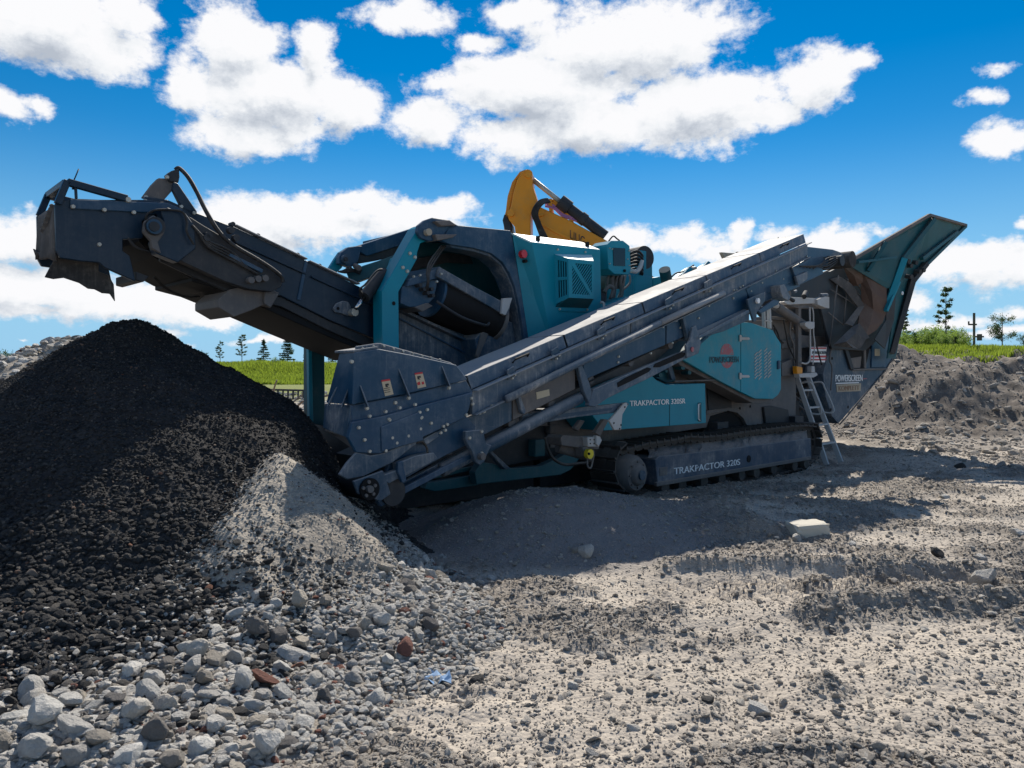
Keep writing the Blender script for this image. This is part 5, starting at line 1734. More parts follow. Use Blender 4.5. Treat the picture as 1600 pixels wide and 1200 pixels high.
plate('jack_head', [(918, 683), (934, 682), (936, 690), (937, 698), (930, 698), (919, 698)], -0.42, 0.12, 'grey_steel', st_)
plate('jack_head', [(932, 680), (938, 682), (941, 688), (936, 698), (932, 694)], -0.45, 0.05, 'grey_steel', st_)
for (x, y) in ((922, 687), (928, 687), (922, 693), (928, 693)):
    hole(x, y, -0.42, 0.008, st_)
cyl('jack_cylinder', U(898, 704, -0.2), U(914, 709, -0.3) - U(880, 699, -0.2), 0.075, 0.42, 'dust_steel', st_)
cyl('yellow_plug', U(920, 709, -0.46), (0, 1, 0), 0.052, 0.05, 'yellow_plug', st_)
cyl('plug_core', U(920, 709, -0.49), (0, 1, 0), 0.014, 0.02, 'hole', st_, n=12)
plate('jack_yoke', [(910, 698), (916, 698), (926, 704), (929, 714), (924, 720), (912, 714)], -0.40, 0.12, 'dust_steel', st_)
tube('hydraulic_hose', [U(852, 684, -0.2), U(856, 700, -0.25), U(866, 718, -0.3), U(884, 726, -0.35), U(905, 724, -0.42), U(918, 723, -0.45)], 0.016, 'hose', st_)
tube('hydraulic_hose', [U(918, 716, -0.45), U(918, 728, -0.46), U(923, 731, -0.46), U(926, 720, -0.46), U(928, 710, -0.46)], 0.010, 'dust_steel', st_)
plate('diagonal_link', [(930, 676), (944, 655), (952, 656), (938, 682)], -0.3, 0.06, 'dust_steel', st_)
plate('diagonal_link', [(898, 670), (908, 656), (914, 658), (904, 674)], -0.1, 0.06, 'dust_steel', st_)

# ---- chassis: teal beams low left, dusty plate behind the track
cz = emp('chassis', None)
plate('chassis_beam', [(742, 738), (752, 722), (768, 724), (800, 732), (846, 728), (872, 716), (890, 706), (908, 700), (906, 716), (892, 734), (876, 742), (745, 757)], 0.30, 0.10, 'teal_dark', cz)
plate('chassis_beam', [(764, 706), (768, 704), (798, 732), (790, 734)], 0.22, 0.08, 'navy_dusty', cz)
plate('chassis_beam', [(668, 754), (745, 742), (748, 758), (680, 768), (664, 764)], 0.45, 0.10, 'teal_dark', cz)
plate('screen_box', [(664, 700), (800, 640), (960, 640), (966, 700), (880, 712), (800, 726), (680, 752)], 0.62, 0.9, 'dark_steel', cz)
plate('screen_rail', [(668, 742), (742, 728), (742, 734), (668, 750)], 0.50, 0.05, 'teal_dark', cz)
for (x, y, w, h) in ((694, 728, 12, 12), (712, 722, 10, 18), (836, 655, 40, 25), (700, 700, 14, 24), (880, 670, 40, 14), (808, 668, 16, 30)):
    plate('frame_member', [(x - w / 2, y + h / 2), (x + w / 2, y + h / 2 - 2), (x + w / 2, y - h / 2), (x - w / 2, y - h / 2 + 2)], 0.52, 0.09, 'dust_steel', cz)
plate('side_wall', [(860, 560), (1105, 500), (1240, 500), (1244, 620), (1243, 668), (1172, 668), (1166, 652), (1156, 643), (1140, 642), (1110, 650), (1104, 668), (944, 692), (860, 700)], 0.55, 0.08, 'dust_steel', cz)
plate('side_wall_panel', [(1106, 600), (1142, 604), (1144, 640), (1108, 644)], 0.52, 0.03, 'dark_steel', cz)
plate('arch_lip', [(1104, 642), (1140, 637), (1156, 640), (1167, 650), (1174, 668), (1169, 668), (1162, 654), (1152, 645), (1138, 642), (1104, 648)], 0.50, 0.10, 'dust_steel', cz)
plate('arch_shade', [(1100, 650), (1140, 644), (1154, 648), (1168, 670), (1100, 676)], 0.56, 0.06, 'hole', cz, 0)  # near-black sheet, stands for the shade inside the arch
plate('access_cover', [(1194, 636), (1206, 634), (1232, 640), (1234, 660), (1226, 664), (1197, 662)], 0.50, 0.05, 'dark_steel', cz)
for (x, y) in ((1156, 638), (1172, 635), (1194, 628), (1206, 625), (1123, 624), (1129, 622), (1200, 640)):
    hole(x, y, 0.548, 0.022, cz)
plate('mud_shelf', [(930, 700), (1240, 662), (1242, 672), (930, 712)], 0.42, 0.2, 'dust_steel', cz)
bar('cross_member', (-1.0, 0.5, 0.62), (-1.0, 2.4, 0.62), 0.16, 0.2, 'teal_dark', cz)
bar('cross_member', (2.8, 0.4, 0.62), (2.8, 2.4, 0.62), 0.3, 0.3, 'dark_steel', cz)
bar('cross_member', (5.2, 0.4, 0.62), (5.2, 2.4, 0.62), 0.3, 0.3, 'dark_steel', cz)
box('under_frame', -0.8, 6.0, 0.8, 2.0, 0.72, 1.0, 'dark_steel', cz)
box('crusher_body', 1.2, 5.6, 0.66, 2.1, 1.0, 2.35, 'dark_steel', cz)
box('belly_shade_block', -0.5, 6.0, 1.0, 1.9, 0.05, 0.70, 'dark_steel', cz)  # added block, keeps sunlit ground from showing between the tracks
box('under_shade_block', -3.0, -0.52, 1.1, 2.3, 0.0, 0.95, 'dark_steel', cz)  # added dark block, hides sunlit ground behind the chassis
box('far_wall', -1.0, 5.8, 2.12, 2.2, 1.0, 2.5, 'teal_dark', cz)

# ---- control cabinet, teal, with model lettering
cb = emp('control_cabinet', None)
ccp = [(930, 628), (985, 600), (1014, 588), (1020, 588), (1026, 594), (1041, 601), (1102, 599), (1103.5, 661), (1040, 666), (944, 673), (926, 650)]
plate('cabinet_body', ccp, -0.02, 0.5, 'teal', cb)
plate('door_seam', [(1046, 632), (1047, 632), (1047, 665), (1046, 665)], -0.024, 0.006, 'teal_dark', cb, 0)
text('TRAKPACTOR 320SR', (983.5, 634.6), (1070, 630.2), 8.4, -0.02, 'white_print', cb, bold=0.02)
tube('door_handle', [U(1093.5, 631, -0.02), U(1091.5, 632, -0.05), U(1091.5, 655, -0.05), U(1093.5, 657, -0.02)], 0.009, 'white_print', cb, n=8, smooth=False)
plate('handle_plate', [(1091, 629), (1096, 629), (1096, 659), (1091, 659)], -0.026, 0.006, 'teal_dark', cb, 0)
bar('pipe_rail', U(1054, 596, 0.1), U(1116, 594, 0.1), 0.03, 0.02, 'dust_steel', cb)
plate('rear_bracket', [(1016, 576), (1050, 560), (1056, 596), (1042, 598), (1020, 588)], 0.3, 0.05, 'teal_dark', cb)
plate('rear_bracket', [(1042, 566), (1048, 564), (1056, 592), (1050, 594)], 0.22, 0.04, 'navy_dusty', cb)
for (x, y, r_c) in ((1027, 586, 0.03), (1062, 574, 0.035), (1036, 580, 0.02), (1072, 582, 0.03)):
    cyl('valve_body', U(x, y, 0.2), (0.3, 1, 0), r_c, 0.15, 'teal_dark', cb, n=14)

# ---- side door enclosure with brand roundel
en = emp('side_enclosure', None)
TE = 0.04
lft = [(1067, 562), (1086, 545), (1110, 524), (1138, 508), (1157, 503), (1157, 612), (1128, 597), (1098, 580)]
rgt = [(1158, 503), (1173, 504), (1208, 516), (1214, 527), (1220.5, 537), (1220.5, 608), (1216, 617), (1208, 623.5), (1180, 623), (1158, 612.5)]
plate('door_panel', lft, TE, 0.05, 'teal_dusty', en)
plate('door_panel', rgt, TE, 0.05, 'teal_dusty', en)
full = lft[:5] + rgt[1:9] + lft[6:]
plate('enclosure_body', [(lerp(p, (1150, 565), 0.02)) for p in full], TE + 0.05, 0.5, 'teal_dark', en)
# dusty lower skirt under the enclosure
plate('lower_edge', [(1060, 560), (1067, 562), (1180, 623), (1208, 623), (1206, 630), (1176, 630), (1062, 570)], TE + 0.08, 0.3, 'dust_steel', en)
for y in (528, 587):
    plate('latch_backing', [(1155, y - 4), (1160, y - 4), (1160, y + 5), (1155, y + 5)], TE - 0.008, 0.01, 'hole', en, 0)
    plate('latch', [(1156, y - 5), (1159, y - 4), (1160, y - 1), (1170, y - 1), (1172, y + 1), (1171, y + 3), (1160, y + 3), (1158, y + 6), (1156, y + 5)], TE - 0.022, 0.014, 'grey_steel', en, 0.002)
plate('edge_handle', [(1216.5, 564), (1220, 563), (1220, 576), (1216.5, 577)], TE - 0.03, 0.04, 'navy', en)
# pressed vent louvres: four slanted rows
for (x0, ya, yb_) in ((1181, 552, 590), (1187, 548, 592), (1196, 546, 592), (1202, 550, 590)):
    y = ya
    k = 0
    while y < yb_:
        a, b = U(x0 - 2.2, y + 3.4, TE - 0.004), U(x0 + 2.4, y - 1.6, TE - 0.004)
        bar('vent_louvre', a, b, 0.010, 0.016, 'grey_steel', en, 0)
        y += 5.2
        k += 1
# roundel: red disc with speed lines, a brand word across it
cc = U(1136, 556, TE - 0.003)
rr = 0.0
rr = (U(1136, 536.5, TE).z - U(1136, 556, TE).z)
vv_, ff_ = [], []
def disc_part(z0, z1, n=16):
    pts = []
    for k in range(n + 1):
        z = z0 + (z1 - z0) * k / n
        w = math.sqrt(max(0, rr * rr - z * z))
        pts.append((z, w))
    P = [cc + Vector((w, 0, z)) for z, w in pts] + [cc + Vector((-w, 0, z)) for z, w in reversed(pts)]
    return P
poly_extrude('roundel', disc_part(rr * 0.10, rr), Vector((0, 0.002, 0)), 'logo_red', en, 0)
poly_extrude('roundel', disc_part(-rr, -rr * 0.46), Vector((0, 0.002, 0)), 'logo_red', en, 0)
for k in range(7):
    y_ = 540 + k * 3.1 + 0 * k
    w_ = 2 + k * 1.2
    plate('roundel_line', [(1146.5 - w_ * 0.5, y_ + 3), (1149, y_ + 3), (1149, y_ + 3.9), (1146.5 - w_ * 0.5, y_ + 3.9)], TE - 0.006, 0.002, 'teal_dusty', en, 0)
text('POWERSCREEN', (1108.5, 567.0), (1153.5, 566.0), 9.6, TE, 'dark_print', en, bold=0.012, off=0.007)

# ---- tracks
def make_track(parent, with_text=True, toff=0.0):
    tk = emp('track', parent)
    T0, T1 = 0.02, 0.44
    c = U(985, 738, T0)
    c.z = max(c.z, 0.36)
    r0 = U(985, 738, T0).z - U(985, 775, T0).z
    path_px = [(985, 701), (1010, 694), (1050, 688), (1080, 682), (1100, 683), (1130, 681), (1165, 675), (1200, 671), (1240, 666), (1262, 665)]
    top = [U(x, y, T0) for x, y in path_px]
    rear = U(1271, 700, T0)
    rz = 0.30
    rear.z = rz + 0.06
    bot_px = [(1262, 730), (1240, 735), (1200, 745), (1164, 753), (1120, 762), (1076, 771), (1040, 776), (1000, 778)]
    bot = [U(x, y, T0) for x, y in bot_px]
    for b_ in bot:
        b_.z = max(b_.z, -0.22)
    loop = list(top)
    for a_ in (50, 20, -15, -50):
        an = math.radians(a_)
        loop.append(Vector((rear.x + 0.32 * math.cos(an), T0, rear.z + 0.32 * math.sin(an))))
    loop += bot
    for a_ in (250, 220, 190, 160, 130, 105):
        an = math.radians(a_)
        loop.append(Vector((c.x + r0 * math.cos(an), T0, c.z - 0.01 + r0 * math.sin(an))))
    # resample
    L_ = [0]
    cl = loop + [loop[0]]
    for a, b in zip(cl[:-1], cl[1:]):
        L_.append(L_[-1] + (b - a).length)
    nsh = int(L_[-1] / 0.152)
    tot = L_[-1]
    sh_me = None
    for k in range(nsh):
        d = tot * k / nsh
        i = max(j for j in range(len(cl) - 1) if L_[j] <= d + 1e-9)
        a, b = cl[i], cl[i + 1]
        p = a.lerp(b, (d - L_[i]) / max(1e-6, (b - a).length))
        dr = (b - a)
        ang = math.atan2(dr.z, dr.x)
        if sh_me is None:
            v = []
            # pad with grouser bar
            prof = [(-0.070, -0.012), (0.070, -0.012), (0.070, 0.012), (-0.042, 0.012), (-0.046, 0.040), (-0.062, 0.040), (-0.070, 0.012)]
            n_ = len(prof)
            v = [(x, T0 - T0, z) for x, z in prof] + [(x, T1 - T0, z) for x, z in prof]
            f = [list(range(n_)), list(range(2 * n_ - 1, n_ - 1, -1))] + [[q, (q + 1) % n_, n_ + (q + 1) % n_, n_ + q] for q in range(n_)]
            # chain links on the inside
            for (ya, yb2) in ((0.10, 0.14), (0.27, 0.31)):
                bse = len(v)
                pr2 = [(-0.085, -0.012), (0.075, -0.012), (0.085, -0.05), (0.04, -0.085), (-0.05, -0.085), (-0.085, -0.05)]
                m_ = len(pr2)
                v += [(x, ya, z) for x, z in pr2] + [(x, yb2, z) for x, z in pr2]
                f += [[bse + q for q in range(m_)], [bse + q for q in range(2 * m_ - 1, m_ - 1, -1)]] + [[bse + q, bse + (q + 1) % m_, bse + m_ + (q + 1) % m_, bse + m_ + q] for q in range(m_)]
            o = mesh_obj('track_shoe', v, f, 'track_steel', tk)
            sh_me = o.data
        else:
            o = bpy.data.objects.new('track_shoe', sh_me)
            COL.objects.link(o)
            o.parent = tk
        o.location = (p.x, T0, p.z)
        o.rotation_euler = (0, -ang + math.pi, 0) if False else (0, -ang, 0)
    # drive wheel and idler
    cyl('drive_wheel', c + Vector((0, 0.2, 0)), (0, 1, 0), 0.30, 0.10, 'track_steel', tk, n=40)
    hubc = U(990, 741, T0)
    cyl('wheel_hub', hubc, (0, 1, 0), 0.20, 0.3, 'dust_steel', tk, n=36, profile=[(-0.12, 0.10), (-0.10, 0.125), (-0.06, 0.14), (-0.06, 0.19), (0.0, 0.235), (0.15, 0.25)])
    cyl('hub_cap', hubc + Vector((0, -0.13, 0)), (0, 1, 0), 0.06, 0.03, 'navy_dusty', tk, n=20)
    for k in range(8):
        a_ = k * math.pi / 4
        cyl('hub_bolt', hubc + Vector((0.16 * math.cos(a_), -0.065, 0.16 * math.sin(a_))), (0, 1, 0), 0.014, 0.03, 'dust_steel', tk, n=8)
    cyl('idler_wheel', Vector((rear.x, T0 + 0.2, rear.z)), (0, 1, 0), 0.26, 0.12, 'track_steel', tk, n=36)
    # side frame
    fr = plate('side_frame', [(1024, 718), (1030, 713), (1100, 706), (1267, 685), (1268, 716), (1262, 719), (1028, 759)], -0.03, 0.36, 'track_frame', tk)
    plate('frame_flange', [(1026, 754), (1267, 713), (1268.5, 718), (1027, 760.5)], -0.06, 0.05, 'dust_steel', tk)
    plate('nameplate', [(1031, 731), (1043, 729), (1043, 742), (1031, 744)], -0.036, 0.006, 'dust_steel', tk)
    cyl('frame_hole', U(1170, 717, -0.034), (0, 1, 0), 0.052, 0.012, 'hole', tk, n=24)
    if with_text:
        text('TRAKPACTOR 320S', (1052.5, 741.3), (1155.5, 726.0), 10.2, -0.03, 'white_worn', tk, bold=0.02)
    for (x, y) in ((1033, 761), (1060, 757), (1094, 752), (1122, 747), (1153, 741), (1176, 737), (1203, 732), (1236, 727), (1254, 723)):
        p = U(x, y, 0.06)
        cyl('bottom_roller', p + Vector((0, 0.08, 0)), (0, 1, 0), 0.085, 0.30, 'track_steel', tk, n=18)
    return tk


tk1 = make_track(None)
# the far track is a copy of the near one
def copy_part(src, parent, off):
    c = src.copy()
    COL.objects.link(c)
    c.parent = parent
    for ch in list(src.children):
        if ch.name.startswith('lettering'):
            continue
        d = ch.copy()
        COL.objects.link(d)
        d.parent = c
    c.location = off
    return c
copy_part(tk1, root, (0, 2.25, 0))
# spilled dirt lying on the track frame
v, f = [], []
r_ = random.Random(4)
N_ = 60
for i in range(N_ + 1):
    x = 1012 + (1262 - 1012) * i / N_
    lo_ = U(x, line_y(x, 1012, 716, 1262, 686), 0.0)
    hi_ = U(x, line_y(x, 1012, 703, 1262, 671) - 2 * math.sin(i * 0.35) + r_.uniform(-1, 1), 0.16)
    bk_ = hi_ + Vector((0, 0.25, 0.05))
    v += [lo_, lo_.lerp(hi_, 0.35) + Vector((0, r_.uniform(-.02, .02), r_.uniform(-.02, .02))), lo_.lerp(hi_, 0.7) + Vector((0, r_.uniform(-.03, .03), r_.uniform(-.02, .02))), hi_, bk_]
for i in range(N_):
    for j in range(4):
        a = i * 5 + j
        f.append((a, a + 1, a + 6, a + 5))
o = mesh_obj('spilled_dirt', v, f, 'mound_fines', tk1, smooth=True)
o['kind'] = 'stuff'

# ---- access ladder
ld = emp('ladder', None)
a0, a1 = Vector((5.89, 0.80, 1.45)), Vector((5.93, 0.26, -0.12))
b0, b1 = Vector((6.33, 0.80, 1.45)), Vector((6.37, 0.20, -0.10))
bar('side_rail', a0, a1, 0.05, 0.085, 'grey_steel', ld)
bar('side_rail', b0, b1, 0.05, 0.085, 'grey_steel', ld)
for k in (0.16, 0.36, 0.56, 0.77):
    bar('rung', a0.lerp(a1, k), b0.lerp(b1, k), 0.09, 0.035, 'grey_steel', ld)
for (pp, sg) in ((a0, -1), (b0, 1)):
    q = pp.lerp(a1 if sg < 0 else b1, 0.08)
    q2 = pp.lerp(a1 if sg < 0 else b1, 0.42)
    tube('grab_rail', [q, q + Vector((0.04, -0.18, 0.02)), q + Vector((0.07, -0.24, -0.10)), q2 + Vector((0.06, -0.20, 0.02)), q2], 0.016, 'grey_steel', ld)

# ---- service stand: posts, valves and hoses in front of the hopper
sv = emp('service_stand', None)
TV = 0.30
box('platform', 5.8, 6.5, 0.82, 1.3, 1.44, 1.50, 'grey_steel', sv)
plate('cross_beam', [(1232, 468), (1238, 464), (1276, 466), (1278, 474), (1232, 476), (1224, 472)], TV, 0.10, 'grey_steel', sv)
plate('beam_underside', [(1228, 476), (1278, 474), (1280, 482), (1250, 482), (1232, 478)], TV + 0.05, 0.2, 'dust_steel', sv)
plate('light_box', [(1277, 468), (1290, 463), (1296, 464), (1296, 482), (1290, 481), (1278, 476)], TV - 0.05, 0.14, 'grey_steel', sv)
plate('upright', [(1248, 481), (1252, 481), (1253, 585), (1247, 585)], TV + 0.05, 0.06, 'dust_steel', sv)
plate('upright', [(1194, 478), (1196, 478), (1197, 512), (1195, 512)], 0.2, 0.05, 'grey_steel', sv)
plate('upright', [(1202, 480), (1205, 480), (1206, 514), (1203, 512)], 0.2, 0.05, 'grey_steel', sv)
bar('upright_step', U(1194, 501, 0.2), U(1205, 502, 0.2), 0.04, 0.02, 'grey_steel', sv)
tube('grab_rail', [U(1265, 480, TV), U(1266, 540, TV), U(1265, 562, TV), U(1260, 568, TV), U(1252, 567, TV)], 0.016, 'grey_steel', sv)
tube('grab_rail', [U(1269, 480, TV), U(1271, 492, TV), U(1271, 520, TV), U(1273, 540, TV), U(1270, 570, TV)], 0.012, 'grey_steel', sv)
plate('junction_box', [(1258, 504), (1264, 502), (1273, 503), (1273, 512), (1270, 514), (1264, 514), (1258, 509)], TV - 0.06, 0.10, 'grey_steel', sv)
plate('lower_bracket', [(1268, 572), (1273, 572), (1274, 582), (1268, 582)], TV, 0.08, 'grey_steel', sv)
plate('step_plate', [(1248, 584), (1276, 582), (1278, 586), (1272, 590), (1250, 590)], TV, 0.10, 'grey_steel', sv)
plate('yellow_valve', [(1245, 572), (1254, 574), (1254, 584), (1246, 584)], TV, 0.08, 'yellow_paint', sv)
A, B = U(1212, 478, 0.2), U(1262, 512, 0.55)
cyl('hydraulic_ram', (A + B) / 2, B - A, 0.075, (B - A).length, 'dust_steel', sv)
tube('ram_rod', [U(1208, 474, 0.15), U(1226, 486, 0.28)], 0.05, 'grey_steel', sv, smooth=False)
plate('back_wall', [(1172, 476), (1230, 446), (1300, 420), (1310, 462), (1300, 600), (1240, 600), (1222, 600), (1214, 520)], 1.1, 0.05, 'dark_steel', sv)
plate('ledge', [(1206, 494), (1246, 498), (1246, 501), (1206, 499)], 0.4, 0.3, 'dust_steel', sv)
plate('pump_body', [(1222, 532), (1246, 530), (1246, 542), (1222, 545)], 0.5, 0.2, 'dust_steel', sv)
plate('lower_tank', [(1222, 568), (1240, 560), (1243, 586), (1222, 588)], 0.45, 0.3, 'dust_steel', sv)
plate('pump_body', [(1252, 524), (1290, 526), (1290, 540), (1252, 544)], 0.9, 0.1, 'dust_steel', sv)
hs_ = [[(1224, 500), (1228, 520), (1232, 540), (1242, 562), (1244, 572)], [(1238, 514), (1244, 524), (1245, 545), (1243, 570)], [(1208, 508), (1214, 518), (1218, 530)],
       [(1236, 500), (1234, 520), (1240, 540), (1241, 560)], [(1210, 512), (1212, 524), (1224, 536)], [(1228, 478), (1236, 486), (1246, 500), (1256, 512)], [(1276, 540), (1280, 556), (1284, 570)],
       [(1216, 612), (1226, 622), (1240, 628), (1256, 640)], [(1222, 600), (1230, 612), (1236, 600), (1232, 592)], [(1240, 592), (1234, 606), (1244, 620), (1262, 634)], [(1226, 596), (1240, 602), (1248, 616), (1246, 630)],
       [(1250, 600), (1262, 596), (1262, 618), (1256, 632)]]
for i, h_ in enumerate(hs_):
    tube('hydraulic_hose', [U(x, y, (0.80 if h_[0][1] > 560 else 0.40) + 0.05 * (i % 3)) for x, y in h_], 0.013 + 0.004 * (i % 2), 'dust_steel' if i % 2 else 'rubber', sv)
for i in range(14):
    x, y = random.uniform(1222, 1262), random.uniform(596, 650)
    cyl('valve_block', U(x, y, 0.95), (random.uniform(-.5, .5), 1, random.uniform(-.5, .5)), random.uniform(0.02, 0.06), 0.14, random.choice(['dust_steel', 'dark_steel', 'track_steel']), sv, n=12)
for i in range(10):
    x, y = random.uniform(1180, 1290), random.uniform(440, 468)
    cyl('valve_block', U(x, y, 0.3), (1, random.uniform(-.3, .3), random.uniform(-.5, .5)), random.uniform(0.02, 0.05), 0.2, random.choice(['navy_dusty', 'dark_steel']), sv, n=12)
plate('warning_board', [(1267, 542), (1292, 542), (1289, 566), (1268, 566)], 0.62, 0.02, 'white_print', sv, 0)
for (ya, yb_, mt) in ((543, 545, 'red_print'), (555.5, 558.5, 'red_print'), (561, 563, 'red_print')):
    plate('board_band', [(1267.5, ya), (1291.5, ya), (1291, yb_), (1267.5, yb_)], 0.612, 0.006, mt, sv, 0)
text('POWERSCREEN', (1269, 553.2), (1291, 553.2), 4.6, 0.62, 'black_print', sv, bold=0.015)

# ---- feed hopper
hp_ = emp('feed_hopper', None)
TH = 0.72
plate('hopper_body', [(1292, 560), (1302, 538), (1320, 545), (1345, 548), (1368, 545), (1372, 520), (1398, 522), (1396, 556), (1386, 576), (1340, 628), (1310, 662), (1300, 650), (1290, 620), (1286, 585)], TH, 1.7, 'navy_dusty', hp_)
tube('edge_bead', [U(1396, 558, TH - 0.01), U(1384, 578, TH - 0.01), U(1322, 652, TH - 0.01), U(1312, 663, TH - 0.01)], 0.014, 'dust_steel', hp_, smooth=False)
plate('body_recess', [(1322, 541), (1360, 540), (1352, 576), (1334, 576)], TH - 0.006, 0.012, 'hole', hp_, 0)  # black plate set proud, the shade of a recess painted on
plate('recess_panel', [(1328, 560), (1346, 557), (1344, 575), (1333, 575)], TH - 0.012, 0.012, 'dust_steel', hp_, 0)
bar('sill', U(1331, 577.5, TH - 0.03), U(1384, 576.5, TH - 0.03), 0.06, 0.03, 'dust_steel', hp_)
plate('jamb', [(1318, 538), (1323, 538), (1335, 577), (1330, 577)], TH - 0.05, 0.05, 'dark_steel', hp_)
plate('jamb', [(1350, 536), (1353, 536), (1354, 576), (1351, 576)], TH - 0.04, 0.04, 'dust_steel', hp_)
plate('sidelight_panel', [(1363, 540), (1376, 522), (1398, 522), (1396, 556), (1384, 574), (1362, 574)], TH - 0.03, 0.03, 'navy', hp_)
bar('panel_head', U(1376, 522.5, TH - 0.04), U(1398, 522.5, TH - 0.04), 0.04, 0.02, 'dust_steel', hp_)
plate('yellow_label', [(1367, 545), (1375, 545), (1375, 556), (1367, 556)], TH - 0.034, 0.004, 'sticker', hp_, 0)
text('POWERSCREEN', (1305, 596), (1347, 595.2), 10.2, TH, 'white_print', hp_, bold=0.02)
plate('underline', [(1306, 598.2), (1342, 597.2), (1342, 598.6), (1306, 599.8)], TH - 0.006, 0.002, 'white_print', hp_, 0)
plate('word_tail', [(1349, 591), (1355, 591), (1355, 592.2), (1349, 592.6)], TH - 0.006, 0.002, 'logo_red', hp_, 0)
plate('dealer_board', [(1307, 601), (1345.5, 599), (1345, 611), (1308, 612.5)], TH - 0.008, 0.008, 'beige_board', hp_, 0)
text('KOMPLETT', (1310, 610.6), (1342, 609.2), 7.5, TH - 0.006, 'brown_print' if 'brown_print' in MATS else 'wood', hp_, bold=0.02)
for (x, y) in ((1325, 636), (1298, 640), (1300, 560)):
    hole(x, y, TH - 0.003, 0.03, hp_)
tube('door_bow', [U(1298, 610, 0.65), U(1300, 575, 0.65), U(1296, 560, 0.65), U(1303, 530, 0.65)], 0.015, 'dust_steel', hp_)
plate('dark_gap', [(1284, 590), (1288, 562), (1300, 560), (1304, 590), (1303, 650), (1290, 640)], 0.95, 0.1, 'dark_steel', hp_)
# big flared wing: near side of the raised hopper seen from below
tw = 0.30
wing = [(1324, 411, 0.30), (1451, 337, -0.25), (1456, 339, -0.25), (1508, 352, -0.20), (1443, 417, 0.06), (1426, 436, 0.18), (1398, 540, 0.50), (1376, 560, 0.45), (1370, 530, 0.36), (1384, 450, 0.30), (1340, 430, 0.32)]
def fan_mesh(name, pts3, th, mat, parent, tris):
    P = [U(*p) for p in pts3]
    o = mesh_obj(name, P, tris, mat, parent)
    s_ = o.modifiers.new('thick', 'SOLIDIFY')
    s_.thickness = th
    s_.offset = 0
    return o
W1 = [(1324, 412, 0.30), (1451, 337, -0.25), (1400, 440, 0.12), (1380, 470, 0.30), (1346, 424, 0.30)]
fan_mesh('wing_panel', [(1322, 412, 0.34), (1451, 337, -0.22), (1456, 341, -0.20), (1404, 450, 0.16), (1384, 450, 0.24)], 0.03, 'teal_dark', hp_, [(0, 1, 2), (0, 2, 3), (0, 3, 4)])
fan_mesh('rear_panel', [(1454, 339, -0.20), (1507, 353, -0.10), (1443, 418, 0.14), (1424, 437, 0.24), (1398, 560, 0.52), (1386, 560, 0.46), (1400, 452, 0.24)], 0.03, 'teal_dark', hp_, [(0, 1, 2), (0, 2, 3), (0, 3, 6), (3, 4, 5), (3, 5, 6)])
def wbar(name, p, q, w, h, mat):
    return bar(name, U(*p), U(*q), w, h, mat, hp_)
wbar('wing_rim', (1322, 411, 0.28), (1452, 336, -0.28), 0.07, 0.06, 'dust_steel')
wbar('wing_rim', (1452, 336, -0.28), (1509, 352, -0.16), 0.07, 0.05, 'dust_steel')
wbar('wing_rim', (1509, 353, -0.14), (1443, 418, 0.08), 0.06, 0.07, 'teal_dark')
wbar('wing_rib', (1459, 342, -0.26), (1410, 404, 0.04), 0.10, 0.09, 'teal_dark')
wbar('wing_rib', (1384, 378, -0.02), (1356, 424, 0.22), 0.08, 0.07, 'teal_dark')
wbar('wing_rib', (1412, 404, 0.02), (1386, 476, 0.26), 0.14, 0.12, 'teal')
wbar('wing_rib', (1404, 440, 0.12), (1384, 486, 0.22), 0.08, 0.06, 'teal')
wbar('wing_rib', (1495, 362, -0.12), (1440, 404, 0.02), 0.08, 0.07, 'teal_dark')
wbar('wing_rib', (1340, 410, 0.2), (1400, 402, 0.0), 0.06, 0.05, 'teal_dark')
wbar('wing_post', (1426, 434, 0.14), (1392, 552, 0.42), 0.13, 0.12, 'dark_steel')
wbar('wing_post', (1446, 412, 0.04), (1424, 440, 0.16), 0.14, 0.10, 'dark_steel')
for (x, y) in ((1420, 415), (1428, 410), (1434, 424), (1440, 422), (1420, 432), (1416, 408)):
    cyl('hinge_pin', U(x, y, 0.02), (0.3, 1, 0.2), 0.045, 0.14, 'dark_steel', hp_, n=14)
cyl('reflector', U(1410, 458, 0.12), (0, 1, 0), 0.035, 0.02, 'white_print', hp_, n=16)
# front wall of the hopper, left flank, frames
plate('front_wall', [(1228, 480), (1232, 446), (1262, 428), (1298, 424), (1322, 412), (1346, 440), (1384, 470), (1384, 520), (1352, 548), (1300, 545), (1292, 520), (1280, 470)], 0.62, 0.06, 'dark_steel', hp_)
for pts in ([(1297, 452), (1340, 478), (1352, 486)], [(1294, 488), (1318, 508)], [(1310, 430), (1296, 540)], [(1326, 425), (1318, 508)], [(1322, 436), (1350, 470), (1352, 484)], [(1330, 430), (1352, 462)]):
    tube('edge_bead', [U(x, y, 0.56) for x, y in pts], 0.012, 'dust_steel', hp_, smooth=False)
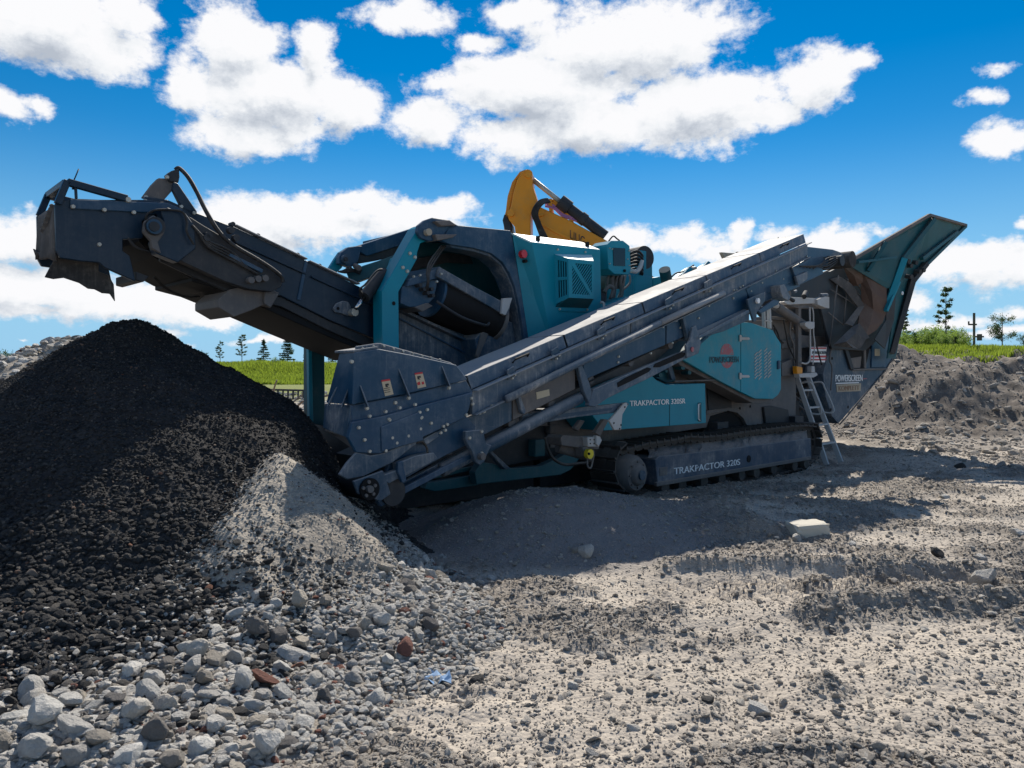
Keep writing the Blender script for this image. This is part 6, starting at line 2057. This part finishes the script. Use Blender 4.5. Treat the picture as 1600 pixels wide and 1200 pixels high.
# hanging rubber and rusty liner sheets, each a folded sheet
def sheet(name, rows, mat):
    n = len(rows[0])
    P = [U(*p) for r in rows for p in r]
    f = []
    for j in range(len(rows) - 1):
        for i in range(n - 1):
            a = j * n + i
            f.append((a, a + 1, a + n + 1, a + n))
    o = mesh_obj(name, P, f, mat, hp_)
    s_ = o.modifiers.new('thick', 'SOLIDIFY')
    s_.thickness = 0.022
    s_.offset = 0
    return o
sheet('liner_sheet', [[(1317, 416, 0.52), (1330, 411, 0.45), (1344, 408, 0.40)], [(1324, 432, 0.55), (1334, 430, 0.42), (1346, 422, 0.36)], [(1330, 446, 0.58), (1340, 446, 0.46), (1348, 440, 0.38)]], 'rust_plate')
sheet('liner_sheet', [[(1344, 414, 0.40), (1360, 432, 0.30), (1384, 448, 0.24)], [(1345, 440, 0.44), (1362, 456, 0.28), (1385, 470, 0.24)], [(1346, 470, 0.50), (1364, 484, 0.34), (1383, 492, 0.28)], [(1342, 494, 0.46), (1358, 508, 0.32), (1378, 504, 0.30)], [(1338, 520, 0.44), (1350, 528, 0.34), (1368, 516, 0.32)]], 'rust_plate')
sheet('rubber_flap', [[(1331, 512, 0.36), (1342, 505, 0.28), (1358, 528, 0.26)], [(1318, 524, 0.34), (1336, 522, 0.20), (1352, 530, 0.24)], [(1303, 538, 0.36), (1322, 534, 0.18), (1346, 541, 0.22)], [(1303, 539, 0.37), (1332, 544, 0.16), (1340, 545, 0.22)]], 'curtain')
sheet('rubber_flap', [[(1296, 436, 0.60), (1312, 432, 0.56)], [(1318, 452, 0.52), (1330, 444, 0.48)], [(1340, 480, 0.46), (1350, 478, 0.42)], [(1320, 506, 0.44), (1332, 510, 0.36)]], 'curtain')
sheet('side_liner', [[(1384, 450, 0.26), (1400, 448, 0.22)], [(1384, 500, 0.34), (1396, 500, 0.30)], [(1366, 530, 0.34), (1382, 545, 0.36)]], 'dark_steel')
# far wing, mirrored across the machine
FW = [Vector((p.x, 2.5 - (p.y - 0.34) * 1.0, p.z)) for p in [U(1322, 412, 0.34), U(1451, 337, -0.22), U(1400, 452, 0.20), U(1384, 520, 0.40)]]
o = mesh_obj('wing_panel', FW, [(0, 1, 2, 3)], 'teal_dark', hp_)
o.modifiers.new('thick', 'SOLIDIFY').thickness = 0.03
plate('hopper_floor', [(1330, 520), (1398, 520), (1390, 560), (1330, 560)], 0.8, 1.2, 'dark_steel', hp_)
ORD = ['first', 'second', 'third', 'fourth', 'fifth', 'sixth', 'seventh', 'eighth', 'ninth', 'tenth', 'eleventh', 'twelfth', 'thirteenth', 'fourteenth', 'fifteenth', 'sixteenth', 'seventeenth', 'eighteenth', 'nineteenth', 'twentieth', 'twenty-first', 'twenty-second', 'twenty-third', 'twenty-fourth', 'twenty-fifth', 'twenty-sixth', 'twenty-seventh', 'twenty-eighth', 'twenty-ninth', 'thirtieth']
# ------------------------------------------------------------------ excavator working behind the crusher
EY = 18.0


def E(px, py, y=EY):
    return Vector(((px - 800) / F * y, y, EYE + (HZ - py) / F * y))


ex = bpy.data.objects.new('excavator', None)
COL.objects.link(ex)
ex.location = E(940, 600)
ex.location.z = 0
tag(ex, 'yellow excavator behind the crusher, only its folded boom and stick showing', 'excavator')
eo = Vector(ex.location)


def epl(name, pts, y, th, mat, bevel=0.02):
    return poly_extrude(name, [E(x, yy, y) - eo for x, yy in pts], Vector((0.15 * th, th, 0)), mat, ex, bevel)


epl('stick', [(822, 264), (829, 265), (831, 270), (832, 290), (839, 312), (836, 325), (829, 335), (829, 372), (806, 372), (804, 354), (795, 343), (793, 334), (798, 322), (802, 300), (808, 280), (816, 268)], EY - 0.2, 0.45, 'yellow_paint')
epl('stick_web', [(786, 345), (790, 330), (793, 306), (800, 284), (812, 268), (822, 264), (808, 280), (802, 302), (798, 322), (794, 336), (796, 350), (799, 362), (788, 362)], EY - 0.05, 0.5, 'yellow_paint')
epl('stick_guard', [(785, 344), (788, 334), (792, 338), (798, 348), (800, 362), (789, 362)], EY - 0.12, 0.55, 'dark_steel')
epl('boom', [(838, 326), (842, 322), (850, 326), (890, 344), (943, 373), (975, 392), (1030, 440), (1030, 470), (975, 440), (939, 410), (900, 396), (868, 384), (845, 368), (839, 344)], EY - 0.1, 0.5, 'yellow_paint')
epl('boom_edge', [(838, 342), (868, 360), (905, 378), (905, 381), (868, 364), (838, 346)], EY - 0.13, 0.03, 'yellow_paint', 0)
tube('stick_cylinder_rod', [E(833, 281) - eo, E(884, 322) - eo], 0.06, 'zinc', ex, smooth=False)
a, b = E(882, 320) - eo, E(946, 369) - eo
cyl('stick_cylinder', (a + b) / 2, b - a, 0.125, (b - a).length, 'dark_steel', ex)
cyl('cylinder_collar', a, b - a, 0.17, 0.28, 'dark_steel', ex)
cyl('cylinder_collar', a.lerp(b, 0.45), b - a, 0.15, 0.15, 'dark_steel', ex)
cyl('stick_pin', E(826, 272, EY - 0.22) - eo, (0, 1, 0), 0.09, 0.06, 'yellow_paint', ex)
cyl('stick_pin', E(798, 333, EY - 0.24) - eo, (0, 1, 0), 0.08, 0.08, 'yellow_paint', ex)
cyl('boom_pin', E(845, 332, EY - 0.14) - eo, (0, 1, 0), 0.09, 0.1, 'yellow_paint', ex)
for k in range(4):
    tube('hydraulic_hose', [E(846 + 3 * k, 372, EY - 0.3) - eo, E(838 + 2 * k, 350, EY - 0.35) - eo, E(832 + 2.4 * k, 332, EY - 0.4) - eo, E(842 + 2 * k, 315 + k, EY - 0.4) - eo, E(856 + k, 311 + k * 1.5, EY - 0.3) - eo], 0.03, 'hose', ex)
for k in range(4):
    tube('boom_pipe', [E(852, 322 - k * 3, EY - 0.05 + k * .1) - eo, E(866, 326 - k * 4, EY) - eo, E(880, 338 - k * 3, EY) - eo, E(902, 346 - k * 3, EY) - eo, E(940, 369 - k * 2, EY) - eo], 0.028, 'purple_hose' if k < 2 else 'yellow_paint', ex)
epl('pipe_clamp', [(856, 311), (862, 310), (864, 330), (858, 330)], EY - 0.02, 0.3, 'yellow_paint', 0.005)
epl('pipe_clamp', [(888, 336), (893, 334), (896, 346), (890, 346)], EY - 0.02, 0.3, 'yellow_paint', 0.005)
# lettering on the boom
cu = bpy.data.curves.new('lettering', 'FONT')
cu.body = 'LIUG'
tmp = bpy.data.objects.new('tmp', cu)
COL.objects.link(tmp)
bpy.context.view_layer.update()
me = bpy.data.meshes.new_from_object(tmp.evaluated_get(bpy.context.evaluated_depsgraph_get()))
bpy.data.objects.remove(tmp)
a, b, up_ = E(890, 372, EY - 0.13) - eo, E(914, 384, EY - 0.13) - eo, E(890, 358, EY - 0.13) - E(890, 372, EY - 0.13)
w = max(v.co.x for v in me.vertices)
for v in me.vertices:
    v.co = a + (b - a) * (v.co.x / w) + up_ * (v.co.y / 0.72)
me.materials.append(MATS['black_print'])
o = bpy.data.objects.new('lettering', me)
COL.objects.link(o)
o.parent = ex
# body, hidden from here behind the crusher: cab, counterweight, undercarriage
def ebox(name, x0, x1, y0, y1, z0, z1, mat):
    v = [(x, y, z) for x in (x0, x1) for y in (y0, y1) for z in (z0, z1)]
    f = [(0, 1, 3, 2), (4, 6, 7, 5), (0, 4, 5, 1), (2, 3, 7, 6), (0, 2, 6, 4), (1, 5, 7, 3)]
    return mesh_obj(name, v, f, mat, ex, bevel=0.05)
bx0 = E(1030, 500).x - eo.x
ebox('turntable_body', bx0 - 0.2, bx0 + 2.6, -0.9, 1.3, 0.95, 1.75, 'yellow_paint')
ebox('counterweight', bx0 + 2.0, bx0 + 2.9, -0.9, 1.3, 0.9, 1.9, 'dark_steel')
ebox('cab', bx0 + 0.2, bx0 + 1.3, 0.6, 1.4, 1.75, 2.5, 'glass_dark')
for y0 in (-1.1, 0.9):
    ebox('crawler', bx0 - 0.9, bx0 + 2.7, y0, y0 + 0.5, 0.0, 0.8, 'track_steel')

# ------------------------------------------------------------------ vegetation and far things
def leaf_cloud(name, centres, size, mat, parent, seed, n_each, spread, flat_=1.0):
    """crown of many small leaf faces gathered round given twig ends"""
    r = np.random.default_rng(seed)
    C = np.repeat(np.asarray(centres, float), n_each, axis=0)
    n = len(C)
    P = C + r.normal(0, 1, (n, 3)) * np.asarray([spread, spread, spread * flat_])
    a = r.normal(0, 1, (n, 3))
    a /= np.linalg.norm(a, axis=1)[:, None]
    b = r.normal(0, 1, (n, 3))
    b -= a * (a * b).sum(1)[:, None]
    b /= np.linalg.norm(b, axis=1)[:, None]
    s = size * r.uniform(0.6, 1.4, (n, 1))
    V = np.stack([P - a * s, P + b * s * 0.5, P + a * s, P - b * s * 0.5], 1).reshape(-1, 3)
    me = bpy.data.meshes.new(name)
    me.vertices.add(len(V))
    me.vertices.foreach_set('co', V.astype(np.float32).ravel())
    me.loops.add(n * 4)
    me.loops.foreach_set('vertex_index', np.arange(n * 4, dtype=np.int32))
    me.polygons.add(n)
    me.polygons.foreach_set('loop_start', (np.arange(n) * 4).astype(np.int32))
    me.polygons.foreach_set('loop_total', np.full(n, 4, np.int32))
    me.update(calc_edges=True)
    me.materials.append(MATS[mat])
    o = bpy.data.objects.new(name, me)
    COL.objects.link(o)
    o.parent = parent
    return o


def trunk_mesh(parent, h, r0, branches, name='trunk', mat='bark'):
    v, f = [], []
    def limb(p, q, ra, rb):
        b = len(v)
        d = q - p
        v.extend(ring_verts(p, d, ra, 6))
        v.extend(ring_verts(q, d, rb, 6))
        for k in range(6):
            f.append((b + k, b + (k + 1) % 6, b + 6 + (k + 1) % 6, b + 6 + k))
    limb(Vector((0, 0, -0.3)), Vector((0, 0, h)), r0, r0 * 0.2)
    for p, q in branches:
        limb(p, q, r0 * 0.28, r0 * 0.08)
    return mesh_obj(name, v, f, mat, parent)


def tree(px, ytop, ybase, Y, kind, label, seed, group, cat='tree', wide=1.0, name=None):
    r = random.Random(seed)
    x = (px - 800) / F * Y
    zb = float(ground_h(np.array(x), np.array(Y), False))
    zt_ = EYE + (HZ - ytop) / F * Y
    h = zt_ - zb
    name = name or {'spruce': 'spruce_tree', 'pine': 'pine_tree', 'bush': 'bush', 'leafy': 'leafy_tree'}[kind]
    t = bpy.data.objects.new(name, None)
    COL.objects.link(t)
    t.location = (x, Y, zb)
    tag(t, label, cat, group)
    tips, br = [], []
    if kind in ('spruce', 'pine'):
        z = h * (0.22 if kind == 'spruce' else 0.30)
        while z < h * 0.96:
            kk = 1 - z / h
            n = 6 if kind == 'spruce' else 4
            ln_ = h * (0.30 * kk + 0.03) * wide if kind == 'spruce' else h * (0.10 + 0.14 * kk) * wide
            for q in range(n):
                if r.random() < (0.10 if kind == 'spruce' else 0.25):
                    continue
                a = r.uniform(0, 6.28)
                l2 = ln_ * r.uniform(0.6, 1.1)
                up_ = -0.12 if kind == 'spruce' else 0.35
                p, q2 = Vector((0, 0, z)), Vector((math.cos(a) * l2, math.sin(a) * l2, z + up_ * l2 + 0.02 * h))
                br.append((p, q2))
                ks = (0.35, 0.6, 0.85, 1.0) if kind == 'spruce' else (0.7, 0.9, 1.05)
                for k2 in ks:
                    tips.append(tuple(p.lerp(q2, k2)))
            z += h * (0.062 if kind == 'spruce' else 0.085) * r.uniform(0.8, 1.2)
        tips.append((0, 0, h * 0.96))
        tips.append((0, 0, h))
        trunk_mesh(t, h, h * 0.016, br)
        leaf_cloud('crown', tips, h * 0.015, 'needle' if kind == 'spruce' else 'leaf_pine', t, seed, 30, h * 0.017, 0.7)
    elif kind == 'bush':
        for q in range(16):
            a = r.uniform(0, 6.28)
            l2 = h * 0.55 * wide * math.sqrt(r.random())
            hh = h * r.uniform(0.45, 1.0) * (1 - 0.35 * (l2 / (h * 0.55 * wide)) ** 2)
            q2 = Vector((math.cos(a) * l2, math.sin(a) * l2, hh))
            br.append((Vector((0, 0, 0)), q2))
            for k2 in (0.2, 0.35, 0.5, 0.65, 0.8, 0.92, 1.0):
                tips.append(tuple(q2 * k2))
        trunk_mesh(t, h * 0.5, h * 0.02, br, 'stem')
        leaf_cloud('foliage', tips, h * 0.026, 'leaf_light', t, seed, 60, h * 0.070)
    else:
        for q in range(26):
            a = r.uniform(0, 6.28)
            z0 = h * r.uniform(0.2, 0.8)
            l2 = h * 0.34 * wide * r.uniform(0.3, 1)
            q2 = Vector((math.cos(a) * l2, math.sin(a) * l2, min(h, z0 + h * r.uniform(0.08, 0.25))))
            br.append((Vector((0, 0, z0)), q2))
            tips += [tuple(Vector((0, 0, z0)).lerp(q2, k2)) for k2 in (0.6, 0.85, 1.0)]
        trunk_mesh(t, h, h * 0.02, br)
        leaf_cloud('crown', tips, h * 0.018, 'leaf_pine', t, seed, 30, h * 0.04)
    return t


gl_ = 'small trees on the green berm at the left'
tree(344, 533, 575, 56, 'pine', 'slim young tree leftmost on the green berm beyond the heap', 1, gl_)
tree(378, 524, 575, 56, 'pine', 'tall sparse pine on the green berm, second from the heap', 2, gl_)
tree(412, 530, 573, 56, 'spruce', 'even dark spruce on the green berm between two taller trees', 3, gl_)
tree(449, 524, 573, 56, 'spruce', 'fullest dark spruce on the berm, left of the teal leg', 4, gl_, wide=1.1)
tree(478, 545, 573, 57, 'spruce', 'small spruce half hidden by the teal support leg', 5, gl_)
tree(519, 541, 573, 56, 'spruce', 'spruce showing between the teal leg and the navy chute', 6, gl_, wide=1.2)
gb_ = 'low bushes on the green berm at the left'
tree(315, 546, 575, 60, 'leafy', 'pale leafless looking sapling just over the heap flank', 7, gl_, wide=1.1)
for i, (x_, yt_, w_, lb) in enumerate([(365, 565, 1.6, 'low bush left on the berm crest beside the tall pine'), (396, 561, 1.6, 'low bush on the berm crest between pine and spruce'), (436, 556, 1.3, 'bright bush on the berm crest left of the fullest spruce'), (462, 564, 1.5, 'low bush on the berm crest right of the fullest spruce')]):
    tree(x_, yt_, 575, 55, 'bush', lb, 20 + i, gb_, 'bush', wide=w_)
for i, (x_, yt_, w_, lb) in enumerate([(20, 546, 1.0, 'pale bush beyond the rubble at the left edge of the photo'), (-8, 552, 1.2, 'pale bush cut by the left edge of the photo'), (42, 552, 1.1, 'smaller pale bush near the left edge beyond the rubble')]):
    tree(x_, yt_, 585, 40, 'leafy', lb, 30 + i, 'bushes beyond the rubble at the left edge', 'bush', wide=w_ * 1.6, name='bush')
gr_ = 'trees on the terrace at the right'
tree(1478, 450, 545, 33, 'pine', 'tall bare stemmed pine rising out of the bushes at the right', 8, gr_, wide=0.75)
tree(1411, 482, 545, 36, 'pine', 'dark pine partly hidden behind the hopper wing', 9, gr_, wide=0.8)
tree(1566, 488, 545, 33, 'leafy', 'rounded tree with airy crown near the right edge', 10, gr_, wide=1.1)
tree(1600, 520, 548, 34, 'leafy', 'small tree cut by the right edge of the photo', 11, gr_, wide=1.0)
tree(1492, 525, 545, 32, 'leafy', 'thin sapling beside the tall bare stemmed pine', 12, gr_, wide=0.6)
BL = [(1408, 518), (1422, 514), (1438, 512), (1452, 510), (1466, 508), (1482, 507), (1496, 511), (1416, 526), (1446, 522), (1472, 520), (1500, 522)]
THK = []
for i, (x_, yt_) in enumerate(BL):
    _t = tree(x_, yt_, 545, 34 + (i % 3) * 1.2 - (2 if i > 6 else 0), 'bush', 'light green bush', 50 + i, 'bushes of the right thicket', 'bush', wide=1.1)
    THK.append((x_, yt_, bpy.data.objects[-1] if False else _t))

for k, (x_, yt_, o) in enumerate(sorted(THK, key=lambda q: q[0])):
    o['label'] = f'{ORD[k]} light green bush from the hopper in the thicket at the right'

# utility pole
up = bpy.data.objects.new('utility_pole', None)
COL.objects.link(up)
px_, Yp = 1522, 60.0
xp = (px_ - 800) / F * Yp
zb = float(ground_h(np.array(xp), np.array(Yp), False))
up.location = (xp, Yp, zb)
tag(up, 'dark utility pole with small cross arms right of the thicket', 'utility pole')
hp2 = EYE + (HZ - 489) / F * Yp - zb
cyl('post', (0, 0, hp2 / 2 - 0.3), (0, 0, 1), 0.09, hp2 + 0.6, 'pole_wood', up, n=10)
bar('cross_arm', (-0.45, 0, hp2 - 0.9), (0.2, 0, hp2 - 0.9), 0.1, 0.12, 'pole_wood', up)
bar('cross_arm', (-0.1, 0, hp2 - 1.85), (0.75, 0, hp2 - 1.85), 0.1, 0.12, 'pole_wood', up)
cyl('transformer', (0.42, 0, hp2 - 1.9), (0, 0, 1), 0.18, 0.5, 'pole_wood', up, n=10)
cyl('insulator', (-0.42, 0, hp2 - 0.75), (0, 0, 1), 0.06, 0.2, 'pole_wood', up, n=8)

# grass on the berm and terrace
def blades(name, xs0, xs1, ys0, ys1, n, hgt, seed, label, cond):
    r = np.random.default_rng(seed)
    X = r.uniform(xs0, xs1, n)
    Y = r.uniform(ys0, ys1, n)
    k = cond(X, Y)
    X, Y = X[k], Y[k]
    n = len(X)
    Z = ground_h(X, Y, False)
    cl = fbm(X * 0.5, Y * 0.5, 3, 0.5, 90)
    h_ = hgt * r.uniform(0.5, 1.3, n) * (1 + 0.9 * cl)
    w_ = hgt * 0.16
    a = r.uniform(0, 6.28, n)
    lx, ly = np.cos(a) * h_ * 0.4, np.sin(a) * h_ * 0.4
    b = r.uniform(0, 6.28, n)
    V = np.stack([np.stack([X - np.cos(b) * w_, Y - np.sin(b) * w_, Z - 0.02], 1), np.stack([X + np.cos(b) * w_, Y + np.sin(b) * w_, Z - 0.02], 1), np.stack([X + lx, Y + ly, Z + h_], 1)], 1).reshape(-1, 3)
    me = bpy.data.meshes.new(name)
    me.vertices.add(len(V))
    me.vertices.foreach_set('co', V.astype(np.float32).ravel())
    me.loops.add(n * 3)
    me.loops.foreach_set('vertex_index', np.arange(n * 3, dtype=np.int32))
    me.polygons.add(n)
    me.polygons.foreach_set('loop_start', (np.arange(n) * 3).astype(np.int32))
    me.polygons.foreach_set('loop_total', np.full(n, 3, np.int32))
    me.update(calc_edges=True)
    me.materials.append(MATS['grass_blade'])
    o = bpy.data.objects.new(name, me)
    COL.objects.link(o)
    tag(o, label, 'grass', kind='stuff')
    return o


blades('grass', -28, -8, 45.5, 57, 60000, 0.24, 1, 'bright green grass and weeds on the berm behind the heap', lambda X, Y: Y > 45)
blades('grass', 13, 32, 23.4, 36, 70000, 0.15, 2, 'bright green grass on the terrace under the thicket', lambda X, Y: X / Y > 0.42)

# rubble heap far left behind the black heap
def left_rub(X, Y):
    dx = X + 9.3
    z = 2.25 - 0.42 * np.hypot(np.where(dx > 0, dx * 1.5, dx * 0.62), (Y - 17.5) * 0.8)
    z = z + 0.22 * fbm(X * 0.6, Y * 0.6, 4, 0.6, 95) + 0.12 * lumps(X * 2.2, Y * 2.2, 96)
    return z
lr = grid_mesh('rubble_heap', np.arange(-20, -3, 0.07), np.arange(11.5, 24, 0.07), left_rub, 'grey_fines', keep=lambda X, Y, Z: Z > ground_h(X, Y, False) - 0.1)
tag(lr, 'long grey heap of broken concrete behind the black heap at the left', 'heap', kind='stuff')
n = 5000
X = rng.uniform(-19, -4, n)
Y = rng.uniform(12, 20, n)
k = left_rub(X, Y) > ground_h(X, Y, False)
X, Y = X[k], Y[k]
s = 0.04 + 0.10 * rng.random(len(X)) ** 3
scatter('concrete_rubble', np.stack([X, Y, left_rub(X, Y) + s * 0.2], 1), s, rng.random(len(X)) * 0.95, POOL_PALE, lr)
# rubble field with roots and timber between the heap and the berm
n = 7000
X = rng.uniform(-11, 1.5, n)
Y = rng.uniform(14, 34, n)
s = 0.03 + 0.12 * rng.random(len(X)) ** 4
q_ = scatter('rubble', np.stack([X, Y, ground_h(X, Y, False) + s * 0.2], 1), s, rng.random(len(X)) * 0.95, POOL_PALE)
tag(q_, 'pale rubble strewn between the black heap and the green berm', 'rubble', kind='stuff')
RW = ['near the heap', 'in the middle of the root pile', 'beside the teal leg']
ROOTS = []
for i in range(30):
    r = random.Random(900 + i)
    px_ = r.uniform(392, 500)
    Yd = r.uniform(19, 27)
    x0 = (px_ - 800) / F * Yd
    z0 = float(ground_h(np.array(x0), np.array(Yd), False)) + r.uniform(0.05, 0.40)
    a = r.uniform(0, 6.28)
    l_ = r.uniform(0.6, 1.9)
    P = [Vector((0, 0, 0))]
    d = Vector((math.cos(a), 0.4 * math.sin(a), r.uniform(-0.15, 0.45)))
    for k in range(4):
        d = (d + Vector((r.uniform(-.4, .4), r.uniform(-.3, .3), r.uniform(-.45, .3)))).normalized()
        P.append(P[-1] + d * l_ / 4)
    o = tube('root', P, r.uniform(0.018, 0.045), 'wood', None, n=6, k=3)
    o.location = (x0, Yd, z0)
    ROOTS.append((px_, o))
for k, (_, o) in enumerate(sorted(ROOTS, key=lambda q: q[0])):
    tag(o, f'{ORD[k]} bent root from the left in the root pile before the berm', 'root', 'roots in the root pile')
# long low timber rack behind the roots
rk = bpy.data.objects.new('timber_rack', None)
COL.objects.link(rk)
rk.location = ((437 - 800) / F * 32, 32, float(ground_h(np.array(-9.5), np.array(32.0), False)))
tag(rk, 'long low dark timber rack lying at the foot of the green berm', 'timber rack')
bar('top_rail', (-0.75, 0, 0.42), (1.05, 0, 0.38), 0.12, 0.08, 'dark_steel', rk)
for k in range(9):
    bar('rack_post', (-0.7 + k * 0.21, 0, 0), (-0.7 + k * 0.21, 0, 0.38), 0.06, 0.08, 'dark_steel', rk)
